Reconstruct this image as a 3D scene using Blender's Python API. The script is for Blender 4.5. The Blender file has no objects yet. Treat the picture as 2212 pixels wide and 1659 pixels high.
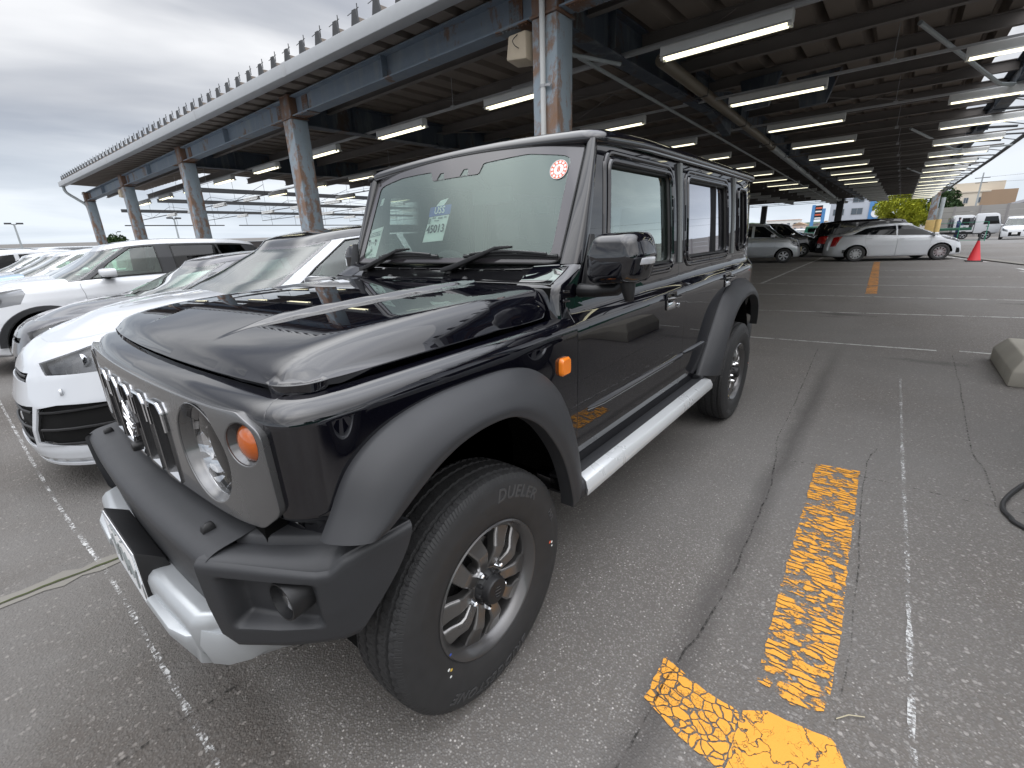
import bpy, bmesh, math, random
import numpy as np
from mathutils import Vector, Matrix
from mathutils.geometry import delaunay_2d_cdt
random.seed(7)
R = math.radians
SC = bpy.context.scene
COL = SC.collection

# ------------------------------------------------------------ camera, world, sun, exposure
CAM = (0.7597, 1.5173, 1.2914)
yaw, pitch, roll = R(219.79), R(17.68), R(-2.28)
cd = bpy.data.cameras.new('camera'); cam = bpy.data.objects.new('camera', cd); COL.objects.link(cam)
cd.sensor_width = 36.0; cd.lens = 36.0*978.1/2212.0; cd.clip_start = 0.02; cd.clip_end = 4000
f = Vector((math.cos(yaw)*math.cos(pitch), math.sin(yaw)*math.cos(pitch), -math.sin(pitch)))
r0 = Vector((math.sin(yaw), -math.cos(yaw), 0)); u0 = r0.cross(f)
rr = math.cos(roll)*r0 + math.sin(roll)*u0; uu = -math.sin(roll)*r0 + math.cos(roll)*u0
cam.matrix_world = Matrix(((rr.x, uu.x, -f.x, CAM[0]), (rr.y, uu.y, -f.y, CAM[1]), (rr.z, uu.z, -f.z, CAM[2]), (0, 0, 0, 1)))
SC.camera = cam
SC.render.engine = 'CYCLES'
SC.view_settings.view_transform = 'Standard'
SC.view_settings.look = 'None'
SC.view_settings.exposure = 0.50
SC.view_settings.gamma = 1.0
SC.cycles.max_bounces = 10; SC.cycles.transparent_max_bounces = 24; SC.cycles.glossy_bounces = 5

SUN_EL, SUN_AZ = 52.0, 62.0     # sun direction: elevation, azimuth from +x towards +y
def make_world():
    w = bpy.data.worlds.new('World'); SC.world = w; w.use_nodes = True
    nt = w.node_tree; nt.nodes.clear(); N = nt.nodes; L = nt.links
    out = N.new('ShaderNodeOutputWorld'); bg = N.new('ShaderNodeBackground'); L.new(bg.outputs[0], out.inputs[0])
    sky = N.new('ShaderNodeTexSky'); sky.sky_type = 'NISHITA'; sky.sun_disc = False
    sky.sun_elevation = R(SUN_EL); sky.sun_rotation = R(90-SUN_AZ)
    tc = N.new('ShaderNodeTexCoord'); sep = N.new('ShaderNodeSeparateXYZ'); L.new(tc.outputs['Generated'], sep.inputs[0])
    # cloud deck seen in perspective: direction divided by its height
    zc = N.new('ShaderNodeMath'); zc.operation = 'MAXIMUM'; zc.inputs[1].default_value = 0.0; L.new(sep.outputs[2], zc.inputs[0])
    za = N.new('ShaderNodeMath'); za.operation = 'ADD'; za.inputs[1].default_value = 0.17; L.new(zc.outputs[0], za.inputs[0])
    dx = N.new('ShaderNodeMath'); dx.operation = 'DIVIDE'; L.new(sep.outputs[0], dx.inputs[0]); L.new(za.outputs[0], dx.inputs[1])
    dy = N.new('ShaderNodeMath'); dy.operation = 'DIVIDE'; L.new(sep.outputs[1], dy.inputs[0]); L.new(za.outputs[0], dy.inputs[1])
    cmb = N.new('ShaderNodeCombineXYZ'); L.new(dx.outputs[0], cmb.inputs[0]); L.new(dy.outputs[0], cmb.inputs[1])
    mp = N.new('ShaderNodeMapping'); mp.inputs['Rotation'].default_value = (0, 0, R(35)); mp.inputs['Scale'].default_value = (.55, 1.15, 1); mp.inputs['Location'].default_value = (2.3, .4, 0)
    L.new(cmb.outputs[0], mp.inputs[0])
    n1 = N.new('ShaderNodeTexNoise'); n1.inputs['Scale'].default_value = 1.1; n1.inputs['Detail'].default_value = 5; n1.inputs['Roughness'].default_value = .48; n1.inputs['Distortion'].default_value = .35
    L.new(mp.outputs[0], n1.inputs['Vector'])
    cr = N.new('ShaderNodeValToRGB'); e = cr.color_ramp.elements
    e[0].position = .33; e[0].color = (.36, .38, .43, 1); e[1].position = .62; e[1].color = (.84, .845, .86, 1)
    m = e.new(.48); m.color = (.535, .55, .585, 1)
    L.new(n1.outputs[0], cr.inputs[0])
    # an overcast sky is brighter overhead than at the horizon
    pw = N.new('ShaderNodeMapRange'); pw.interpolation_type = 'SMOOTHSTEP'; pw.inputs['From Min'].default_value = .42; pw.inputs['From Max'].default_value = 1.0
    pw.inputs['To Min'].default_value = .84; pw.inputs['To Max'].default_value = 4.3; L.new(sep.outputs[2], pw.inputs[0])
    sc = N.new('ShaderNodeVectorMath'); sc.operation = 'SCALE'; L.new(cr.outputs[0], sc.inputs[0]); L.new(pw.outputs[0], sc.inputs['Scale'])
    # bluish haze close to the horizon
    hz = N.new('ShaderNodeMapRange'); hz.inputs['From Min'].default_value = 0.0; hz.inputs['From Max'].default_value = .22; hz.inputs['To Min'].default_value = .75; hz.inputs['To Max'].default_value = 0; L.new(sep.outputs[2], hz.inputs[0])
    mh = N.new('ShaderNodeMix'); mh.data_type = 'RGBA'; L.new(hz.outputs[0], mh.inputs['Factor']); L.new(sc.outputs[0], mh.inputs['A']); mh.inputs['B'].default_value = (.60, .68, .78, 1)
    ss = N.new('ShaderNodeVectorMath'); ss.operation = 'SCALE'; ss.inputs['Scale'].default_value = .10; L.new(sky.outputs[0], ss.inputs[0])
    mx = N.new('ShaderNodeMix'); mx.data_type = 'RGBA'; mx.inputs['Factor'].default_value = .93; L.new(ss.outputs[0], mx.inputs['A']); L.new(mh.outputs['Result'], mx.inputs['B'])
    L.new(mx.outputs['Result'], bg.inputs[0]); bg.inputs[1].default_value = 1.0
make_world()
sd = bpy.data.lights.new('sun', 'SUN'); sd.energy = .8; sd.angle = R(110); sd.color = (1, .97, .93)
so = bpy.data.objects.new('sun', sd); COL.objects.link(so)
sdir = Vector((math.cos(R(SUN_EL))*math.cos(R(SUN_AZ)), math.cos(R(SUN_EL))*math.sin(R(SUN_AZ)), math.sin(R(SUN_EL))))
so.rotation_euler = sdir.to_track_quat('Z', 'Y').to_euler(); so.location = (10, 10, 30)

# ------------------------------------------------------------ materials
class NT:
    def __init__(s, name):
        s.m = bpy.data.materials.new(name); s.m.use_nodes = True; s.t = s.m.node_tree; s.t.nodes.clear()
        s.out = s.n('ShaderNodeOutputMaterial')
    def n(s, t, **kw):
        x = s.t.nodes.new(t)
        for k, v in kw.items():
            if k in ('operation', 'data_type', 'blend_type', 'feature', 'distance', 'interpolation_type', 'noise_dimensions', 'wave_type', 'bands_direction', 'voronoi_dimensions', 'noise_type'): setattr(x, k, v)
            else: x.inputs[k.replace('_', ' ')].default_value = v
        return x
    def l(s, a, b): s.t.links.new(a, b)
    def coord(s, kind='Object', scale=(1, 1, 1), rot=(0, 0, 0), loc=(0, 0, 0)):
        tc = s.n('ShaderNodeTexCoord'); mp = s.n('ShaderNodeMapping')
        mp.inputs['Scale'].default_value = scale; mp.inputs['Rotation'].default_value = rot; mp.inputs['Location'].default_value = loc
        s.l(tc.outputs[kind], mp.inputs[0]); return mp.outputs[0]
    def noise(s, vec, scale, detail=4, rough=.5, dist=0):
        x = s.n('ShaderNodeTexNoise', Scale=scale, Detail=detail, Roughness=rough, Distortion=dist); s.l(vec, x.inputs['Vector']); return x.outputs[0]
    def ramp(s, fac, stops):
        x = s.n('ShaderNodeValToRGB'); e = x.color_ramp.elements
        while len(e) < len(stops): e.new(.5)
        for i, (p, c) in enumerate(stops):
            e[i].position = p; e[i].color = (c, c, c, 1) if isinstance(c, (int, float)) else (*c, 1)
        s.l(fac, x.inputs[0]); return x.outputs[0]
    def mix(s, fac, a, b, mode='MIX'):
        x = s.n('ShaderNodeMix', data_type='RGBA', blend_type=mode)
        for v, k in ((fac, 'Factor'), (a, 'A'), (b, 'B')):
            if isinstance(v, bpy.types.NodeSocket): s.l(v, x.inputs[k])
            elif k == 'Factor': x.inputs[k].default_value = v
            else: x.inputs[k].default_value = (*v, 1)
        return x.outputs['Result']
    def math(s, op, a, b=0., c=None):
        x = s.n('ShaderNodeMath', operation=op)
        for i, v in enumerate((a, b) if c is None else (a, b, c)):
            if isinstance(v, bpy.types.NodeSocket): s.l(v, x.inputs[i])
            else: x.inputs[i].default_value = v
        return x.outputs[0]
    def bsdf(s, color, rough=.5, metal=0., coat=0., coatr=.03, spec=.5, ior=1.5, bump=None, bstr=.3, bdist=.01, emit=None, estr=0, coatior=1.5):
        x = s.n('ShaderNodeBsdfPrincipled')
        for k, v in (('Base Color', color), ('Roughness', rough), ('Metallic', metal), ('Coat Weight', coat), ('Coat Roughness', coatr), ('Specular IOR Level', spec), ('IOR', ior), ('Coat IOR', coatior)):
            if isinstance(v, bpy.types.NodeSocket): s.l(v, x.inputs[k])
            elif k == 'Base Color': x.inputs[k].default_value = (*v, 1)
            else: x.inputs[k].default_value = v
        if emit: x.inputs['Emission Color'].default_value = (*emit, 1); x.inputs['Emission Strength'].default_value = estr
        if bump is not None:
            b = s.n('ShaderNodeBump', Strength=bstr, Distance=bdist); s.l(bump, b.inputs['Height']); s.l(b.outputs[0], x.inputs['Normal'])
        return x.outputs[0]
    def done(s, sh): s.l(sh, s.out.inputs[0]); return s.m

def paint(name, col, rough=.35, metal=0., coat=1., flake=.0, coatior=1.5, spec=.5):
    t = NT(name); v = t.coord(scale=(1, 1, 1)); dirt = t.noise(v, 2.2, 3, .6)
    r = t.ramp(dirt, [(.35, rough), (.75, min(1, rough+.10))])
    c = t.mix(t.ramp(dirt, [(.4, 0.), (.8, .12)]), col, tuple(min(1, k*.85+.002) for k in col))
    return t.done(t.bsdf(c, r, metal, coat, .006, coatior=coatior, spec=spec))
def plain(name, col, rough=.5, metal=0., bscale=None, bstr=.2, var=.12, coat=0, spec=.5, vs=6., bdist=.002):
    t = NT(name); v = t.coord(); n = t.noise(v, vs, 4, .6)
    c = t.mix(n, tuple(k*(1-var) for k in col), tuple(min(1, k*(1+var)) for k in col))
    r = t.ramp(n, [(.3, max(0, rough-.05)), (.7, min(1, rough+.06))])
    b = t.noise(v, bscale, 2, .6) if bscale else None
    return t.done(t.bsdf(c, r, metal, coat, .05, spec=spec, bump=b, bstr=bstr, bdist=bdist))
def emis(name, col, s):
    t = NT(name); return t.done(t.bsdf(col, .4, emit=col, estr=s))
def glass(name, tint=(.78, .9, .84), k=1.6, refl=(1, 1, 1), painted_haze=(0, 0, 0), haze_w=0.):
    t = NT(name); tr = t.n('ShaderNodeBsdfTransparent', Color=(*tint, 1)); g = t.n('ShaderNodeBsdfGlossy', Color=(*refl, 1), Roughness=0.0)
    fr = t.n('ShaderNodeFresnel', IOR=1.5); fac = t.math('MINIMUM', t.math('MULTIPLY', fr.outputs[0], k), 1.)
    base = tr.outputs[0]
    if haze_w:
        d = t.n('ShaderNodeBsdfDiffuse', Color=(*painted_haze, 1)); mm = t.n('ShaderNodeMixShader', Fac=haze_w); t.l(base, mm.inputs[1]); t.l(d.outputs[0], mm.inputs[2]); base = mm.outputs[0]  # pale diffuse share paints a milky reflection into the glass colour
    m = t.n('ShaderNodeMixShader'); t.l(fac, m.inputs[0]); t.l(base, m.inputs[1]); t.l(g.outputs[0], m.inputs[2])
    return t.done(m.outputs[0])

M = {}
M['black_paint'] = paint('black_paint', (.003, .003, .0055), .3, 0, 1., coatior=1.85, spec=.0)
M['dark_plastic'] = plain('dark_plastic', (.030, .031, .034), .52, bscale=900, bstr=.25, var=.1, bdist=.0006)
M['black_plastic'] = plain('black_plastic', (.012, .012, .013), .45)
M['black_gloss'] = plain('black_gloss', (.008, .008, .009), .08, coat=1)
M['rubber'] = plain('rubber', (.03, .03, .031), .62, bscale=300, bstr=.15, var=.2)
M['seal'] = plain('seal', (.01, .01, .01), .5)
M['void'] = plain('void', (.004, .004, .004), .9, spec=.1)
M['silver'] = plain('silver', (.47, .49, .505), .36, .5, var=.04)
M['chrome'] = plain('chrome', (.82, .83, .85), .07, 1., var=.03)
M['gunmetal'] = plain('gunmetal', (.115, .115, .118), .20, .7, var=.05, coat=.5)
M['rim_metal'] = plain('rim_metal', (.135, .132, .132), .30, .8, var=.05, coat=.5)
M['white_paint'] = paint('white_paint', (.62, .635, .66), .3)
M['pearl_white'] = paint('pearl_white', (.58, .60, .63), .3)
M['silver_paint'] = paint('silver_paint', (.45, .47, .49), .3, .5)
M['grey_paint'] = paint('grey_paint', (.09, .09, .10), .3, .5)
M['dark_paint'] = paint('dark_paint', (.03, .03, .035), .3, .3)
M['blue_paint'] = paint('blue_paint', (.25, .42, .62), .3, .3)
M['green_paint'] = paint('green_paint', (.01, .10, .06), .35)
M['windshield_glass'] = glass('windshield_glass', (.78, .90, .84), 2.9, refl=(.80, .93, .88), haze_w=.05, painted_haze=(.62, .80, .72))  # greenish sky reflection partly painted in as diffuse haze
M['side_glass'] = glass('side_glass', (.80, .90, .84), 3.9, refl=(.84, .95, .90))
M['privacy_glass'] = glass('privacy_glass', (.06, .065, .07), 1.1)
M['privacy_bright'] = glass('privacy_bright', (.07, .08, .09), 3.4, refl=(.93, .94, 1.))
M['dark_glass'] = plain('dark_glass', (.006, .007, .008), .05, spec=.3, var=0)
M['intake_black'] = plain('intake_black', (.005, .005, .005), .7, spec=.2)
M['grille_grey'] = plain('grille_grey', (.17, .17, .172), .24, .7, var=.05, coat=.6)
M['car_glass'] = glass('car_glass', (.70, .86, .76), 1.5, haze_w=.045, painted_haze=(.55, .75, .62))  # same painted reflection haze for the neighbouring cars
M['lamp_glass'] = glass('lamp_glass', (.95, .96, .97), 1.2)
M['frit'] = plain('frit', (.055, .05, .055), .10, coat=1)
M['orange_lens'] = plain('orange_lens', (.42, .085, .006), .15, coat=1, bscale=60, bstr=.5)
M['red_lens'] = plain('red_lens', (.45, .01, .01), .15, coat=1)
M['rubber_light'] = plain('rubber_light', (.055, .055, .056), .5)
M['rim_bright'] = plain('rim_bright', (.21, .205, .20), .30, .85, var=.05, coat=.4)
M['interior'] = plain('interior', (.085, .088, .09), .7)
M['interior_light'] = plain('interior_light', (.16, .17, .17), .8)
M['seat_fabric'] = plain('seat_fabric', (.05, .052, .055), .9)
M['paper'] = plain('paper', (.80, .82, .80), .7, var=.02)
M['paper_blue'] = plain('paper_blue', (.05, .10, .42), .7, var=.02)
M['ink'] = plain('ink', (.02, .02, .025), .8)
M['ink_grey'] = plain('ink_grey', (.25, .27, .27), .8)
M['sticker_red'] = plain('sticker_red', (.70, .12, .05), .5)
M['plate_white'] = plain('plate_white', (.80, .80, .80), .35, var=.02)
M['plate_ink'] = plain('plate_ink', (.02, .10, .06), .4)
M['yellow_plate'] = plain('yellow_plate', (.75, .5, .08), .4)

# ------------------------------------------------------------ object helpers
def tag(o, label=None, cat=None, group=None, kind=None):
    if label: o['label'] = label
    if cat: o['category'] = cat
    if group: o['group'] = group
    if kind: o['kind'] = kind
    return o
def empty(name, label, cat, loc=(0, 0, 0), rz=0., group=None, rot=None):
    o = bpy.data.objects.new(name, None); COL.objects.link(o); o.location = loc
    o.rotation_euler = rot if rot else (0, 0, rz); o.empty_display_size = .1
    return tag(o, label, cat, group)
def mk(name, V, F, mat, parent=None, sharp=35., smooth=True, normals=None):
    me = bpy.data.meshes.new(name); me.from_pydata([tuple(v) for v in V], [], [tuple(q) for q in F]); me.update()
    if smooth: me.shade_smooth()
    if normals is not None: me.normals_split_custom_set_from_vertices([tuple(n) for n in normals])
    elif smooth and sharp: me.set_sharp_from_angle(angle=R(sharp))
    o = bpy.data.objects.new(name, me); COL.objects.link(o)
    if mat is not None: me.materials.append(M[mat] if isinstance(mat, str) else mat)
    if parent is not None: o.parent = parent
    return o
def copy_tree(o, parent=None):
    c = o.copy(); COL.objects.link(c); c.parent = parent
    for ch in list(o.children): copy_tree(ch, c)
    return c
def mirror_part(o, parent):
    c = o.copy(); COL.objects.link(c); c.parent = parent; c.scale = (o.scale[0], -o.scale[1], o.scale[2])
    c.location = (o.location[0], -o.location[1], o.location[2])
    for ch in list(o.children):
        d = ch.copy(); COL.objects.link(d); d.parent = c
    return c

class MB:
    def __init__(s): s.V = []; s.F = []
    def add(s, V, F):
        b = len(s.V); s.V += [tuple(v) for v in V]; s.F += [tuple(b+i for i in q) for q in F]; return s
    def box(s, x0, x1, y0, y1, z0, z1, T=None):
        V = [(x, y, z) for x in (x0, x1) for y in (y0, y1) for z in (z0, z1)]
        if T is not None: V = [tuple(T @ Vector(v)) for v in V]
        return s.add(V, [(0, 1, 3, 2), (4, 6, 7, 5), (0, 4, 5, 1), (2, 3, 7, 6), (0, 2, 6, 4), (1, 5, 7, 3)])
    def tube(s, P, r, n=8, cap=True, sec=None):
        P = [Vector(p) for p in P]; rs = r if isinstance(r, (list, tuple)) else [r]*len(P)
        up = Vector((0, 0, 1)); t0 = (P[1]-P[0]).normalized()
        if abs(t0.dot(up)) > .95: up = Vector((1, 0, 0))
        a = t0.cross(up).normalized(); b = len(s.V)
        for i, p in enumerate(P):
            t = ((P[min(i+1, len(P)-1)]-P[max(i-1, 0)])).normalized()
            a = (a-t*a.dot(t)).normalized(); c = t.cross(a)
            for k in range(n):
                w = 2*math.pi*(k+.5)/n
                q = (math.cos(w), math.sin(w)) if sec is None else sec[k]
                s.V.append(tuple(p+(a*q[0]+c*q[1])*rs[i]))
        for i in range(len(P)-1):
            for k in range(n):
                k2 = (k+1) % n; s.F.append((b+i*n+k, b+i*n+k2, b+(i+1)*n+k2, b+(i+1)*n+k))
        if cap: s.F.append(tuple(b+k for k in range(n-1, -1, -1))); s.F.append(tuple(b+(len(P)-1)*n+k for k in range(n)))
        return s
    def beam(s, p0, p1, w, h):   # rectangular bar, w across (horizontal), h vertical
        p0, p1 = Vector(p0), Vector(p1); t = (p1-p0).normalized(); up = Vector((0, 0, 1))
        if abs(t.z) > .95: up = Vector((1, 0, 0))
        a = t.cross(up).normalized()*(w/2); c = a.cross(t).normalized()*(h/2); V = []
        for p in (p0, p1): V += [p-a-c, p+a-c, p+a+c, p-a+c]
        return s.add(V, [(3, 2, 1, 0), (4, 5, 6, 7), (0, 1, 5, 4), (1, 2, 6, 5), (2, 3, 7, 6), (3, 0, 4, 7)])
    def ibeam(s, p0, p1, w, h, tf=.016, tw=.010):
        p0, p1 = Vector(p0), Vector(p1); z = Vector((0, 0, 1))
        s.beam(p0+z*(h/2-tf/2), p1+z*(h/2-tf/2), w, tf); s.beam(p0-z*(h/2-tf/2), p1-z*(h/2-tf/2), w, tf); return s.beam(p0, p1, tw, h-2*tf)
    def lathe(s, prof, n=48, axis='y', cen=(0, 0, 0), close=False):   # prof: (radius, along axis)
        b = len(s.V); m = len(prof)
        for k in range(n):
            w = 2*math.pi*k/n; c_, s_ = math.cos(w), math.sin(w)
            for (r, a) in prof:
                v = (r*c_, a, r*s_) if axis == 'y' else ((a, r*c_, r*s_) if axis == 'x' else (r*c_, r*s_, a))
                s.V.append((v[0]+cen[0], v[1]+cen[1], v[2]+cen[2]))
        for k in range(n):
            k2 = (k+1) % n
            for i in range(m-1): s.F.append((b+k*m+i, b+k2*m+i, b+k2*m+i+1, b+k*m+i+1))
            if close: s.F.append((b+k*m+m-1, b+k2*m+m-1, b+k2*m, b+k*m))
        return s
    def prism(s, poly, fn0, fn1):   # poly 2D, maps to two 3D faces
        n = len(poly); V = [fn0(*p) for p in poly]+[fn1(*p) for p in poly]
        return s.add(V, [tuple(range(n-1, -1, -1)), tuple(range(n, 2*n))]+[(i, (i+1) % n, n+(i+1) % n, n+i) for i in range(n)])
    def loft(s, rings, closed=True, cap=False):
        b = len(s.V); n = len(rings[0])
        for rg in rings: s.V += [tuple(v) for v in rg]
        for i in range(len(rings)-1):
            for k in range(n if closed else n-1):
                k2 = (k+1) % n; s.F.append((b+i*n+k, b+i*n+k2, b+(i+1)*n+k2, b+(i+1)*n+k))
        if cap: s.F.append(tuple(b+k for k in range(n-1, -1, -1))); s.F.append(tuple(b+(len(rings)-1)*n+k for k in range(n)))
        return s
    def build(s, name, mat, parent=None, bevel=0., sharp=35., seg=2, subd=0):
        me = bpy.data.meshes.new(name); me.from_pydata(s.V, [], s.F); me.update()
        bm = bmesh.new(); bm.from_mesh(me); bmesh.ops.recalc_face_normals(bm, faces=bm.faces)
        if bevel:
            ed = [e for e in bm.edges if len(e.link_faces) == 2 and e.calc_face_angle(0) > R(28)]
            bmesh.ops.bevel(bm, geom=ed, offset=bevel, segments=seg, affect='EDGES', profile=.5, clamp_overlap=True)
        bm.to_mesh(me); bm.free(); me.shade_smooth(); me.set_sharp_from_angle(angle=R(sharp))
        o = bpy.data.objects.new(name, me); COL.objects.link(o); me.materials.append(M[mat] if isinstance(mat, str) else mat)
        if parent is not None: o.parent = parent
        if subd: q = o.modifiers.new('subd', 'SUBSURF'); q.levels = subd; q.render_levels = subd
        return o

def catmull(P, n=8, closed=False):
    P = [np.array(p, float) for p in P]; out = []; m = len(P)
    for i in range(m if closed else m-1):
        p0 = P[(i-1) % m] if (closed or i > 0) else 2*P[0]-P[1]; p1 = P[i]; p2 = P[(i+1) % m]
        p3 = P[(i+2) % m] if (closed or i < m-2) else 2*P[-1]-P[-2]
        for k in range(n):
            t = k/n; out.append(.5*((2*p1)+(-p0+p2)*t+(2*p0-5*p1+4*p2-p3)*t*t+(-p0+3*p1-3*p2+p3)*t**3))
    if not closed: out.append(P[-1])
    return [tuple(o) for o in out]
def rpoly(pts, n=5):   # polygon corners (x, y, radius) -> rounded outline
    out = []; m = len(pts)
    for i in range(m):
        p = np.array(pts[i][:2], float); r = pts[i][2] if len(pts[i]) > 2 else 0
        if r <= 0: out.append(tuple(p)); continue
        a = np.array(pts[i-1][:2], float)-p; b = np.array(pts[(i+1) % m][:2], float)-p
        la, lb = np.linalg.norm(a), np.linalg.norm(b); a /= la; b /= lb
        ang = math.acos(max(-1, min(1, a@b))); d = min(r/max(math.tan(ang/2), 1e-3), .49*la, .49*lb)
        q0, q1 = p+a*d, p+b*d
        for k in range(n+1):
            t = k/n; out.append(tuple((1-t)**2*q0+2*t*(1-t)*p+t*t*q1))
    return out
def densify(poly, step, closed=True):
    out = []; m = len(poly)
    for i in range(m if closed else m-1):
        a = np.array(poly[i]); b = np.array(poly[(i+1) % m]); k = max(1, int(np.linalg.norm(b-a)/step+.5))
        for j in range(k): out.append(tuple(a+(b-a)*j/k))
    if not closed: out.append(tuple(poly[-1]))
    return out
def area(poly): return .5*sum(poly[i-1][0]*poly[i][1]-poly[i][0]*poly[i-1][1] for i in range(len(poly)))
def inset(poly, d):
    P = [np.array(p) for p in poly]; s = 1 if area(poly) > 0 else -1; out = []; m = len(P)
    for i in range(m):
        a = P[i]-P[i-1]; b = P[(i+1) % m]-P[i]
        na = np.array([-a[1], a[0]])/max(1e-9, np.linalg.norm(a)); nb = np.array([-b[1], b[0]])/max(1e-9, np.linalg.norm(b))
        q = (na+nb)/max(.35, 1+na@nb); out.append(tuple(P[i]+s*d*q))
    return out
def inside(P, poly):
    x, y = P[:, 0], P[:, 1]; r = np.zeros(len(P), bool); n = len(poly)
    for i in range(n):
        x0, y0 = poly[i-1]; x1, y1 = poly[i]
        if y0 == y1: continue
        c = ((y0 > y) != (y1 > y)) & (x < (x1-x0)*(y-y0)/(y1-y0)+x0); r ^= c
    return r
def normals_of(Mf, U, W, e=1e-3):
    a = Mf(U+e, W)-Mf(U-e, W); b = Mf(U, W+e)-Mf(U, W-e); n = np.cross(a, b)
    return n/np.maximum(np.linalg.norm(n, axis=1, keepdims=True), 1e-12)
def panel(name, outline, Mf, mat, parent=None, holes=(), step=.02, gap=.0018, flange=.012, rnd=.0022, flip=None, out=None, vstep=None, thick=None, cen=(0, 0, .8), sx=1.):
    """a sheet cut to an outline in surface coordinates, laid on Mf(u, v), with turned-in rounded edges"""
    vs = step if vstep is None else vstep
    ol = densify(outline, step); ol = inset(ol, gap) if gap else ol
    if area(ol) < 0: ol = ol[::-1]
    hs = []
    for h in holes:
        h = densify(h, step*.7); h = inset(h, -gap) if gap else h
        if area(h) > 0: h = h[::-1]
        hs.append(h)
    allp = list(ol); edges = [(i, (i+1) % len(ol)) for i in range(len(ol))]; loops = [list(range(len(ol)))]
    for h in hs:
        b = len(allp); allp += h; edges += [(b+i, b+(i+1) % len(h)) for i in range(len(h))]; loops.append(list(range(b, b+len(h))))
    A = np.array(ol); mn, mx = A.min(0), A.max(0)
    gx = np.arange(mn[0]+step/2, mx[0], step); gy = np.arange(mn[1]+vs/2, mx[1], vs)
    G = np.array([(x+(vs*.0), y) for y in gy for x in gx]) if len(gx) and len(gy) else np.zeros((0, 2))
    if len(G):
        k = inside(G, ol)
        for h in hs: k &= ~inside(G, h)
        G = G[k]
        B = np.array(allp); keep = []
        for c in range(0, len(G), 400):
            d = np.sqrt(((G[c:c+400, None, :]-B[None])**2).sum(2)).min(1); keep.append(d > min(step, vs)*.45)
        G = G[np.concatenate(keep)] if keep else G
    pts = [Vector(p) for p in allp]+[Vector(p) for p in G]
    vo, eo, fo, vi, ei, fi = delaunay_2d_cdt(pts, edges, [], 0, 1e-7)
    UV = np.array([(v.x, v.y) for v in vo]); F = np.array([q for q in fo if len(q) == 3]); C = UV[F].mean(1)
    k = inside(C, ol)
    for h in hs: k &= ~inside(C, h)
    F = F[k]
    idx = {}
    for n_, src in enumerate(vi):
        for s_ in src: idx.setdefault(s_, n_)
    P = Mf(UV[:, 0], UV[:, 1]); Nn = normals_of(Mf, UV[:, 0], UV[:, 1])
    cenv = np.array(cen)
    sgn = 1.0 if (flip is False) else (-1.0 if flip is True else (1.0 if (Nn*(P-cenv)).sum() > 0 else -1.0))
    if sgn > 0: Fl = [tuple(q) for q in F]
    else: Fl = [tuple(q[::-1]) for q in F]
    Nn = Nn*sgn; V = [tuple(p) for p in P]; NN = [tuple(n) for n in Nn]
    if flange:
        for li, lp in enumerate(loops):
            ids = [idx[i] for i in lp]; m = len(ids)
            uvl = UV[ids]; tang = np.roll(uvl, -1, 0)-np.roll(uvl, 1, 0)
            ou = np.stack([tang[:, 1], -tang[:, 0]], 1); ou /= np.maximum(np.linalg.norm(ou, axis=1, keepdims=True), 1e-9)
            q = uvl+ou*1e-3; O3 = Mf(q[:, 0], q[:, 1])-P[ids]; N3 = Nn[ids]
            O3 -= N3*(O3*N3).sum(1, keepdims=True); O3 /= np.maximum(np.linalg.norm(O3, axis=1, keepdims=True), 1e-9)
            base = P[ids]; rings = [ids]
            for (a, d, wn) in ((rnd*.7, rnd*.3, .7), (rnd, rnd, 0.), (rnd, flange, 0.)):
                b = len(V); pos = base+O3*a-N3*d; nn = N3*wn+O3*(1-wn)
                nn /= np.linalg.norm(nn, axis=1, keepdims=True)
                V += [tuple(p) for p in pos]; NN += [tuple(n) for n in nn]; rings.append(list(range(b, b+m)))
            for r_ in range(3):
                a, b = rings[r_], rings[r_+1]
                for i in range(m):
                    j = (i+1) % m
                    Fl.append((a[i], b[i], b[j], a[j]) if sgn > 0 else (a[j], b[j], b[i], a[i]))
    return mk(name, V, Fl, mat, parent, normals=NN)

def interp(xs, ys):
    xs = np.array(xs, float); ys = np.array(ys, float)
    o = np.argsort(xs); xs, ys = xs[o], ys[o]
    def fn(x): return np.interp(x, xs, ys)
    return fn
def smooth_interp(xs, ys, n=12):
    P = catmull(list(zip(xs, ys)), n); a = np.array(P); o = np.argsort(a[:, 0]); a = a[o]
    def fn(x): return np.interp(x, a[:, 0], a[:, 1])
    return fn
def sstep(a, b, x):
    t = np.clip((x-a)/(b-a), 0, 1); return t*t*(3-2*t)
def text_mb(string, size=1., extrude=.0, bold=False, align='CENTER', spacing=1.):
    cu = bpy.data.curves.new('lettering', 'FONT'); cu.body = string; cu.size = size; cu.extrude = extrude; cu.align_x = align; cu.align_y = 'CENTER'; cu.resolution_u = 3
    cu.space_character = spacing
    if bold: cu.offset = size*.018
    o = bpy.data.objects.new('lettering', cu); COL.objects.link(o); dg = bpy.context.evaluated_depsgraph_get()
    me = o.evaluated_get(dg).to_mesh(); V = [tuple(v.co) for v in me.vertices]; F = [tuple(p.vertices) for p in me.polygons]
    o.evaluated_get(dg).to_mesh_clear(); bpy.data.objects.remove(o); bpy.data.curves.remove(cu)
    return V, F
def ordw(n):
    a = ('zeroth first second third fourth fifth sixth seventh eighth ninth tenth eleventh twelfth thirteenth fourteenth fifteenth sixteenth seventeenth eighteenth nineteenth twentieth').split()
    if n < 21: return a[n]
    t = ('twenty', 'thirty', 'forty')[n//10-2]; return t+'-'+a[n % 10] if n % 10 else t[:-1]+'ieth'
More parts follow.
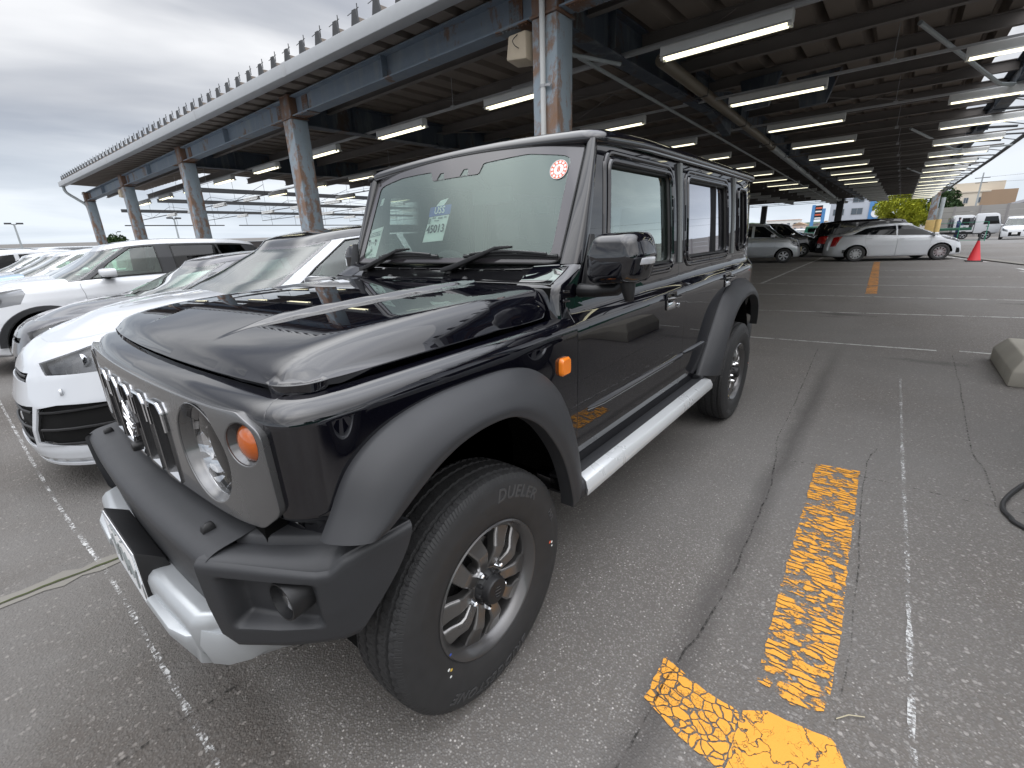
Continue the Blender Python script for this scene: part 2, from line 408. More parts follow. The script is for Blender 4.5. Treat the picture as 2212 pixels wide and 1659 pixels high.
def frame_map(o, ex, ey, ez=None):
    o, ex, ey = Vector(o), Vector(ex).normalized(), Vector(ey).normalized(); ez = ex.cross(ey).normalized() if ez is None else Vector(ez)
    return lambda v: tuple(o+ex*v[0]+ey*v[1]+ez*v[2])
M['orange_lamp'] = plain('orange_lamp', (.95, .24, .02), .2, coat=1)
M['chrome_dark'] = plain('chrome_dark', (.010, .010, .012), .12, 0., coat=1)
M['silver_plate'] = plain('silver_plate', (.66, .68, .69), .30, .3, var=.0)
M['lamp_clear'] = plain('lamp_clear', (.55, .56, .58), .12, .3, coat=1)
def mat_reflector():
    t = NT('reflector'); v = t.coord(); vo = t.n('ShaderNodeTexVoronoi', Scale=26.); t.l(v, vo.inputs['Vector'])
    return t.done(t.bsdf((.82, .83, .85), .06, 1., bump=vo.outputs[0], bstr=.5, bdist=.02))
M['reflector'] = mat_reflector()

# ------------------------------------------------------------ wheel (outer face towards +y, centre at origin)
def arc_text(mb, string, size, radius, mid_deg, y, depth=.0012, facing=1, spacing=1.05, bold=True, flipr=False, slant=0.):
    V, F = text_mb(string, size, 0, bold, spacing=spacing)
    W = []
    for side in (0, 1):
        for (a, b, c) in V:
            a2 = a+slant*b
            rad = radius+b if not flipr else radius-b
            th = R(mid_deg)+(-a2/radius if not flipr else a2/radius)
            W.append((-rad*math.cos(th), y(rad)+(depth if side else -.001), rad*math.sin(th)))
    n = len(V); FF = [tuple(i+n for i in q) for q in F]
    ec = {}
    for q in F:
        for i in range(len(q)):
            e = (q[i], q[(i+1) % len(q)]); k = tuple(sorted(e)); ec.setdefault(k, []).append(e)
    for k, e in ec.items():
        if len(e) == 1: a, b = e[0]; FF.append((a, b, b+n, a+n))
    mb.add(W, FF)
def make_wheel(parent, loc, Rt=.3465, w=.195, rr=.1905, steer=0., detail=True):
    wh = bpy.data.objects.new('wheel', None); COL.objects.link(wh); wh.parent = parent; wh.location = loc; wh.rotation_euler = (0, 0, steer)
    hw = w/2
    ring = [(rr+.006, hw*.78), (rr+.014, hw*.86), (rr+.030, hw*.93), (rr+.050, hw*.985), (rr+.070, hw*1.01), (rr+.088, hw*1.01), (rr+.092, hw*1.0), (rr+.112, hw*.965), (Rt-.026, hw*.93), (Rt-.017, hw*.885), (Rt-.008, hw*.82)]
    # tread: circumferential grooves cut as steps
    gs = [.60, .22, -.22, -.60]; tread = []
    for g in gs:
        cr = lambda yy: Rt-.006*abs(yy/.8)**2.5
        tread += [(cr(g+.06), hw*(g+.06)), (cr(g)-.0075, hw*(g+.035)), (cr(g)-.0075, hw*(g-.035)), (cr(g-.06), hw*(g-.06))]
    prof = ring+tread+[(a, -b) for a, b in ring[::-1]]
    mb = MB()
    n = 240; m = len(prof)
    for k in range(n):
        for i, (r, a) in enumerate(prof):
            ph = 2*math.pi*k/n; rad = r
            if i in (8, 9, 10) and k % 2 == 0: rad -= (.0018, .0034, .003)[i-8]        # shoulder blocks
            if i in (m-9, m-10, m-11) and k % 2 == 0: rad -= .003
            if len(ring) <= i < len(ring)+16 and (i-len(ring)) % 4 in (0, 3):
                lat = (i-len(ring))
                if (k+lat*2) % 3 == 0: rad -= .0035
            mb.V.append((rad*math.cos(ph), a, rad*math.sin(ph)))
    for k in range(n):
        k2 = (k+1) % n
        for i in range(m-1): mb.F.append((k*m+i, k2*m+i, k2*m+i+1, k*m+i+1))
    if detail:
        yf = lambda rad: float(np.interp(rad, [p[0] for p in ring], [p[1] for p in ring]))
        texts = [('DUELER', .048, Rt-.059, 66, .3, 1.15), ('H/L', .027, Rt-.056, 20, .2, 1.2), ('BRIDGESTONE', .044, Rt-.057, 262, .2, 1.2)]
    ty = mb.build('tyre', 'tyre', wh, sharp=32)
    if detail:
        for q in texts: lt = MB(); arc_text(lt, q[0], q[1], q[2], q[3], yf, .0022, slant=q[4], spacing=q[5]); lt.build('sidewall_lettering', 'rubber_light', ty, sharp=20)
    # rim barrel
    b = MB(); fl = hw*.80
    b.lathe([(rr+.011, -fl), (rr+.012, fl-.003), (rr+.012, fl+.006), (rr+.008, fl+.009), (rr+.002, fl+.006), (rr-.004, fl-.004), (rr-.012, fl-.010), (rr-.017, fl-.03), (rr-.022, fl-.07), (rr-.024, -fl*.9), (rr-.02, -fl)], 96)
    b.build('rim_barrel', 'rim_metal', wh, sharp=50)
    # five pairs of angular spokes, each bending outwards to the rim
    sp = MB(); yo = hw*.66
    for k in range(5):
        base = R(90+72*k+8)
        for s_ in (-1, 1):
            def pt(rad, off, y, wd):   # polar helper
                return [(rad*math.cos(base+off)+d*-math.sin(base+off), y, rad*math.sin(base+off)+d*math.cos(base+off)) for d in wd]
            st = [(.046, .30*s_, yo-.008, .020, .012), (.070, .31*s_, yo+.001, .0195, .016), (.104, .30*s_, yo+.010, .0205, .02), (.120, .31*s_, yo+.010, .023, .022), (.146, .355*s_, yo-.001, .0275, .024), (rr-.012, .395*s_, yo-.009, .0325, .026), (rr-.004, .40*s_, yo-.018, .034, .026)]
            rings = []
            for (rad, off, y, wd, h) in st:
                p = pt(rad, off, y, (-wd, -wd*.80, wd*.80, wd))
                rings.append([(p[0][0], y-h-.010, p[0][2]), (p[0][0], y-.005, p[0][2]), (p[1][0], y, p[1][2]), (p[2][0], y, p[2][2]), (p[3][0], y-.005, p[3][2]), (p[3][0], y-h-.010, p[3][2])])
            sp.loft(rings, True, True)
        # web joining a pair at the hub
        w_ = [(.046, -.34), (.080, -.33), (.074, -.12), (.072, 0), (.074, .12), (.080, .33), (.046, .34)]
        sp.prism(w_, lambda r_, o_: (r_*math.cos(base+o_), yo-.028, r_*math.sin(base+o_)), lambda r_, o_: (r_*math.cos(base+o_), yo-.007, r_*math.sin(base+o_)))
    sp.lathe([(.0, yo-.02), (.060, yo-.02), (.062, yo-.008), (.055, yo-.004), (.0, yo-.004)], 40)
    sp.build('spokes', 'rim_bright', wh, bevel=.0024, seg=1, sharp=16)
    if detail:
        for k in range(5):
            a = R(90+72*k+44); c = (.066*math.cos(a), yo-.006, .066*math.sin(a)); b2 = MB(); b2.lathe([(.0, .0), (.018, -.001), (.021, -.012), (.021, -.03)], 20, cen=c); ns = b2.build('nut_seat', 'rim_metal', wh)
            b2 = MB(); b2.lathe([(.0, .026), (.004, .025), (.0085, .019), (.010, .006), (.013, .002), (.013, -.01)], 6, cen=(c[0], c[1]-.002, c[2])); b2.build('wheel_nut', 'chrome', wh)
        # small wheel weights and paint dots on the sidewall
        dots = [('sticker_red', (.262, 1), .0055), ('paper', (.272, 0), .0045), ('paper', (.273, -3), .0035), ('paper', (.225, 211), .0045), ('yellow_plate', (.222, 214), .0045), ('paper', (.236, 216), .004), ('paper_blue', (.196, 204), .004)]
        dd = {}
        for mt, (ra, dg), sz in dots:
            y = float(np.interp(ra, [p[0] for p in ring], [p[1] for p in ring]))+.0015 if ra > rr+.01 else fl+.011
            d = MB(); th = R(dg); c = (-ra*math.cos(th), y, ra*math.sin(th))
            d.add([(c[0]+sz*math.cos(t*.785), c[1], c[2]+sz*math.sin(t*.785)) for t in range(8)], [tuple(range(8))]); d.build('paint_dot', mt, wh)
    cp = MB(); cp.lathe([(.052, yo-.01), (.050, yo+.002), (.047, yo+.006), (.0455, yo+.012), (.041, yo+.014), (.040, yo+.030), (.037, yo+.036), (.030, yo+.0375), (.0, yo+.038)], 40)
    for k in range(10):
        a = R(36*k); c = (.046*math.cos(a), yo+.010, .046*math.sin(a)); cp.lathe([(.0, .006), (.0055, .005), (.007, -.002), (.007, -.01)], 6, cen=c)
    cp.build('hub_cap', 'black_plastic', wh, bevel=.0008)
    if detail:
        e = MB(); zz = [((-.012, .016), (.008, .020)), ((-.016, .004), (.014, .010)), ((-.014, -.010), (.016, -.003)), ((-.006, -.020), (.012, -.014))]
        for (x0, z0), (x1, z1) in zz: e.beam((x0*.8, yo+.0385, z0*.8), (x1*.8, yo+.0385, z1*.8), .0022, .003)
        e.build('emblem', 'gunmetal', wh)
    bd = MB(); bd.lathe([(.0, yo-.055), (.125, yo-.055), (.125, yo-.07), (.06, yo-.075), (.0, yo-.075)], 48); bd.build('brake_disc', 'gunmetal', wh)
    bk = MB(); bk.lathe([(.0, -.06), (rr-.03, -.06), (rr-.03, -.075), (.0, -.075)], 32); bk.build('dust_shield', 'void', wh)
    return wh
def mat_tyre():
    t = NT('tyre'); v = t.coord(); n = t.noise(v, 30, 3)
    sep = t.n('ShaderNodeSeparateXYZ'); t.l(v, sep.inputs[0])
    ang = t.math('ARCTAN2', sep.outputs[2], sep.outputs[0]); rad = t.math('SQRT', t.math('ADD', t.math('MULTIPLY', sep.outputs[0], sep.outputs[0]), t.math('MULTIPLY', sep.outputs[2], sep.outputs[2])))
    # zig-zag sipes across the tread: angle + a triangular wobble over the width
    wob = t.math('PINGPONG', t.math('MULTIPLY', sep.outputs[1], 1.), .008)
    sip = t.math('PINGPONG', t.math('ADD', t.math('MULTIPLY', ang, 34.4), t.math('MULTIPLY', wob, 60.)), .5)
    sm = t.ramp(sip, [(.0, 0.), (.10, 1.)]); mask = t.math('GREATER_THAN', rad, .322)
    groove = t.math('MULTIPLY', t.math('SUBTRACT', 1., sm), mask)
    ringz = t.math('PINGPONG', t.math('MULTIPLY', rad, 1.), .0075); rl = t.ramp(t.math('MULTIPLY', ringz, 133.), [(.0, 0.), (.12, 1.)])
    rm = t.math('MULTIPLY', t.math('LESS_THAN', rad, .300), t.math('GREATER_THAN', rad, .292))
    h = t.math('SUBTRACT', t.math('MULTIPLY', n, .05), groove)
    c = t.mix(n, (.018, .018, .0185), (.034, .034, .035)); c = t.mix(t.math('MULTIPLY', groove, .8), c, (.004, .004, .004))
    return t.done(t.bsdf(c, .55, bump=h, bstr=.6, bdist=.003))
M['tyre'] = mat_tyre()

# ------------------------------------------------------------ the black off-road car
def off_road_car():
    car = empty('off_road_car', 'glossy black boxy off-road car with matte grey fender flares, nearest the camera', 'car')
    # plan line of the body, s = distance along it (s = x on the flat side)
    pl = catmull([(-3.145, 0), (-3.142, .3), (-3.137, .55), (-3.12, .645), (-3.07, .70), (-2.98, .724), (-2.8, .7355), (-2.4, .7375), (-1.2, .7375), (0, .7375), (.22, .7375), (.33, .735), (.395, .727), (.435, .708), (.458, .675), (.476, .62), (.492, .52), (.506, .38), (.515, .2), (.518, 0)], 10)
    PL = np.array(pl); d = np.concatenate([[0], np.cumsum(np.linalg.norm(np.diff(PL, axis=0), axis=1))])
    i0 = np.argmin(np.abs(PL[:, 0])+(PL[:, 1] < .5)*9); S = d-d[i0]+PL[i0, 0]
    smax = S[-1]
    def plan(s):
        s = np.asarray(s, float); m = s > smax; s2 = np.where(m, 2*smax-s, s)
        x = np.interp(s2, S, PL[:, 0]); y = np.interp(s2, S, PL[:, 1]); e = .004
        tx = np.interp(s2+e, S, PL[:, 0])-np.interp(s2-e, S, PL[:, 0]); ty = np.interp(s2+e, S, PL[:, 1])-np.interp(s2-e, S, PL[:, 1])
        L_ = np.sqrt(tx*tx+ty*ty); nx, ny = -ty/L_, tx/L_
        return x, np.where(m, -y, y), nx, np.where(m, -ny, ny)
    def zs(s): return np.interp(s, [-3.1, -2.8, -.5, .3, .55, .8], [1.058, 1.05, 1.008, .992, .996, 1.000])
    def Mside(s, z):      # doors and quarter: shoulder, then the window plane leaning inwards
        s = np.asarray(s, float); z = np.asarray(z, float); h = zs(s)
        t = z-h
        o = np.interp(z, [.40, .46, .52, .60, .70, .9], [.055, .03, .012, .004, 0, 0])
        sh = np.array(catmull([(-.08, 0), (-.03, .0005), (-.008, .004), (.010, .0135), (.026, .0285), (.045, .0400), (.07, .0450), (.12, .0475), (.3, .058), (.45, .070), (.56, .082), (.62, .093), (.68, .12)], 8))
        o = o+np.interp(t, sh[:, 0], sh[:, 1])
        x, y, nx, ny = plan(s); sg = np.sign(y+1e-9)
        return np.stack([x+nx*-o*np.where(ny < 0, 1, 1)*-1*-1, y-ny*o*1, z], 1) if False else np.stack([x-nx*o, y-ny*o, z], 1)
    # make sure the plan normal points outwards
    _x, _y, _nx, _ny = plan(np.array([-1.0]))
    fsg = 1. if _ny[0] > 0 else -1.
    _pl = plan
    def plan(s):
        x, y, nx, ny = _pl(s); return x, y, nx*fsg, ny*fsg
    rl_ = .046
    def fend(s, v):       # fender: vertical, rounded over, then the flat ledge beside the hood; v = height, then distance inwards
        s = np.asarray(s, float); v = np.asarray(v, float); h = zs(s)-.02; arcl = rl_*math.pi/2*.93
        o = np.interp(v, [.40, .46, .52, .60, .70, .9], [.055, .03, .012, .004, 0, 0]); t = v-h
        th = np.clip(t/rl_, 0, math.pi/2*.93); ex = np.maximum(t-arcl, 0)
        oo = np.where(t > 0, rl_*(1-np.cos(th))+ex*.994, 0)+o*(t <= 0); zz = np.where(t > 0, h+rl_*np.sin(th)+ex*.10, v); oo = oo+.050*sstep(.790, .735, v)*sstep(.34, .46, np.where(s > smax, 2*smax-s, s))
        x, y, nx, ny = plan(s); return np.stack([x-nx*oo, y-ny*oo, zz], 1)
    def Mf(s, v):
        return fend(s, v)
    arch_f = [(-.50, .44), (-.495, .60), (-.41, .80), (-.30, .90), (-.17, .935), (0, .945), (.14, .945), (.255, .91), (.335, .86), (.385, .78), (.42, .70), (.44, .60), (.44, .44)]
    # --- fender and front corner
    g = 1.090
    arcv = lambda s: float(zs(np.array([s]))[0])-.02+rl_*math.pi/2*.93
    sgr = .60          # edge of the grille panel along the plan line (set from y = .68)
    k = np.argmin(np.abs(PL[:, 1]-.672)+(PL[:, 0] < .3)*9); sgr = S[k]
    top = [(s, arcv(s)+.024) for s in np.linspace(sgr-.03, -.531, 24)]
    fo = [(-.533, .44)]+top[::-1]+[(sgr, arcv(sgr)+.012), (sgr, .725)]+[(.46, .725), (.415, .725)]+[p for p in arch_f[::-1] if p[1] > .62 and p[0] < .39]+[(-.47, .62), (-.50, .44)]
    fd = panel('fender', fo, Mf, 'black_paint', car, step=.02, flange=.03, rnd=.003)
    # scuttle corner behind the hood, rising to the foot of the pillar
    zl = [1.015, 1.04, 1.08, 1.11, 1.13, 1.143, 1.151, 1.160, 1.174, 1.186, 1.198, 1.210]
    xl = [-.466, -.467, -.469, -.472, -.477, -.486, -.497, -.516, -.546, -.567, -.588, -.612]
    rings = []
    for z, xf_ in zip(zl, xl):
        yo_ = float(Mside(np.array([-.56]), np.array([max(z, 1.05)]))[0][1])
        k_ = max(0, (z-1.14)/.07); c_ = catmull([(xf_, .52), (xf_-.001, .60), (xf_-.005, .642), (xf_-.020, yo_-.014), (xf_-.048, yo_-.001), (-.62-.02*k_, yo_), (-.668-.02*k_, yo_-.001)], 5); rings.append([(x, y, z) for x, y in c_])
    b = MB(); b.loft(rings, False); sc0 = b.build('scuttle_corner', 'black_paint', fd, sharp=70)
    for z in (1.122, 1.092):
        vb = MB(); vb.loft([[(x, .700, z+dz-(-.52-x)*.10) for x, dz in ((-.538, -.006), (-.497, -.006), (-.497, .005), (-.538, .005))], [(x, .7045, z+dz-(-.52-x)*.10) for x, dz in ((-.536, -.003), (-.50, -.003), (-.50, .002), (-.536, .002))]], True, True); vent = vb.build('fender_vent', 'chrome_dark', fd, bevel=.0015)
    lm = MB(); P_ = rpoly([(-.47, .862, .02), (-.375, .862, .02), (-.375, .922, .02), (-.47, .922, .02)], 5); P2 = inset(P_, .006)
    P_ = [(-.468+(x+.468)*.55-.018+.02, z) for x, z in P_]; P2 = [(-.468+(x+.468)*.55-.018+.02, z) for x, z in P2]
    lm.loft([[(x, .736, z) for x, z in P_], [(x, .747, z) for x, z in P_], [(x, .753, z) for x, z in P2]], True, True)
    sm_ = lm.build('side_marker', 'orange_lamp', car)
    # --- nose strip above the grille
    def nose(s, v): return fend(s, v)
    ntop = [(s, arcv(s)+.034) for s in np.linspace(sgr, 2*smax-sgr, 40)]
    no = [(sgr, .995)]+ntop+[(2*smax-sgr, .995)]
    no = [(sgr+.0, .955)]+ntop+[(2*smax-sgr, .955)]
    panel('nose', no, nose, 'black_paint', car, step=.025, flange=.03)
    # lower valance under the grille
    panel('valance', [(sgr+.004, .66), (sgr+.004, .764), (2*smax-sgr-.004, .764), (2*smax-sgr-.004, .66)], fend, 'black_paint', car, step=.03, vstep=.03, flange=.02)
    # --- grille panel with slots and lamp openings (y, z) -> x
    xs_ = smooth_interp([-.72, -.66, -.56, -.4, -.2, 0, .2, .4, .56, .66, .72], [.455, .482, .506, .520, .529, .532, .529, .520, .506, .482, .455])
    def gp(y, z):
        y = np.asarray(y, float); z = np.asarray(z, float)
        return np.stack([xs_(y)-.010*np.clip((z-.95)/.06, 0, 1)**2-.0*z, y, z], 1)
    HLY, HLZ, TSY, TSZ = .470, .892, .630, .945
    def circle(cy, cz, r, n=40): return [(cy+r*math.cos(2*math.pi*i/n), cz+r*math.sin(2*math.pi*i/n)) for i in range(n)]
    slots = []
    for i in range(5):
        c = (i-2)*.127; slots.append(rpoly([(c-.044, .772, .006), (c+.044, .772, .006), (c+.047, .950, .01), (c+.030, .968, .008), (c-.030, .968, .008), (c-.047, .950, .01)], 3))
    go = rpoly([(-.64, .768, .03), (.64, .768, .03), (.686, .805, .03), (.680, .975, .035), (.62, 1.006, .03), (0, 1.006, 0), (-.62, 1.006, .03), (-.680, .975, .035), (-.686, .805, .03)], 5)
    hl = [circle(s_*HLY, HLZ, .1105, 56) for s_ in (1, -1)]; ts = [circle(s_*TSY, TSZ, .0450, 36) for s_ in (1, -1)]
    gr = panel('grille', go, gp, 'grille_grey', car, holes=hl+ts+slots, step=.016, flange=.02, rnd=.003, flip=None, gap=.001)
    # turn signal bowls sit in the panel: separate dark collars
    for i in range(5):   # chrome surround of each slot, recessed insert
        c = (i-2)*.127; sl = slots[i]; m_ = MB(); o1 = inset(sl, -.0015); i1 = inset(sl, .0055)
        ring = lambda pl_, dx: [(float(xs_(y))+dx, y, z) for y, z in pl_]
        n_ = len(o1); hi = [j for j in range(n_) if o1[j][1] > .935]
        k0 = [j for j in range(n_) if o1[j][1] > .93]
        seq = sorted(k0, key=lambda j: -math.atan2(o1[j][1]-.90, o1[j][0]-c)); P3 = [(float(xs_(o1[j][0]))+.005, o1[j][0], o1[j][1]) for j in seq]
        m_.tube([(P3[0][0], P3[0][1]-.001, .905)]+P3+[(P3[-1][0], P3[-1][1]+.001, .905)], .0038, 6); m_.build('slot_trim', 'chrome', gr, sharp=50)
        m2 = MB(); i2 = inset(sl, .001)
        m2.loft([ring(inset(sl, -.002), .0), ring(inset(sl, -.001), .004), ring(inset(sl, .004), .003), ring(i2, -.03)], True); m2.build('slot_frame', 'gunmetal', gr, sharp=40)
        m3 = MB(); x0 = float(xs_(c))
        m3.box(x0-.022, x0-.014, c-.047, c+.020, .778, .966); m3.build('slot_bar', 'gunmetal', gr, bevel=.003)
        m4 = MB(); m4.loft([[(x0-.018, c-.042, .774), (x0-.018, c+.042, .774), (x0-.018, c+.042, .792), (x0-.018, c-.042, .792)], [(x0+.003, c-.042, .774), (x0+.003, c+.042, .774), (x0+.003, c+.042, .777), (x0+.003, c-.042, .777)]], True, True); m4.build('slot_foot', 'chrome', gr)
    # emblem: a stylised angular S in chrome
    eb = MB(); ez = .872; ep = [[(-.040, .010), (-.002, .048), (.018, .030), (-.004, .010), (-.020, .024)], ]
    disc = MB(); disc.lathe([(.0, .008), (.050, .007), (.054, .002), (.054, -.008)], 8, 'x', (.5335, 0, ez)); disc.build('emblem_base', 'chrome_dark', gr, bevel=.002)
    for q in (-.0065, .0065):
        pts = [(-.040, .006), (-.004, .042), (.032, .016)]; eb.tube([(.5445, a+q*.5, ez+b*1.1+q) for a, b in pts], .0026, 6)
        pts = [(-.036, .008), (.036, -.012)]; eb.tube([(.5445, a+q*.6, ez+b*1.1+q) for a, b in pts], .0026, 6)
        pts = [(.040, -.008), (.004, -.046), (-.032, -.020)]; eb.tube([(.5445, a+q*.5, ez+b*1.1+q) for a, b in pts], .0026, 6)
    eb.build('emblem', 'chrome', gr)
    cs = MB(); cs.lathe([(.0, .024), (.012, .023), (.014, .016), (.014, 0)], 20, 'x', (.532, .0, .795)); cs.build('front_camera', 'black_plastic', gr, bevel=.001)
    # --- headlights and turn signals
    for s_ in (1, -1):
        x0 = float(xs_(HLY))+.001
        b = MB(); b.lathe([(.1115, -.004), (.1105, -.003), (.1085, -.005), (.1045, -.012), (.1015, -.018), (.0995, -.020), (.0995, -.085)], 72, 'x', (x0, s_*HLY, HLZ))
        # the outer lip follows the curved panel
        V2 = []
        for (x, y, z) in b.V:
            rad = math.hypot(y-s_*HLY, z-HLZ); k_ = sstep(.096, .111, np.array(rad)); V2.append((x+(float(xs_(y))-float(xs_(HLY)))*float(k_), y, z))
        b.V = V2
        h = b.build('headlight', 'grille_grey', car, sharp=50)
        b = MB(); b.lathe([(.0, -.082), (.02, -.082), (.03, -.078), (.055, -.060), (.080, -.040), (.0985, -.021)], 64, 'x', (x0, s_*HLY, HLZ)); b.build('reflector', 'reflector', h)
        b = MB(); b.lathe([(.0, -.044), (.016, -.046), (.0225, -.052), (.0225, -.078)], 24, 'x', (x0, s_*HLY, HLZ)); b.build('bulb_shield', 'chrome', h)
        b = MB(); b.lathe([(.0, -.0115), (.03, -.0125), (.06, -.0145), (.084, -.0175), (.0985, -.0215)], 64, 'x', (x0, s_*HLY, HLZ)); b.build('lens', 'lamp_glass', h)
        x1 = float(xs_(TSY)); ty_ = s_*TSY
        b = MB(); b.lathe([(.0460, -.003), (.0450, -.003), (.0435, -.005), (.0400, -.010), (.0375, -.014), (.0370, -.03)], 48, 'x', (x1, ty_, TSZ))
        V2 = []
        for (x, y, z) in b.V:
            rad = math.hypot(y-ty_, z-TSZ); k_ = float(sstep(.036, .045, np.array(rad))); V2.append((x+(float(xs_(y))-x1)*k_, y, z))
        b.V = V2; tsg = b.build('turn_signal', 'gunmetal', car, sharp=50)
        b = MB(); b.lathe([(.0, .002), (.014, .000), (.025, -.004), (.032, -.009), (.0365, -.015)], 40, 'x', (x1, ty_, TSZ)); b.build('lens', 'orange_lens', tsg)
    # black backing behind the grille, engine bay block and underbody so that nothing shows through
    k_ = MB(); k_.box(.30, .475, -.60, .60, .62, .985); k_.box(-.55, .30, -.46, .46, .40, .99); k_.box(-.62, -.50, -.66, .66, .42, 1.15)
    k_.box(-3.0, -.50, -.62, .62, .36, .44); k_.box(-.50, .42, -.60, .60, .93, .985)
    k_.build('underbody', 'void', car, sharp=20)
    for x0, x1_ in ((-.52, .40), (-3.02, -2.06)):   # inner wheel housings
        for s_ in (1, -1):
            w_ = MB(); xc = (x0+x1_)/2; rr_ = (x1_-x0)/2; n = 24
            rg = lambda y: [(xc+rr_*.98*math.cos(math.pi*i/n), s_*y, .44+.47*math.sin(math.pi*i/n)) for i in range(n+1)]
            w_.loft([rg(.735), rg(.46)], False); w_.add(rg(.46)+[(xc, s_*.46, .30)], [tuple(range(n+2))]); w_.build('wheel_housing', 'void', car)
    # --- hood
    xq_ = lambda y: .4485-.085*y**2-.055*max(0, y-.45)**1.5
    fr = [(.25, .6782), (.31, .6782)]+[(.3425+.0695*math.cos(R(a)), .6085+.0695*math.sin(R(a))) for a in (78, 62, 46, 30, 14)]+[(xq_(y)-.0008, y) for y in (.60, .55, .48, .38, .26, .13, 0)]
    half = [(-.462, 0), (-.464, .30), (-.466, .52), (-.463, .640), (-.446, .662), (-.40, .668), (-.2, .675), (.05, .677)]+fr
    half = [half[0]]+catmull(half[1:], 4)
    ho = [(x, y) for x, y in half[:-1]]+[half[-1]]+[(x, -y) for x, y in half[1:-1][::-1]]
    def hood(x, y):
        x = np.asarray(x, float); y = np.asarray(y, float); ay = np.abs(y)
        ds = .6785+np.interp(x, [-.5, -.2], [-.012, 0])-ay; ds = np.clip(ds, -.05, .19); df = (.4485-.085*ay**2-.055*np.clip(ay-.45, 0, 1)**1.5)-x; df = np.clip(df, -.07, .39)
        zt_ = smooth_interp([-.60, -.50, -.3, 0, .25, .45, .55], [1.150, 1.147, 1.143, 1.130, 1.112, 1.090, 1.08])(x)
        yb = np.interp(x, [-.5, .42], [.335, .255])
        zt_ = zt_+.013*sstep(yb+.020, yb-.002, ay)*sstep(.04, .26, df)-.004*(ay/.6)**2
        lip = 1.042; F1 = smooth_interp([-.06, -.02, 0, .008, .022, .040, .060, .082, .12, .2], [-.5, -.2, .0, .22, .50, .76, .915, .98, 1., 1.]); F2 = smooth_interp([-.08, -.02, 0, .010, .026, .050, .09, .15, .24, .4], [-.5, -.2, 0, .26, .53, .74, .88, .96, 1., 1.])
        D_ = .07-np.hypot(np.maximum(.07-ds, 0), np.maximum(.07-df, 0)); G_ = np.clip(D_/.022, 0, 1); G_ = G_*(2-G_); m_ = np.clip(F1(ds), 0, 1)*np.clip(F2(df), 0, 1); m_ = np.where((ds < .07) & (df < .07), np.minimum(m_*1.15, 1)*G_*(1-.13*np.clip(np.maximum(ds, df)/.07, 0, 1)), m_)
        return np.stack([x, y, lip+(zt_-lip)*m_], 1)
    panel('hood', ho, hood, 'black_paint', car, step=.011, gap=0, flange=.020, rnd=.003, flip=None, cen=(0, 0, .5))
    # --- cowl below the windshield
    def cowl(x, y):
        x = np.asarray(x, float); y = np.asarray(y, float); z = np.interp(x, [-.62, -.585, -.545, -.515, -.49], [1.202, 1.196, 1.172, 1.158, 1.148]); return np.stack([x, y, z], 1)
    slots_c = []
    for i in range(9):
        yy = -.40+i*.105
        slots_c.append(rpoly([(-.572, yy-.045, .006), (-.572, yy+.045, .006), (-.560, yy+.045, .006), (-.560, yy-.045, .006)], 2))
    cw = panel('cowl', [(-.62, -.66), (-.49, -.655), (-.49, .655), (-.62, .66)], cowl, 'black_gloss', car, holes=slots_c, step=.03, vstep=.05, gap=0, flange=.008, cen=(0, 0, .5))
    b = MB(); b.box(-.66, -.48, -.66, .66, 1.02, 1.135); b.build('cowl_tray', 'void', car)
    for y_ in (.25, -.22):
        b = MB(); b.lathe([(.0, .014), (.008, .012), (.014, .004), (.016, 0)], 14, 'z', (-.505, y_, 1.150)); b.build('washer_nozzle', 'black_plastic', car)
    # --- windshield: slightly bowed
    wb, wt = (-.588, 1.205), (-.772, 1.632)
    def ws(y, t):     # t 0..1 bottom to top
        y = np.asarray(y, float); t = np.asarray(t, float); x = wb[0]+(wt[0]-wb[0])*t; z = wb[1]+(wt[1]-wb[1])*t
        q = (y/.62)**2; return np.stack([x+.012-.032*q, y, z-.030*q*t-.004*q+.004], 1)
    hw = lambda t: .606-.0*t
    wo = rpoly([(-.615, .0, .06), (.615, .0, .06), (.612, 1., .05), (-.612, 1., .05)], 6)
    wi = [(-.575, .045, .07), (.575, .045, .07), (.565, .90, .06), (.38, .935, .05), (.165, .895, .02), (.150, .80, .02), (-.13, .80, .02), (-.150, .895, .02), (-.38, .92, .05), (-.565, .90, .06)]
    wi = rpoly(wi, 5)
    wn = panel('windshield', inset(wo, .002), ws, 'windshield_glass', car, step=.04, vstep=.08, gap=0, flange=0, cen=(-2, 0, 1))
    wsf = lambda y, t: ws(y, t)+np.array([.0025, 0, .0012])
    nt_ = [rpoly([(c-.028, .805, .005), (c+.020, .805, .005), (c+.012, .865, .005), (c-.012, .865, .005)], 2) for c in (-.075, .07)]
    panel('windshield_frit', inset(wo, .004), wsf, 'frit', wn, holes=[wi]+nt_, step=.03, vstep=.05, gap=0, flange=0, cen=(-2, 0, 1))
    ring = [tuple(q) for q in ws(np.array([p[0] for p in densify(wo, .03)]), np.array([p[1] for p in densify(wo, .03)]))]
    b = MB(); b.tube([(x+.001, y, z) for x, y, z in ring]+[(ring[0][0]+.001, ring[0][1], ring[0][2])], .0045, 6, cap=False); b.build('windshield_seal', 'seal', wn)
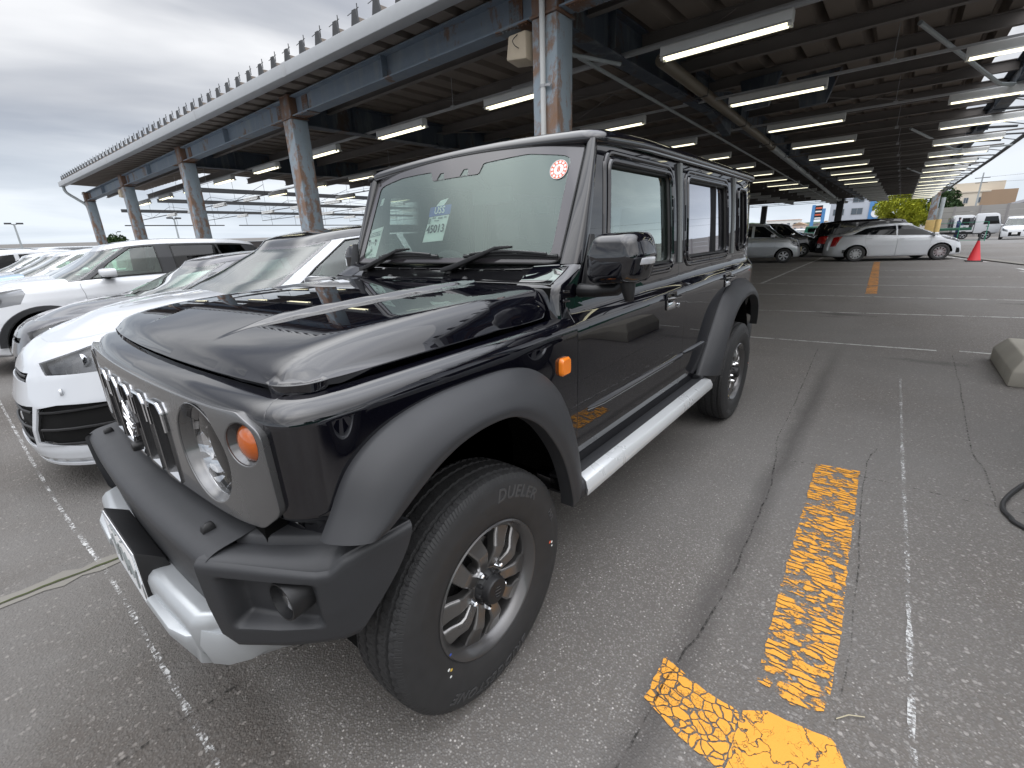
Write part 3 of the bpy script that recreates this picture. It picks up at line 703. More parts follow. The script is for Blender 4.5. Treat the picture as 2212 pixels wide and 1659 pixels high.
    # A pillars and header: body coloured surround of the glass
    for s_ in (1,):
        pts_i = [(.618, 0.0), (.620, .3), (.619, .6), (.616, .9), (.612, 1.03)]
        rings = []
        for (y, t) in pts_i:
            p = ws(np.array([y]), np.array([t]))[0]; zq = p[2]
            ox = np.interp(zq, [1.2, 1.63], [-.668, -.805]); oy = float(Mside(np.array([ox]), np.array([zq]))[0][1])
            a = np.array([p[0]+.003, y, zq]); e_ = np.array([ox, oy, zq]); m1 = a+(e_-a)*.3+np.array([.020, .004, 0]); m2 = a+(e_-a)*.72+np.array([.024, .014, 0])
            cc = catmull([a-np.array([.02, 0, 0]), a+np.array([.006, .003, 0]), m1, m2, e_, e_-np.array([.012, .006, 0])], 4); rings.append(cc)
        b = MB(); b.loft(rings, False); pil = b.build('pillar', 'black_paint', car, sharp=60); mirror_part(pil, car)
    # --- side panels
    dzt = 1.622
    W1 = rpoly([(-.812, 1.150, .03), (-1.475, 1.150, .05), (-1.462, 1.552, .05), (-.86, 1.552, .045)], 6)
    W2 = rpoly([(-1.665, 1.160, .045), (-2.405, 1.160, .045), (-2.36, 1.552, .05), (-1.672, 1.552, .045)], 6)
    W3 = rpoly([(-2.64, 1.165, .05), (-2.86, 1.175, .05), (-2.80, 1.548, .05), (-2.61, 1.548, .045)], 6)
    d1 = [(-.533, .455), (-.533, 1.0), (-.548, 1.09), (-.60, 1.165), (-.672, 1.222), (-.792, 1.60), (-.80, dzt), (-1.564, dzt), (-1.566, 1.1), (-1.57, .455)]
    d2 = [(-1.57, .455), (-1.566, 1.1), (-1.564, dzt), (-2.505, dzt), (-2.525, 1.1), (-2.53, .98), (-2.40, .94), (-2.22, .86), (-2.11, .74), (-2.02, .60), (-1.93, .455)]
    qp = [(-2.525, 1.1), (-2.505, dzt), (-3.035, dzt), (-3.30, 1.2), (-3.36, .60), (-3.18, .60), (-3.06, .78), (-2.95, .90), (-2.76, .975), (-2.53, .98)]
    hp = dict(step=.022, flange=.02, rnd=.003)
    fdoor = panel('front_door', d1, Mside, 'black_paint', car, holes=[W1], **hp)
    rdoor = panel('rear_door', d2, Mside, 'black_paint', car, holes=[W2], **hp)
    qua = panel('quarter_panel', qp, Mside, 'black_paint', car, holes=[W3], **hp)
    inn = lambda d_: (lambda s, z: Mside(s, z)-np.array([0, d_, 0]))
    for W_, dr, mt in ((W1, fdoor, 'side_glass'), (W2, rdoor, 'privacy_bright'), (W3, qua, 'privacy_bright')):
        panel('window', inset(W_, -.01), inn(.020), mt, dr, step=.1, gap=0, flange=0)
        P_ = np.array(densify(W_, .02)); q = Mside(P_[:, 0], P_[:, 1])
        q = [tuple(v) for v in q]; q.append(q[0])
        b = MB(); b.tube([(x, y+.0015, z) for x, y, z in q], .0105, 8, cap=False); b.build('window_trim', 'black_paint', dr)
        Q_ = np.array(densify(inset(W_, .012), .02)); q = Mside(Q_[:, 0], Q_[:, 1]); q = [tuple(v) for v in q]; q.append(q[0])
        b = MB(); b.tube([(x, y-.012, z) for x, y, z in q], .009, 6, cap=False); b.build('window_seal', 'seal', dr)
    # raised ridge round each window opening, as pressed in the door
    for W_, dr in ((W1, fdoor), (W2, rdoor)):
        P_ = np.array(densify(inset(W_, -.026), .02)); q = Mside(P_[:, 0], P_[:, 1]); q = [tuple(v) for v in q]; q.append(q[0])
        b = MB(); b.tube([(x, y-.004, z) for x, y, z in q], .0115, 10, cap=False); b.build('window_ridge', 'black_paint', dr)
    b = MB(); q = inn(.014)(np.array([-2.17, -2.165]), np.array([1.155, 1.555])); b.beam(tuple(q[0]), tuple(q[1]), .022, .012); b.build('window_bar', 'seal', rdoor)
    # protective moulding strip low on the doors
    for (x0, x1_, dr) in ((-.60, -1.56, fdoor), (-1.582, -1.965, rdoor)):
        b = MB(); b.loft([[(x, .7362, z0), (x, .7362+.010*q, z0+.010), (x, .7362+.012*q, .690), (x, .7362+.006*q, .699), (x, .7362, .703)] for x, q, z0 in ((x0, .1, .684), (x0-.12, 1., .670), (x1_, 1., .668))], True, True); b.build('moulding', 'black_paint', dr)
    # door handles: chrome grip over a recessed cup
    for (x, z, dr) in ((-1.365, .992, fdoor), (-2.30, 1.005, rdoor)):
        b = MB(); P_ = rpoly([(x-.062, z-.042, .02), (x+.062, z-.042, .02), (x+.062, z+.040, .02), (x-.062, z+.040, .02)], 5)
        P2 = inset(P_, .010); P3 = inset(P_, .016); b.loft([[(a, .737, c) for a, c in P_], [(a, .7425, c) for a, c in P_], [(a, .7425, c) for a, c in P2], [(a, .7385, c) for a, c in P3]], True, True)
        hd = b.build('door_handle', 'black_gloss', dr)
        b = MB(); b.loft([[(a, .740, c) for a, c in rpoly([(x-.05, z-.034, .02), (x+.05, z-.034, .02), (x+.05, z-.004, .004), (x-.05, z-.004, .004)], 4)], [(a, .744, c) for a, c in rpoly([(x-.045, z-.03, .02), (x+.045, z-.03, .02), (x+.045, z-.008, .004), (x-.045, z-.008, .004)], 4)]], True, True); b.build('handle_cup', 'chrome', dr)
        b = MB(); b.tube([(x-.052, .742, z+.012), (x-.046, .757, z+.014), (x+.046, .757, z+.014), (x+.052, .742, z+.012)], [.008, .011, .011, .008], 8, sec=[(math.cos(2*math.pi*(k+.5)/8)*1.5, math.sin(2*math.pi*(k+.5)/8)*.8) for k in range(8)]); b.build('handle_grip', 'black_gloss', dr, sharp=60)
    b = MB(); b.lathe([(.0, .748), (.007, .748), (.012, .745), (.013, .737)], 20, cen=(-1.455, 0, .958)); b.build('key_lock', 'chrome', fdoor)
    for part in (fd, fdoor, rdoor, qua): mirror_part(part, car)
    # step below the doors
    b = MB(); b.loft([[(x, .66, .47), (x, .745, .475), (x, .79, .462), (x, .800, .440), (x, .795, .405), (x, .66, .395)] for x in (-.46, -1.95)], True, True); st = b.build('side_step', 'dark_plastic', car, bevel=.006)
    b = MB(); b.loft([[(x+e_, .760, .4765), (x+e_*.3, .797, .4635), (x, .8085, .436), (x, .806, .408), (x+e_, .7965, .4075)] for x, e_ in ((-.49, -.02), (-1.94, .02))], True, True); b.build('step_plate', 'silver_plate', st, bevel=.003)
    mirror_part(st, car)
    b = MB(); b.box(-1.98, -.46, .60, .735, .40, .468); sl = b.build('sill', 'black_paint', car, bevel=.01); mirror_part(sl, car)
    # --- flares
    def flare(A, B, name='fender_flare'):
        A = catmull(A, 6); B = catmull(B, 6)
        # resample both to the same number
        def rs(P, n):
            P = np.array(P); d_ = np.concatenate([[0], np.cumsum(np.linalg.norm(np.diff(P, axis=0), axis=1))]); t = np.linspace(0, d_[-1], n); return np.stack([np.interp(t, d_, P[:, i]) for i in range(P.shape[1])], 1)
        n = 90; A = rs(A, n); B = rs(B, n); rings = []
        for j in range(n):
            a, c = A[j], B[j]; ax = np.array([a[0], a[2], a[1]]); bx = np.array([c[0], c[2], c[1]])   # stored x, z, y
            d_ = bx-ax; out = np.array([0, 1, 0])
            m1 = ax+d_*.06+out*.012; m2 = ax+d_*.35+out*.026; m3 = ax+d_*.74+out*.022; m4 = ax+d_*.94+out*.008; m5 = bx+d_*.03-out*.010
            inn_ = bx+d_*.04-out*.05
            rings.append(catmull([ax-out*.012, ax+out*.002, m1, m2, m3, m4, bx+d_*.03, m5, inn_], 3))
        b = MB(); b.loft([[tuple(p) for p in r_] for r_ in rings], False); return b.build(name, 'dark_plastic', car, sharp=50)
    A = [(.425, .742, .742), (.395, .788, .742), (.345, .868, .742), (.262, .922, .742), (.144, .950, .740), (0, .957, .740), (-.172, .950, .740), (-.30, .908, .740), (-.41, .81, .740), (-.48, .68, .740), (-.515, .56, .740), (-.525, .455, .740)]
    B = [(.345, .735, .812), (.315, .752, .818), (.25, .797, .822), (.182, .834, .822), (.10, .860, .822), (0, .868, .822), (-.095, .853, .822), (-.198, .79, .822), (-.285, .685, .822), (-.34, .58, .820), (-.375, .47, .818), (-.385, .425, .812)]
    fl = flare(A, B); mirror_part(fl, car)
    A = [(-1.86, .50, .740), (-1.93, .60, .740), (-2.06, .76, .740), (-2.16, .87, .740), (-2.28, .945, .740), (-2.45, .985, .740), (-2.65, .985, .738), (-2.82, .95, .732), (-2.96, .88, .722), (-3.06, .79, .70), (-3.11, .68, .68)]
    B = [(-2.03, .47, .818), (-2.06, .56, .822), (-2.14, .70, .822), (-2.22, .79, .822), (-2.32, .85, .822), (-2.46, .885, .822), (-2.62, .885, .822), (-2.76, .85, .820), (-2.88, .78, .812), (-2.97, .68, .80), (-3.01, .62, .79)]
    fl = flare(A, B); mirror_part(fl, car)
    b = MB(); b.loft([[(-1.84, .70, .50), (-1.86, .755, .50), (-2.04, .80, .46)], [(-1.88, .70, .44), (-1.90, .752, .44), (-2.05, .79, .42)]], False); b.box(-2.04, -1.87, .70, .765, .44, .50)
    mf = b.build('mud_guard', 'dark_plastic', car, bevel=.006); mirror_part(mf, car)
    # --- roof
    def rring(hwid, x0, x1_, z, r, crown=0):
        P_ = rpoly([(x0, -hwid, r), (x1_, -hwid, r*.8), (x1_, hwid, r*.8), (x0, hwid, r)], 8); P_ = densify(P_, .06)
        return P_
    base = rring(.672, -3.04, -.77, 0, .09); nb = len(base); rings = []
    def sc_(w, dxr, dxf, z, cr_): return [(np.interp(x, [-3.04, -.77], [-3.04+dxr, -.77-dxf]), y*w/.672, z+cr_*(1-(y/.672)**2)-.020*max(0, (x+1.25)/.48)**1.5*(1 if x > -1.25 else 0)) for x, y in base]
    for (w, dr_, df_, z, cr_) in ((.652, .02, .022, 1.616, .028), (.668, .005, .006, 1.617, .028), (.676, 0, -.002, 1.624, .028), (.676, 0, -.002, 1.638, .028), (.668, .008, .006, 1.652, .026), (.650, .02, .02, 1.664, .024), (.60, .06, .06, 1.678, .020), (.45, .20, .20, 1.692, .012), (.15, .7, .7, 1.70, .004)):
        rings.append(sc_(w, dr_, df_, z, cr_))
    b = MB(); b.loft(rings, True, False); b.F.append(tuple(range(len(rings)*nb-nb, len(rings)*nb))); roof = b.build('roof', 'black_paint', car, sharp=60)
    b = MB(); b.tube([(-.80, .655, 1.612), (-1.2, .664, 1.616), (-2.0, .666, 1.618), (-2.9, .660, 1.618)], .0075, 8); dr_ = b.build('drip_rail', 'black_gloss', roof); mirror_part(dr_, roof)
    b = MB(); b.box(-3.02, -.80, -.60, .60, 1.588, 1.600); b.build('headliner', 'interior_light', roof)
    # --- tailgate, rear glass, spare wheel
    def rear(y, z): y = np.asarray(y, float); z = np.asarray(z, float); return np.stack([-3.13+.02*(np.abs(y)/.6)**2+np.interp(z, [.5, 1.1, 1.65], [0, 0, .10]), y, z], 1)
    tg = panel('tailgate', [(-.62, .55), (.62, .55), (.62, 1.1), (.585, 1.61), (-.585, 1.61), (-.62, 1.1)], rear, 'black_paint', car, holes=[rpoly([(-.5, 1.16, .05), (.5, 1.16, .05), (.48, 1.54, .05), (-.48, 1.54, .05)], 4)], step=.08)
    panel('window', [(-.51, 1.15), (.51, 1.15), (.49, 1.55), (-.49, 1.55)], lambda y, z: rear(y, z)+np.array([.015, 0, 0]), 'privacy_glass', tg, step=.2, gap=0, flange=0)
    b = MB(); b.lathe([(.0, -.10), (.19, -.10), (.20, -.13), (.33, -.12), (.345, -.06), (.335, 0), (.0, 0)], 48, 'x', (-3.15, .0, .93)); b.build('spare_wheel_cover', 'black_gloss', tg)
    b = MB(); b.box(-3.24, -3.10, -.72, .72, .44, .60); b.build('rear_bumper', 'dark_plastic', car, bevel=.02)
    # --- interior
    b = MB(); b.loft([[(-.66, y, 1.10), (-.70, y, 1.175), (-.86, y, 1.165), (-.97, y, 1.12), (-1.0, y, .95), (-.95, y, .62)] for y in (-.63, -.3, 0, .3, .63)], False); b.build('dashboard', 'interior', car)
    b = MB(); b.lathe([(.17, -.012), (.182, -.004), (.186, .006), (.182, .016), (.17, .018), (.16, .012), (.158, 0)], 40, 'x', close=True)
    for a in (0, 120, 240): b.beam((0, 0, 0), (0, .165*math.cos(R(a+90)), .165*math.sin(R(a+90))), .03, .02)
    b.lathe([(.0, .03), (.045, .02), (.05, 0), (.0, -.01)], 16, 'x')
    sw = b.build('steering_wheel', 'interior', car); sw.location = (-1.06, -.35, 1.08); sw.rotation_euler = (0, R(22), 0)
    def seat(x, y, w=.25, h=1.0):
        s_ = bpy.data.objects.new('seat', None); COL.objects.link(s_); s_.parent = car; s_.location = (x, y, 0)
        b = MB(); P_ = [(-w, .62), (w, .62), (w*.95, .95), (w*.8, 1.20), (w*.55, 1.25), (-w*.55, 1.25), (-w*.8, 1.20), (-w*.95, .95)]
        b.prism(P_, lambda a, c: (-.03-(c-.62)*.24, a, c), lambda a, c: (.07-(c-.62)*.24, a*.94, c)); b.build('backrest', 'seat_fabric', s_, bevel=.03, seg=3)
        b = MB(); b.box(.0, .46, -w, w, .55, .68); b.build('seat_cushion', 'seat_fabric', s_, bevel=.03, seg=3)
        b = MB(); b.prism([(-.12, 1.27), (.12, 1.27), (.10, 1.44), (-.10, 1.44)], lambda a, c: (-.20, a, c), lambda a, c: (-.11, a, c)); b.tube([(-.16, .05, 1.2), (-.16, .05, 1.3)], .006, 6); b.tube([(-.16, -.05, 1.2), (-.16, -.05, 1.3)], .006, 6); b.build('headrest', 'seat_fabric', s_, bevel=.02, seg=3)
    for x, y in ((-1.72, .34), (-1.72, -.34), (-2.45, .34), (-2.45, -.34)): seat(x, y)
    b = MB(); b.box(-.99, -.96, -.12, .12, 1.455, 1.525); b.tube([(-.95, 0, 1.52), (-.86, 0, 1.575)], .012, 8); b.build('rear_view_mirror', 'interior_light', car, bevel=.012, seg=3)
    b = MB(); b.box(-3.05, -.62, -.60, .60, .44, .56); b.build('floor_pan', 'interior', car)
    for s_ in (1, -1):
        b = MB()
        for x_ in (-1.565, -2.51):
            b.beam((x_, s_*.655, 1.15), (x_, s_*.625, 1.6), .09, .03)
        b.box(-2.9, -.62, s_*.60-.02, s_*.60+.02, .5, 1.13); b.build('inner_trim', 'interior_light', car)
    # --- wipers
    for (y0, y1, yb, zb) in ((.12, .30, .55, 0), (-.46, -.28, .0, 0)):
        # pivot, bend, blade ends on the glass
        def gpt(y, t, o): p = ws(np.array([y]), np.array([t]))[0]; return Vector((p[0]+o*.92, p[1], p[2]+o*.4))
        w_ = bpy.data.objects.new('wiper', None); COL.objects.link(w_); w_.parent = car
        pv = Vector((-.545, y0, 1.182)); bend = gpt(y0+.235, .105, .030); tip = gpt(y0+.30, .115, .028)
        b = MB(); sec = [(-1.2, -.5), (1.2, -.5), (1.2, .5), (-1.2, .5)]
        b.tube([pv-Vector((0, .03, 0)), pv+Vector((0, .03, .012)), bend, tip], [.017, .018, .012, .008], 4, sec=sec); b.lathe([(.0, .02), (.012, .018), (.014, 0)], 16, 'z', tuple(pv-Vector((0, 0, .012)))); b.build('wiper_arm', 'black_plastic', w_, bevel=.002)
        b = MB(); P_ = [gpt(y0+.06+.43*k/8, .050+.012*math.sin(k/8*3.1), .012+.008*math.sin(k/8*math.pi)) for k in range(9)]
        b.tube(P_, .0065, 6); P2 = [gpt(y0+.10+.35*k/6, .060+.012*math.sin(k/6*3.1), .022+.014*math.sin(k/6*math.pi)) for k in range(7)]; b.tube(P2, .0055, 6); b.beam(P_[0], P_[-1], .003, .016)
        for k in (0, 2, 4, 6): b.tube([P_[k+1], P2[k]], .003, 5)
        b.build('wiper_blade', 'black_plastic', w_)
    # --- side mirror
    def side_mirror():
        m_ = bpy.data.objects.new('side_mirror', None); COL.objects.link(m_); m_.parent = car
        rings = []
        for (x, sc2, oy) in ((-.512, .62, .0), (-.520, .82, .0), (-.545, .95, 0), (-.585, 1.0, 0), (-.635, 1.0, 0), (-.655, .97, 0)):
            P_ = rpoly([(.762, 1.142, .03), (.925, 1.150, .035), (.945, 1.232, .05), (.925, 1.300, .04), (.785, 1.300, .045), (.758, 1.24, .03)], 5)
            c = np.array([.853, 1.222]); rings.append([(x+(.022 if False else 0), c[0]+(a-c[0])*sc2, c[1]+(z-c[1])*sc2) for a, z in P_])
        b = MB(); b.loft(rings, True, True); b.build('mirror_housing', 'black_paint', m_, sharp=50)
        b = MB(); b.loft([[(-.656, c_[1], c_[2]) for c_ in rings[3]], [(-.664, .853+(c_[1]-.853)*.9, 1.222+(c_[2]-1.222)*.9) for c_ in rings[3]]], True, True); b.build('mirror_glass', 'chrome', m_)
        b = MB(); b.loft([[(-.580+dx, y, 1.205), (-.545+dx, y, 1.205), (-.545+dx, y, 1.225), (-.580+dx, y, 1.228)] for y, dx in ((.90, .012), (.94, -.01), (.951, -.05))], True, True); b.build('mirror_lamp', 'lamp_clear', m_, bevel=.003)
        b = MB(); b.tube([(-.60, .70, 1.118), (-.60, .76, 1.118), (-.60, .84, 1.125), (-.60, .87, 1.15)], [.024, .022, .020, .022], 10); b.tube([(-.60, .875, 1.15), (-.60, .885, 1.09)], [.028, .014], 10); b.loft([[(-.700, .688, 1.105), (-.600, .700, 1.100), (-.615, .712, 1.10), (-.700, .706, 1.105)], [(-.740, .672, 1.30), (-.700, .678, 1.30), (-.702, .684, 1.30), (-.738, .680, 1.30)]], True, True)
        b.build('mirror_arm', 'black_plastic', m_, bevel=.004)
        return m_
    sm2 = side_mirror(); mm = bpy.data.objects.new('side_mirror', None); COL.objects.link(mm); mm.parent = car; mm.scale = (1, -1, 1)   # the far mirror is folded back against the door
    fold = Matrix.Translation((-.66, -.74, 0)) @ Matrix.Rotation(R(-80), 4, 'Z') @ Matrix.Translation((.60, .76, 0)); mm.matrix_local = fold @ Matrix.Diagonal((1, -1, 1, 1))
    for ch in sm2.children: c = ch.copy(); COL.objects.link(c); c.parent = mm
    b = MB(); b.lathe([(.0, .024), (.012, .021), (.017, .010), (.014, 0)], 16, 'z', (-.775, -.655, 1.605)); b.build('antenna_base', 'black_plastic', car)
    front_bumper(car)
    # --- wheels
    for (x, s_) in ((0, 1), (-2.59, 1), (0, -1), (-2.59, -1)):
        w_ = make_wheel(car, (x, s_*.700, .3465), detail=s_ > 0)
        if s_ < 0: w_.rotation_euler = (0, 0, math.pi)
    return car

def front_bumper(car):
    bp = bpy.data.objects.new('front_bumper', None); COL.objects.link(bp); bp.parent = car
    # centre section: rings across y of a profile in (x, z)
    def prof(y):
        ay = abs(y); k = min(1, ay/.55); x = .604-.022*k**2
        return [(.46-.03*k**2, .735), (x-.075, .722), (x-.030, .716), (x-.008, .706), (x+.0, .692), (x-.002, .672), (x-.022, .56), (x-.028, .512), (x-.05, .50), (.40, .50)]
    ys = np.linspace(-.555, .555, 31)
    b = MB(); b.loft([[(x, y, z) for x, z in catmull(prof(y), 3)] for y in ys], False, False); b.build('bumper_centre', 'dark_plastic', bp, sharp=60)
    for s_ in (1, -1):
        # corner pod: plan curve bends back to the wheel; t along, v down the section
        path = catmull([(.594, .538), (.578, .566), (.545, .608), (.505, .660), (.465, .710), (.440, .738), (.418, .758), (.385, .776), (.33, .795), (.264, .812)], 8); PA = np.array(path)
        dd = np.concatenate([[0], np.cumsum(np.linalg.norm(np.diff(PA, axis=0), axis=1))]); tl = dd[-1]
        tx_ = lambda xx: float(np.interp(-xx, -PA[:, 0], dd))/tl
        zt = lambda t: np.interp(t/tl, [0, .08, tx_(.505), tx_(.448), tx_(.430), tx_(.405), tx_(.37), 1], [.706, .704, .686, .672, .674, .697, .708, .724])
        zb = lambda t: np.interp(t/tl, [0, .06, .3, .7, 1], [.482, .462, .458, .478, .535])
        te = tx_(.412)
        def pod(t, v):   # v 0..1 down the face; the rear edge leans forwards towards the bottom
            t = np.asarray(t, float); v = np.asarray(v, float); t = t*(1-(1-te)*np.clip(v, 0, 1)**1.8); x = np.interp(t, dd, PA[:, 0]); y = np.interp(t, dd, PA[:, 1])
            e = .008; tx = np.interp(t+e, dd, PA[:, 0])-np.interp(t-e, dd, PA[:, 0]); ty = np.interp(t+e, dd, PA[:, 1])-np.interp(t-e, dd, PA[:, 1]); L_ = np.sqrt(tx*tx+ty*ty)+1e-9; nx, ny = ty/L_, -tx/L_
            z0, z1 = zt(t), zb(t); z = z0+(z1-z0)*v
            o = np.interp(v, [0, .02, .05, .10, .5, .88, .95, 1.0], [.010, .003, .0005, .0, .006, .018, .026, .040])
            rx = (t/tl-tx_(.570))/(tx_(.452)-tx_(.570)); inside_ = sstep(-.06, .10, rx)*sstep(1.04, .90, rx)*sstep(.12, .18, v)*sstep(.72, .63, v)
            o = o+inside_*(.046-.026*np.clip(rx, 0, 1))
            return np.stack([x-nx*o, s_*(y-ny*o), z], 1)
        nt_, nv = 90, 60; T_ = np.linspace(0, tl, nt_); Vv = np.linspace(0, 1, nv)
        b = MB(); b.loft([[tuple(p) for p in pod(np.full(nv, t), Vv)] for t in T_], False)
        # top shelf, sunk behind the crest, then the raised lip along the body
        def topr(t):
            p = pod(np.array([t]), np.array([0.]))[0]; k = t/tl
            lx = np.interp(k, [0, .25, tx_(.44), .8, 1], [.512, .475, .392, .325, .258]); ly = np.interp(k, [0, .25, tx_(.44), .8, 1], [.536, .602, .716, .752, .765])*s_
            bx, by = lx-.045, ly-s_*.02*min(1, k*1.4); q = np.array([lx, ly, .713+.004*k]); e_ = np.array([bx-.055, by-s_*.09*min(1, k*3+.1), .741]); d_ = q-p; w_ = min(1, (1-k)*5)
            return [tuple(p), tuple(p+d_*.06+np.array([0, 0, .003])), tuple(p+d_*.5+np.array([0, 0, .0])), tuple(q-np.array([0, 0, .010*w_])), tuple(q+np.array([-.003, -.002*s_, .004])), tuple(q+np.array([-.009, -.004*s_, .009])), tuple(e_)]
        b.loft([topr(t) for t in T_], False)
        # step between the centre section and the pod, and the rear return beside the wheel
        p0 = pod(np.full(nv, 0.), Vv); b.loft([[tuple(p) for p in p0], [(p[0]-.012, s_*.534, p[2]) for p in p0], [(p[0]-.05, s_*.530, p[2]) for p in p0]], False)
        p1 = pod(np.full(nv, tl), Vv); b.loft([[tuple(p) for p in p1], [(p[0]-.004, p[1]-s_*.006, p[2]) for p in p1], [(p[0]+.01, p[1]-s_*.14, p[2]) for p in p1]], False)
        pb = [pod(np.array([t]), np.array([1.]))[0] for t in T_]; b.loft([[tuple(p) for p in pb], [(p[0]*.8, p[1]*.85, p[2]-.002) for p in pb]], False)
        b.build('bumper_corner', 'dark_plastic', bp, sharp=42)
        # fog lamp: a short hooded cylinder in the recess
        fc = (.474, s_*.662, .606)
        f_ = MB(); f_.lathe([(.042, -.05), (.0435, .016), (.0425, .022), (.039, .022), (.037, .004), (.037, -.004)], 40, 'x', (0, 0, 0)); fo_ = f_.build('fog_lamp', 'black_plastic', bp, sharp=40)
        fo_.location = fc; fo_.rotation_euler = (0, 0, s_*R(6))
        f_ = MB(); f_.lathe([(.0, .016), (.02, .014), (.037, .008)], 32, 'x'); f_.build('lens', 'lamp_glass', fo_)
        f_ = MB(); f_.lathe([(.0, -.010), (.02, -.004), (.037, .004)], 32, 'x'); f_.build('reflector', 'reflector', fo_)
        # little black washer caps on the ledge
        c_ = MB(); c_.loft([[(x_*.68, y_*.68, 0) for x_, y_ in ((-.020, -.015), (.020, -.015), (.020, .015), (-.020, .015))], [(x_*.68, y_*.68, .012) for x_, y_ in ((-.018, -.012), (.016, -.012), (.016, .012), (-.018, .012))], [(x_*.68, y_*.68, .018) for x_, y_ in ((-.012, -.008), (.006, -.008), (.006, .008), (-.012, .008))]], True, True)
        w_ = c_.build('washer_cap', 'black_plastic', bp, bevel=.0015); w_.location = (.538, s_*.462, .7175)
    # silver skid bar
    b = MB(); ys = [-.56, -.50, -.47, -.44, -.3, -.1, .1, .3, .44, .47, .50, .56]
    def sk(y):
        ay = abs(y); back = 0 if ay < .44 else (ay-.44); x = .634-.02*(ay/.44)**2-back*.9*(1 if ay < .5 else 1.5); zt_ = .522-.10*(sstep(.46, .56, np.array(ay))); x2 = x-.08
        return [(x2-.04, y*.98, zt_-.010), (x-.030, y, zt_), (x-.012, y, zt_-.004), (x-.0, y, zt_-.026), (x-.004, y, .432), (x-.020, y, .400), (x-.05, y, .362), (x-.085, y, .345), (x2-.12, y*.97, .345)]
    b.loft([catmull(sk(float(y)), 2) for y in ys], False); b.build('skid_bar', 'silver', bp, sharp=50)
    for s_ in (1, -1):
        b = MB(); b.loft([[(.575, y*s_, .36), (.615, y*s_, .395), (.648-e_, y*s_, .452), (.646-e_, y*s_, .470), (.600, y*s_, .470)] for y, e_ in ((.20, 0), (.36, .005), (.42, .022), (.44, .04))], True, True); b.build('skid_blade', 'silver', bp, bevel=.006)
        # silver return running back under the corner
        b = MB(); b.loft([[(x-.03, s_*(y-.05), zt_), (x, s_*y, zt_), (x+.010, s_*(y+.006), zt_-.03), (x-.005, s_*(y-.006), zb_+.012), (x-.03, s_*(y-.03), zb_), (x-.05, s_*(y-.09), zb_)] for x, y, zt_, zb_ in ((.600, .455, .488, .372), (.578, .485, .478, .368), (.54, .515, .474, .372), (.46, .54, .472, .385), (.36, .555, .470, .41), (.30, .555, .468, .43))], False); b.build('skid_end', 'silver', bp, sharp=40)
    # licence plate on a dark tapered shroud
    b = MB(); b.loft([[(.637, -.172, .402), (.637, .172, .402), (.637, .172, .586), (.637, -.172, .586)], [(.560, -.20, .42), (.560, .20, .42), (.582, .185, .545), (.582, -.185, .545)]], True, True); b.build('plate_holder', 'black_plastic', bp, bevel=.004)
    b = MB(); b.box(.638, .6405, -.166, .166, .413, .579); pt = b.build('licence_plate', 'plate_white', bp, bevel=.001)
    rim = MB(); 
    for (y0, y1, z0, z1) in ((-.166, .166, .574, .579), (-.166, .166, .413, .418), (-.166, -.161, .418, .574), (.161, .166, .418, .574)): rim.box(.6405, .6425, y0, y1, z0, z1)
    rim.build('plate_rim', 'chrome', pt)
    ink = MB()
    marks = [[(-.10, .556), (-.085, .562), (-.07, .554)], [(-.05, .560), (-.03, .554)], [(.02, .556), (.04, .562)], [(-.125, .50), (-.11, .525), (-.10, .46)], [(-.075, .45), (-.06, .50), (-.045, .52)], [(-.02, .52), (.0, .47), (-.005, .45)], [(.03, .525), (.045, .49), (.03, .455)], [(.07, .52), (.085, .47)], [(.11, .45), (.12, .49), (.14, .52)]]
    for m_ in marks: ink.tube([(.6408, y, z) for y, z in m_], .0035, 6)
    ink.build('plate_relief', 'ink_grey', pt)

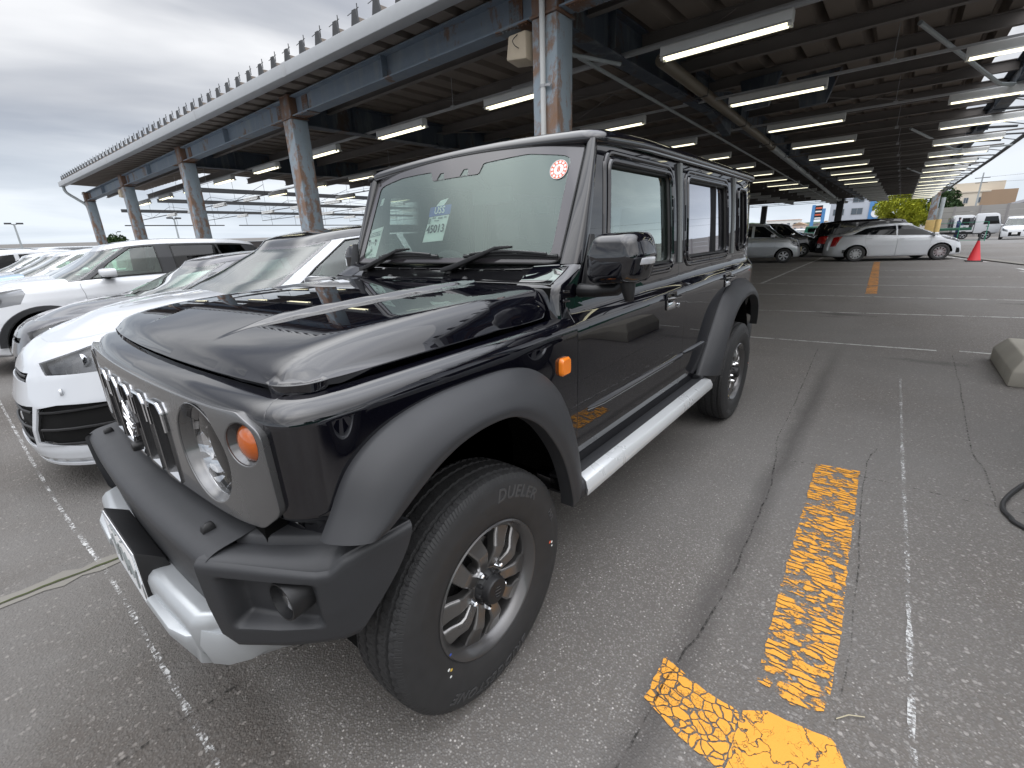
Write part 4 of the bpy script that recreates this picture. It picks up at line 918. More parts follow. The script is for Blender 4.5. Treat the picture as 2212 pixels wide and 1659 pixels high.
# ------------------------------------------------------------ ground
def gz(x):   # the lot falls away gently towards its far end
    return 0.0 if x > -30 else -.0107*(-30-x) if x > -75 else -.48
def mat_asphalt():
    t = NT('asphalt'); v = t.coord()
    big = t.noise(v, .35, 5, .6); mid = t.noise(v, 2.6, 5, .65, .4); fine = t.noise(v, 60, 3, .7)
    vo = t.n('ShaderNodeTexVoronoi', Scale=150.); t.l(v, vo.inputs['Vector']); vo.inputs['Randomness'].default_value = 1
    sep = t.n('ShaderNodeSeparateColor'); t.l(vo.outputs['Color'], sep.inputs[0])
    dist = t.ramp(vo.outputs['Distance'], [(.30, 1.), (.62, 0.)])
    # bigger, paler stones in the older surface in front of and beside the cars
    vo2 = t.n('ShaderNodeTexVoronoi', Scale=66.); t.l(v, vo2.inputs['Vector']); sep2 = t.n('ShaderNodeSeparateColor'); t.l(vo2.outputs['Color'], sep2.inputs[0])
    sx = t.n('ShaderNodeSeparateXYZ'); t.l(v, sx.inputs[0])
    old1 = t.ramp(t.math('ADD', sx.outputs[0], t.math('MULTIPLY', mid, .12)), [(.0, 0.), (.50, 0.), (.56, 1.)])   # x > .5 : left foreground
    old2 = t.ramp(t.math('MULTIPLY', sx.outputs[1], .4), [(.46, 0.), (.54, 1.)])                                      # y > 1.2 : beside the yellow line
    old = t.math('MAXIMUM', old1, t.math('MULTIPLY', old2, .8))
    st = t.ramp(sep.outputs[0], [(.0, .13), (.45, .17), (.80, .215), (.955, .30), (1., .55)])
    base = t.mix(dist, (.125, .12, .115), st)
    st2 = t.ramp(sep2.outputs[0], [(.0, .10), (.66, .135), (.86, .20), (.95, .48), (1., .70)]); d2 = t.ramp(vo2.outputs['Distance'], [(.28, 1.), (.55, 0.)])
    ob = t.mix(t.math('MULTIPLY', d2, .9), (.098, .090, .084), st2)
    ob = t.mix(.45, base, ob)
    c = t.mix(old, base, ob); c = t.mix(1., c, (1.10, 1.04, .98), 'MULTIPLY'); c = t.mix(t.math('MULTIPLY', old1, .9), c, t.mix(1., c, (.60, .58, .56), 'MULTIPLY'))
    c = t.mix(t.ramp(mid, [(.35, 0.), (.7, .45)]), c, (.125, .118, .112))
    c = t.mix(t.ramp(big, [(.42, 0.), (.62, .40)]), c, (.20, .195, .187))
    spots = t.n('ShaderNodeTexVoronoi', Scale=.55); wv = t.coord(scale=(1.4, .42, 1)); t.l(wv, spots.inputs['Vector'])
    sp = t.ramp(t.math('ADD', spots.outputs['Distance'], t.math('MULTIPLY', mid, .25)), [(.16, 1.), (.24, 0.)]); far = t.ramp(t.math('MULTIPLY', sx.outputs[0], -.1), [(.35, 0.), (.5, 1.)])
    c = t.mix(t.math('MULTIPLY', t.math('MULTIPLY', sp, far), .55), c, (.03, .029, .028))
    yj = t.math('ADD', sx.outputs[1], t.math('MULTIPLY', mid, .10)); band = t.ramp(t.math('ABSOLUTE', t.math('SUBTRACT', yj, 1.255)), [(.0, 1.), (.02, .8), (.085, 0.)])
    bx = t.ramp(t.math('MULTIPLY', t.math('ADD', sx.outputs[0], 6.), .1), [(.0, 0.), (.25, 1.), (.66, 1.), (.72, 0.)])
    c = t.mix(t.math('MULTIPLY', t.math('MULTIPLY', band, bx), .60), c, (.055, .050, .048))
    hh = t.math('ADD', t.math('MULTIPLY', dist, .6), t.math('MULTIPLY', fine, .6)); hh = t.math('ADD', hh, t.math('MULTIPLY', t.math('MULTIPLY', d2, old), .8))
    return t.done(t.bsdf(c, .82, bump=hh, bstr=.7, bdist=.003, spec=.35))
M['asphalt'] = mat_asphalt()
def ground():
    b = MB(); xs = [1500, 40, 10, 0, -10, -20, -30, -45, -60, -75, -1500]; ys = [-1500, -200, -60, -20, 0, 20, 60, 200, 1500]
    n = len(ys)
    for x in xs:
        for y in ys: b.V.append((x, y, gz(x)))
    for i in range(len(xs)-1):
        for j in range(n-1): b.F.append((i*n+j, i*n+j+1, (i+1)*n+j+1, (i+1)*n+j))
    g = b.build('ground', 'asphalt', sharp=80); tag(g, kind='structure')
ground()
def worn(name, col, kind):
    t = NT(name); v = t.coord(); n = t.noise(v, 90, 4, .7); n2 = t.noise(v, 7, 4, .6)
    d = t.bsdf(t.mix(n2, tuple(k*.86 for k in col), col), .75, bump=t.noise(v, 300, 2), bstr=.4, bdist=.002); tr = t.n('ShaderNodeBsdfTransparent')
    if kind == 'thin': a = t.ramp(t.math('ADD', t.math('MULTIPLY', n, .7), t.math('MULTIPLY', n2, .45)), [(.55, 0.), (.68, .8)])
    elif kind == 'line': a = t.ramp(t.math('ADD', t.math('MULTIPLY', n, .5), t.math('MULTIPLY', n2, .5)), [(.36, 0.), (.52, .85)])
    else:
        sc_, wear, w0 = kind
        wob = t.n('ShaderNodeVectorMath', operation='ADD'); nn = t.n('ShaderNodeTexNoise', Scale=22., Detail=3.); t.l(v, nn.inputs['Vector'])
        s2 = t.n('ShaderNodeVectorMath', operation='SCALE'); s2.inputs['Scale'].default_value = .9; t.l(nn.outputs['Color'], s2.inputs[0])
        vv = t.coord(scale=sc_); t.l(vv, wob.inputs[0]); t.l(s2.outputs[0], wob.inputs[1])
        vo = t.n('ShaderNodeTexVoronoi', feature='DISTANCE_TO_EDGE', Scale=1.); sc3 = t.n('ShaderNodeVectorMath', operation='SCALE'); sc3.inputs['Scale'].default_value = 1.
        t.l(wob.outputs[0], sc3.inputs[0]); 
        s4 = t.n('ShaderNodeVectorMath', operation='MULTIPLY'); s4.inputs[1].default_value = (1, 1, 1); t.l(sc3.outputs[0], s4.inputs[0]); t.l(s4.outputs[0], vo.inputs['Vector'])
        crack = t.ramp(vo.outputs['Distance'], [(w0, 0.), (w0*1.8+.012, 1.)])
        v2 = t.n('ShaderNodeTexVoronoi', feature='DISTANCE_TO_EDGE', Scale=2.6); t.l(wob.outputs[0], v2.inputs['Vector']); c2_ = t.ramp(v2.outputs['Distance'], [(w0*.25, 0.), (w0*.5+.02, 1.)])
        keep = t.ramp(t.noise(v, 13, 3, .6), [(.44, 0.), (.54, 1.)]); crack = t.math('MULTIPLY', crack, t.math('MAXIMUM', c2_, keep))
        patch = t.noise(v, 9, 5, .65); pa = t.ramp(t.math('ADD', patch, t.math('MULTIPLY', n, .12)), [(wear, 0.), (wear+.04, 1.)])
        a = t.math('MULTIPLY', crack, pa)
    m = t.n('ShaderNodeMixShader'); t.l(a, m.inputs[0]); t.l(tr.outputs[0], m.inputs[1]); t.l(d, m.inputs[2]); return t.done(m.outputs[0])
YEL = (.80, .36, .045)
M['yellow_cracked'] = worn('yellow_cracked', YEL, ((40, 12, 1), .47, .06))
M['yellow_worn'] = worn('yellow_worn', YEL, ((36, 30, 1), .34, .04))
M['yellow_solid'] = worn('yellow_solid', YEL, ((8, 10, 1), .12, .007))
M['orange_far'] = worn('orange_far', (.55, .25, .07), ((5, 2, 1), .34, .03))
M['white_thin'] = worn('white_thin', (.68, .68, .67), 'thin')
M['white_line'] = worn('white_line', (.62, .62, .60), 'line')
def mat_crack():
    t = NT('crack'); v = t.coord(); n = t.noise(v, 45, 4, .7); d = t.bsdf((.018, .017, .015), .95); tr = t.n('ShaderNodeBsdfTransparent')
    m = t.n('ShaderNodeMixShader'); t.l(t.ramp(n, [(.46, 0.), (.60, .7)]), m.inputs[0]); t.l(tr.outputs[0], m.inputs[1]); t.l(d, m.inputs[2]); return t.done(m.outputs[0])
M['crack'] = mat_crack(); M['joint'] = plain('joint', (.18, .17, .15), .9, bscale=80); M['moss'] = plain('moss', (.05, .06, .02), .95, bscale=80, var=.4)
def flat(name, poly, mat, z=.004, kind='structure', **kw):
    b = MB(); b.add([(x, y, gz(x)+z) for x, y in poly], [tuple(range(len(poly)))]); o = b.build(name, mat); tag(o, kind=kind, **kw); return o
def ribbon(name, pts, w, mat, z=.004, jit=.0, sub=6):
    P = catmull(pts, sub) if len(pts) > 2 else densify(pts, .25, False); rnd = random.Random(len(pts)*7+int(abs(pts[0][0])*100)); b = MB(); V = []
    for i, p in enumerate(P):
        a = np.array(P[max(i-1, 0)]); c = np.array(P[min(i+1, len(P)-1)]); t = (c-a)/max(1e-6, np.linalg.norm(c-a)); n = np.array([-t[1], t[0]])
        q = np.array(p)+n*rnd.uniform(-jit, jit); ww = w*rnd.uniform(.6, 1.3) if jit else w
        V += [(*(q+n*ww/2), gz(p[0])+z), (*(q-n*ww/2), gz(p[0])+z)]
    b.add(V, [(2*i, 2*i+1, 2*i+3, 2*i+2) for i in range(len(P)-1)]); o = b.build(name, mat, sharp=80); tag(o, kind='structure'); return o
def wob(poly, amp, step, seed):
    rnd = random.Random(seed); return [(x+rnd.uniform(-amp, amp), y+rnd.uniform(-amp, amp)) for x, y in densify(poly, step)]
flat('yellow_marking', wob([(-2.12, 1.362), (-2.15, 1.560), (-1.75, 1.568), (-1.2, 1.572), (-.80, 1.585), (-.475, 1.575), (-.445, 1.50), (-.47, 1.405), (-.9, 1.385), (-1.5, 1.375)], .004, .03, 1), 'yellow_cracked')
flat('yellow_marking', wob([(-.388, 1.158), (-.215, 1.160), (-.168, 1.28), (-.150, 1.392), (-.335, 1.388), (-.352, 1.25)], .004, .02, 2), 'yellow_worn')
flat('yellow_marking', wob([(-.345, 1.394), (-.150, 1.396), (-.145, 1.62), (-.335, 1.640), (-.405, 1.598), (-.385, 1.45)], .003, .02, 3), 'yellow_solid')
flat('yellow_marking', wob([(-21.02, .95), (-21.02, 1.125), (-10.72, 1.37), (-10.70, 1.18)], .006, .2, 4), 'orange_far')
ribbon('white_marking', [(-4.3, 1.728), (-2.4, 1.743), (-1.27, 1.756), (.9, 1.765)], .016, 'white_thin', jit=.001, sub=40)
ribbon('white_marking', [(.74, -6.5), (.69, -2.2), (.641, -.81), (.634, .1), (.632, .9)], .016, 'white_thin', jit=.001, sub=60)
for i, (xa, xb) in enumerate(((-5.43, -5.75), (-7.70, -8.42), (-10.0, -10.45), (-12.25, -12.65), (-14.2, -14.95), (-16.2, -17.3), (-18.1, -18.9))):
    ya, yb = ((-.9, 2.02), (-6, 6), (-6, 6), (-6, 6), (-7, 3.6), (-8, 2.9), (-8, 1.2))[i]
    sl = (xb-xa)/3.3; ribbon('white_marking', [(xa+sl*(ya+.4), ya), (xa+sl*(yb+.4), yb)], .045, 'white_line')
ribbon('white_marking', [(-5.74, 2.2), (-5.80, 4.5)], .04, 'white_line')
ribbon('white_marking', [(-12.2, -.98), (-18, -.98), (-24.3, -.97)], .07, 'white_line')
# seams and cracks in the surface
ribbon('pavement_crack', [(-2.18, 1.15), (-1.8, 1.20), (-1.4, 1.215), (-.75, 1.225), (-.3, 1.19), (.2, 1.18)], .006, 'crack', jit=.007)
ribbon('pavement_crack', [(-5.2, 1.02), (-3.2, 1.10), (-2.18, 1.15), (-2.10, 1.40), (-2.09, 2.0), (-2.10, 2.2), (-2.12, 3.5)], .007, 'crack', jit=.004)
ribbon('pavement_crack', [(-5.5, 2.14), (-4.2, 2.10), (-2.9, 2.06), (-2.4, 2.09), (-2.08, 2.08)], .008, 'crack', jit=.008)
ribbon('pavement_crack', [(.90, .135), (.755, .133), (.565, .145), (.445, .15), (.30, .17), (.1, .19)], .008, 'crack', jit=.003)
ribbon('pavement_crack', [(-2.6, 1.63), (-2.2, 1.585), (-1.4, 1.60), (-.8, 1.61), (-.45, 1.60)], .005, 'crack', jit=.005)
ribbon('paving_joint', [(1.4, -1.02), (.95, -.995), (.59, -.962), (.2, -.95)], .10, 'joint', z=.003, jit=.004)
ribbon('pavement_crack', [(1.4, -1.01), (.95, -.985), (.78, -.975), (.59, -.952), (.3, -.94)], .012, 'moss', z=.0065, jit=.004)
rnd = random.Random(5)
def loose(n, name, area_, s0, s1, mat):
    b = MB()
    for _ in range(n):
        x, y = rnd.uniform(*area_[0]), rnd.uniform(*area_[1]); s = rnd.uniform(s0, s1); a = rnd.uniform(0, 3)
        c = [(x+s*math.cos(a+k*1.25)*rnd.uniform(.6, 1), y+s*math.sin(a+k*1.25)*rnd.uniform(.6, 1)) for k in range(5)]
        q = len(b.V); b.V += [(p[0], p[1], 0.001) for p in c]+[(x, y, s*.8)]; b.F += [(q+k, q+(k+1) % 5, q+5) for k in range(5)]
    o = b.build(name, mat); tag(o, 'fine loose grit scattered over the dark asphalt', 'grit', kind='stuff')
M['grit'] = plain('grit', (.16, .155, .15), .9)
loose(420, 'grit', ((-2.5, .9), (-1.2, 2.6)), .0015, .004, 'grit')
M['grass_dry'] = plain('grass_dry', (.45, .40, .28), .9)
b = MB(); b.tube([(-.475, 1.60, .004), (-.50, 1.625, .012), (-.525, 1.66, .006)], .0016, 5); tag(b.build('dry_twig', 'grass_dry'), 'short pale dry twig lying beside the yellow marking', 'twig')
b = MB(); b.tube(catmull([(-3.4, 2.9, .012), (-2.9, 2.45, .012), (-2.43, 2.217, .012), (-2.2, 2.125, .012), (-2.08, 2.100, .012), (-2.0, 2.115, .012), (-1.93, 2.149, .012), (-1.7, 2.4, .012), (-1.6, 2.8, .012)], 8), .010, 8); tag(b.build('cable', 'rubber'), 'black cable looping in from the right edge of the asphalt', 'cable')

# ------------------------------------------------------------ canopy
def mat_steel(name, base, rust, lo=.55, vs=1.6):
    t = NT(name); v = t.coord(scale=(1, 1, .35)); n = t.noise(v, vs, 6, .68, .6); n2 = t.noise(t.coord(), 9, 5, .7); f_ = t.ramp(t.math('ADD', t.math('MULTIPLY', n, .8), t.math('MULTIPLY', n2, .25)), [(lo, 0.), (lo+.05, .75), (lo+.16, 1.)])
    c = t.mix(n2, tuple(k*.78 for k in base), base); g = t.ramp(t.noise(t.coord(scale=(1, 1, .15)), 5, 4, .6), [(.5, 0.), (.8, .5)]); c = t.mix(g, c, (.30, .32, .30))
    rc = t.mix(n2, (rust[0]*.5, rust[1]*.42, rust[2]*.4), rust); c = t.mix(f_, c, rc)
    return t.done(t.bsdf(c, .6, bump=n2, bstr=.35, bdist=.004))
M['blue_steel'] = mat_steel('blue_steel', (.33, .40, .46), (.30, .15, .06), .505)
M['rusty_steel'] = mat_steel('rusty_steel', (.17, .20, .23), (.20, .095, .04), .46, 2.4)
M['girder'] = mat_steel('girder', (.065, .082, .11), (.09, .055, .035), .58)
M['galv'] = plain('galv', (.42, .43, .44), .45, .3, var=.15)
M['dark_steel'] = plain('dark_steel', (.045, .047, .05), .6, var=.3)
M['purlin'] = plain('purlin', (.17, .155, .145), .7, var=.35, vs=1.5)
M['deck'] = plain('deck', (.19, .16, .135), .75, var=.35, vs=1.2)
M['pipe_brown'] = plain('pipe_brown', (.17, .145, .11), .5, var=.4, vs=1.3)
M['pipe_grey'] = plain('pipe_grey', (.34, .37, .38), .5, var=.2)
M['gutter'] = plain('gutter', (.40, .415, .43), .45, var=.10)
M['bracket_beige'] = plain('bracket_beige', (.52, .44, .33), .6)
M['lamp_white'] = plain('lamp_white', (.66, .67, .66), .5)
M['tube_light'] = emis('tube_light', (1., .95, .70), 1.35)
M['tube_glass'] = plain('tube_glass', (.8, .8, .76), .3)
M['guard_yellow'] = plain('guard_yellow', (.60, .42, .16), .6, var=.25)
COLY = (-1.385, -6.45, -11.70, -17.1, -22.6)
ZB0, ZB1 = 3.30, 3.585
pos_words = ('nearest', 'second', 'third', 'fourth', 'farthest')
for k, y in enumerate((3.8,)+COLY):
    lab = 'blue grey steel column beside the concrete block, right of the view' if k == 0 else ('pale blue column with rust streaks and white conduit behind the off-road car' if k == 1 else 'rust stained blue grey column, %s from the car along the canopy edge' % ('second', 'third', 'fourth', 'farthest')[k-2])
    c = empty('canopy_column', lab, 'column', (-3.53, y, 0), 0, 'steel columns along the canopy edge')
    b = MB(); b.box(-.15, .13, -.145, .145, 0, 3.27); b.build('shaft', 'blue_steel', c, bevel=.018)
    b = MB(); b.box(-.165, .145, -.16, .16, 3.27, 3.294); b.box(-.165, .145, -.16, .16, 3.590, 3.600); b.build('collar_plate', 'rusty_steel', c, bevel=.003)
    b = MB(); b.box(-.152, .132, -.147, .147, 3.295, 3.59); b.build('column_head', 'rusty_steel', c, bevel=.015)
    if k:
        b = MB(); b.box(.131, .146, -.145, -.09, .4, 1.50); b.box(.131, .146, .07, .16, .4, 1.48); b.box(-.10, .13, .146, .163, .3, 1.49); b.build('corner_guard', 'guard_yellow', c, bevel=.006)
    b = MB(); b.box(-.22, .22, -.22, .22, 0, .03); b.build('base_plate', 'rusty_steel', c, bevel=.004)
# girder along the eave with splice plates and stiffeners
gd = empty('eave_girder', 'blue grey riveted steel girder along the front edge of the canopy', 'girder', (-3.53, 0, 0)); M['beam_steel'] = mat_steel('beam_steel', (.20, .25, .31), (.22, .12, .06), .60)
b = MB(); b.ibeam((0, 4.4, (ZB0+ZB1)/2), (0, -23.1, (ZB0+ZB1)/2), .20, ZB1-ZB0, .016, .012); b.build('beam', 'beam_steel', gd)
for i in range(6):
    ys = (3.8,)+COLY; y = ys[i]
    for s_ in (-1, 1):
        yc = y+s_*.42
        b = MB(); b.box(.007, .018, yc-.085, yc+.085, ZB0+.03, ZB1-.03); b.box(-.105, .105, yc-.20, yc+.20, ZB0-.012, ZB0-.001)
        for zz in np.linspace(ZB0+.06, ZB1-.06, 6):
            for yy in (-.055, -.02, .02, .055): b.lathe([(.0, .024), (.010, .022), (.011, .017)], 6, 'x', (0, yc+yy, zz))
        for yy in np.linspace(-.17, .17, 8):
            for xx in (-.07, .07): b.lathe([(.0, -.022), (.010, -.020), (.011, -.011)], 6, 'z', (xx, yc+yy, ZB0))
        b.build('splice_plate', 'rusty_steel', gd)
    if i < 5:
        ym = (ys[i]+ys[i+1])/2
        b = MB(); b.box(.006, .10, ym-.006, ym+.006, ZB0+.016, ZB1-.016); b.build('stiffener', 'beam_steel', gd)
# gutter, rising slightly away from the car
zg = lambda y: 3.40-.0165*y if y < 0 else 3.40
b = MB()
def gut(y): z = zg(y)+.045; return [(-2.90, y, z+.005), (-2.90, y, z+.155), (-2.915, y, z+.160), (-2.915, y, z+.152), (-2.905, y, z+.145), (-3.06, y, z+.145), (-3.06, y, z+.0), (-2.91, y, z)]
b.loft([gut(y) for y in (4.6, 0, -6, -12, -18, -23.35)], True, True); gu = b.build('gutter', 'gutter', bevel=.003); tag(gu, 'pale grey box gutter along the front edge of the canopy roof', 'gutter')
for y in (-1.9, -5.35, -8.8, -12.2, -15.7, -19.2, -22.2):
    b = MB(); z = zg(y)+.043; b.box(-2.910, -2.897, y-.05, y+.05, z-.003, z+.165); b.build('joint_sleeve', 'galv', gu, bevel=.002)
b = MB(); b.tube(catmull([(-2.98, -23.1, zg(-23)+.06), (-3.02, -23.1, 3.62), (-3.25, -22.98, 3.38), (-3.42, -22.8, 3.18), (-3.46, -22.78, 3.0)], 6), .05, 10); b.tube([(-3.46, -22.78, 3.02), (-3.46, -22.78, .1)], .045, 10); tag(b.build('downpipe', 'pipe_grey'), 'grey downpipe bending from the gutter end to the farthest column', 'pipe')
# folded roof deck: ridges run away from the eave
PITCH = .41
def deck(name, x0, x1, y0, y1, lab):
    n = int((y1-y0)/PITCH); prof = []
    for i in range(n):
        y = y0+i*PITCH; prof += [(y, 0), (y+.13, 0), (y+.185, .185), (y+.225, .185), (y+.28, 0)]
    prof.append((y0+n*PITCH, 0)); b = MB()
    zr = lambda x, y: 3.605+max(0, -.0165*y-.07)*max(0, 1+(x+3)/6 if x > -9 else 0)+.014*min(8, max(0, -3-x))
    st = sorted({x0, x1, *[x for x in (-3.6, -5.5, -7.5, -9, -11, -20, -35) if x1 < x < x0]}, reverse=True)
    for side in (0, 1):
        rings = [[(x, y, zr(x, y)+z-side*.006+(.010 if x1 < -20 else 0)) for y, z in prof] for x in st]; b.loft(rings if side else rings[::-1], False)
    o = b.build(name, 'deck', sharp=10); tag(o, lab, 'roof'); return o
deck('canopy_roof', -3.0, -5.5, -23.2, 4.5, 'brown folded steel roof strip along the front edge of the canopy')
deck('canopy_roof', -5.44, -52, -16.64, 2.6, 'brown folded steel roof deck over the rear parking rows')
tc = empty('ridge_caps', 'dark pointed end caps and studs of the folded roof above the gutter', 'end caps', (0, 0, 0))
nT = int((4.5+23.2)/PITCH)
capm = MB(); yt = 0
capm.prism([(-.10, .0), (.10, .0), (.034, .245), (-.034, .245)], lambda a, c: (-2.975, a, c), lambda a, c: (-2.998, a, c)); capm.tube([(-3.03, 0, .20), (-3.03, 0, .32)], .006, 6); capm.tube([(-3.03, -.20, .255), (-3.03, .03, .275)], .004, 6)
cap0 = capm.build('end_cap', 'dark_steel', tc)
for i in range(nT):
    y = -23.2+i*PITCH+.205; o = cap0 if i == 0 else cap0.copy()
    if i: COL.objects.link(o); o.parent = tc
    o.location = (0, y, 3.608+max(0, -.0165*y-.07)*1.0)
# purlins across, girders lengthwise
k = 0
for i, x in enumerate(np.arange(-4.15, -50, -1.33)):
    yl = -22.9 if x > -5.5 else -16.4
    b = MB(); z = 3.515+.014*min(8, -3-x)+(.0 if x > -9 else .0); b.ibeam((x, yl, z), (x, 2.55, z), .085, .16, .010, .007)
    o = b.build('roof_purlin', 'purlin'); tag(o, 'brown steel purlin under the roof deck, %s from the front edge' % ordw(i+1), 'purlin', 'purlins under the roof deck')
for k, y in enumerate((2.6, -1.36, -6.45, -11.70)):
    b = MB(); b.ibeam((-3.65, y, 3.42), (-13.0, y, 3.50), .20, .42, .016, .012); b.ibeam((-13.0, y, 3.50), (-50, y, 3.50), .20, .30, .016, .012)
    for x in (-4.6, -7.2, -9.9, -12.6, -15.2): b.beam((x, y-.095, 3.45), (x, y+.095, 3.45), .012, .36)
    b.prism([(-6.6, 3.22), (-8.4, 3.22), (-9.4, 3.02), (-9.4, 3.3), (-6.6, 3.3)] if k == 1 else [(-6.6, 3.22), (-6.9, 3.22), (-6.9, 3.3), (-6.6, 3.3)], lambda a, c: (a, y-.07, c), lambda a, c: (a, y+.07, c))
    o = b.build('roof_girder', 'girder'); tag(o, ('dark girder along the right edge of the roof deck', 'dark blue girder running back from the nearest column', 'dark girder running back from the second column', 'dark girder running back from the third column')[k], 'girder')
# haunch brackets hanging from the lengthwise girder
for i, (x, y) in enumerate(((-8.1, -.55), (-8.6, .15))):
    b = MB(); b.prism([(-.30, 3.55), (.30, 3.55), (.16, 3.12), (-.20, 3.12)], lambda a, c: (x+a*.2, y+a, c), lambda a, c: (x+.10+a*.2, y+a, c)); tag(b.build('girder_haunch', 'girder', bevel=.004), ('blue grey haunch plate', 'second blue grey haunch plate')[i]+' hanging below the dark roof girder', 'bracket')
# lamp rows
LZ = 3.10
def lamp_proto(lit=True):
    L_ = empty('fluorescent_lamp', 'x', 'lamp', (0, 0, 0))
    b = MB(); b.loft([[(-.042, y, .125), (.042, y, .125), (.055, y, .110), (.055, y, .030), (-.055, y, .030), (-.055, y, .110)] for y in (-.625, .625)], True, True); b.build('housing', 'lamp_white', L_, bevel=.003)
    b = MB(); b.loft([[(s*.052, y, .030) for s in (-1, 1)]+[(.088, y, .004), (.084, y, .002), (.018, y, .022), (-.018, y, .022), (-.084, y, .002), (-.088, y, .004)][0:6] for y in (-.62, .62)], True, True); b.build('reflector', 'lamp_white', L_)
    for s in (-1, 1):
        b = MB(); b.tube([(s*.036, -.585, .004), (s*.036, .585, .004)], .0135, 8); b.build('tube', 'tube_light' if (lit and s > -2) else 'tube_glass', L_)
    b = MB()
    for e in (-.605, .605):
        for s in (-1, 1): b.box(s*.036-.012, s*.036+.012, e-.016, e+.016, -.012, .026)
    b.build('lamp_holder', 'lamp_white', L_, bevel=.002)
    return L_
lamp_on = lamp_proto(True); lamp_off = lamp_proto(False); used = {0: False, 1: False}
def put_lamp(x, y, z, on, lab, grp):
    src = lamp_on if on else lamp_off; key = int(on)
    o = src if not used[key] else copy_tree(src); used[key] = True; o.location = (x, y, z); o['label'] = lab; o['group'] = grp; return o
rows = [-4.84-2.66*i for i in range(17)]
LY = [2.40, -.20, -2.80, -5.40, -8.0, -10.6, -13.2, -15.8]
near = {(0, 1): 'large lit twin-tube lamp nearest the camera, above the black car', (0, 2): 'lit twin-tube lamp partly behind the rusty blue column', (0, 3): 'lit twin-tube lamp left of the conduit column', (0, 4): 'small lit twin-tube lamp beside the second column'}
for i, x in enumerate(rows):
    for j, y in enumerate(LY):
        if i > 9 and j > 3: continue
        if i > 13 and j > 2: continue
        on = not (i >= 9 and j > 0) and not (j >= 3 and i >= 5)
        ph = .0 if j in (0, 1) else 0
        lab = near.get((i, j), '%s lamp in the %s row from the front, %s' % ('lit' if on else 'unlit', ordw(i+1), ('at the right roof edge', 'over the aisle', 'second left of the aisle', 'third left of the aisle', 'fourth left of the aisle', 'fifth left of the aisle', 'sixth left of the aisle', 'seventh left of the aisle')[j]))
        put_lamp(x, y, LZ, on, lab, 'fluorescent lamps under the canopy')
    y0 = -16.3 if i else -22.8
    b = MB(); b.box(x-.022, x+.022, y0, 3.3, LZ+.127, LZ+.157)
    if i == 0: b.box(x-.10, x-.07, -3.0, 3.3, LZ+.19, LZ+.21)
    o = b.build('lamp_rail', 'galv' if i < 3 else 'purlin'); tag(o, 'slim steel rail carrying the %s row of lamps under the roof' % ordw(i+1), 'rail', 'rails carrying the hanging lamps')
    b = MB()
    ys = np.arange(1.1, y0, -2.6)
    r0_ = None
    for y in ys:
        if r0_ is None:
            b.tube([(0, 0, LZ+.15), (0, 0, 3.66)], .005, 5); b.box(-.024, .024, -.03, .03, LZ+.125, LZ+.175); r0_ = b.build('hanger_rod', 'galv', o); r0_.location = (x, y, 0)
        else: c = r0_.copy(); COL.objects.link(c); c.parent = o; c.location = (x, y, 0)
# first row continues along the front strip towards the far end
for y in (-18.4, -21.0): put_lamp(rows[0], y, LZ, True, 'lit fluorescent lamp at the far left end of the front row, %s' % ('inner' if y > -20 else 'outermost'), 'fluorescent lamps under the canopy')
# open wire frame with lamps beyond the roof, to the left
for j, y in enumerate((-19.5, -24.5, -31.0)):
    b = MB(); b.beam((-6.2, y, 3.55), (-40, y, 3.55), .10, .16); o = b.build('frame_beam', 'dark_steel'); tag(o, ('dark beam of the open frame just beyond the roof', 'dark beam in the middle of the open lamp frame', 'dark outermost beam of the open lamp frame')[j], 'beam')
for i in range(9):
    x = -7.5-3.4*i
    b = MB(); b.box(x-.02, x+.02, -33, -16.7, 3.18, 3.21); o = b.build('lamp_rail', 'dark_steel'); tag(o, 'dark rail carrying the %s row of lamps in the open frame' % ordw(i+1), 'rail', 'rails carrying the hanging lamps')
    for j, y in enumerate((-18.0, -21.2, -24.4, -27.6)):
        put_lamp(x, y, LZ, False, 'unlit lamp on the %s rail of the open frame, %s from the roof' % (ordw(i+1), ordw(j+1)), 'lamps hanging in the open frame')
    b = MB(); Y = [-16.8, -19.5, -22, -24.5, -27.7, -31, -33]
    for q in range(len(Y)-1): b.tube([(x, Y[q], 3.2 if q % 2 else 3.55), (x, Y[q+1], 3.55 if q % 2 else 3.2)], .008, 5)
    for yy in Y: b.tube([(x, yy, 3.2), (x, yy, 4.1)], .006, 5)
    b.tube([(x, -16.8, 4.1), (x, -33, 4.1)], .008, 5)
    tag(b.build('wire_brace', 'dark_steel'), 'thin zigzag wires bracing the %s rail of the open lamp frame' % ordw(i+1), 'bracing', 'wire braces of the open lamp frame')
for i, (xa, xb) in enumerate(((-4.9, -8.9), (-9.6, -13.0), (-14.0, -20), (-21, -29))):
    b = MB(); b.box(xa, xb, -25.03, -24.97, 2.50, 2.545) if False else b.box(xb, xa, -25.03, -24.97, 2.50, 2.545)
    for xx in np.linspace(xb+.4, xa-.4, 3): b.tube([(xx, -25, 2.54), (xx, -25, 3.5)], .008, 5)
    tag(b.build('hanging_bar', 'dark_steel'), ('long dark bar hung low behind the farthest columns', 'long dark bar hung low left of the rusty third column', 'long dark bar hung low beyond the windshield', 'long dark bar hung lowest and farthest to the right')[i], 'bar')
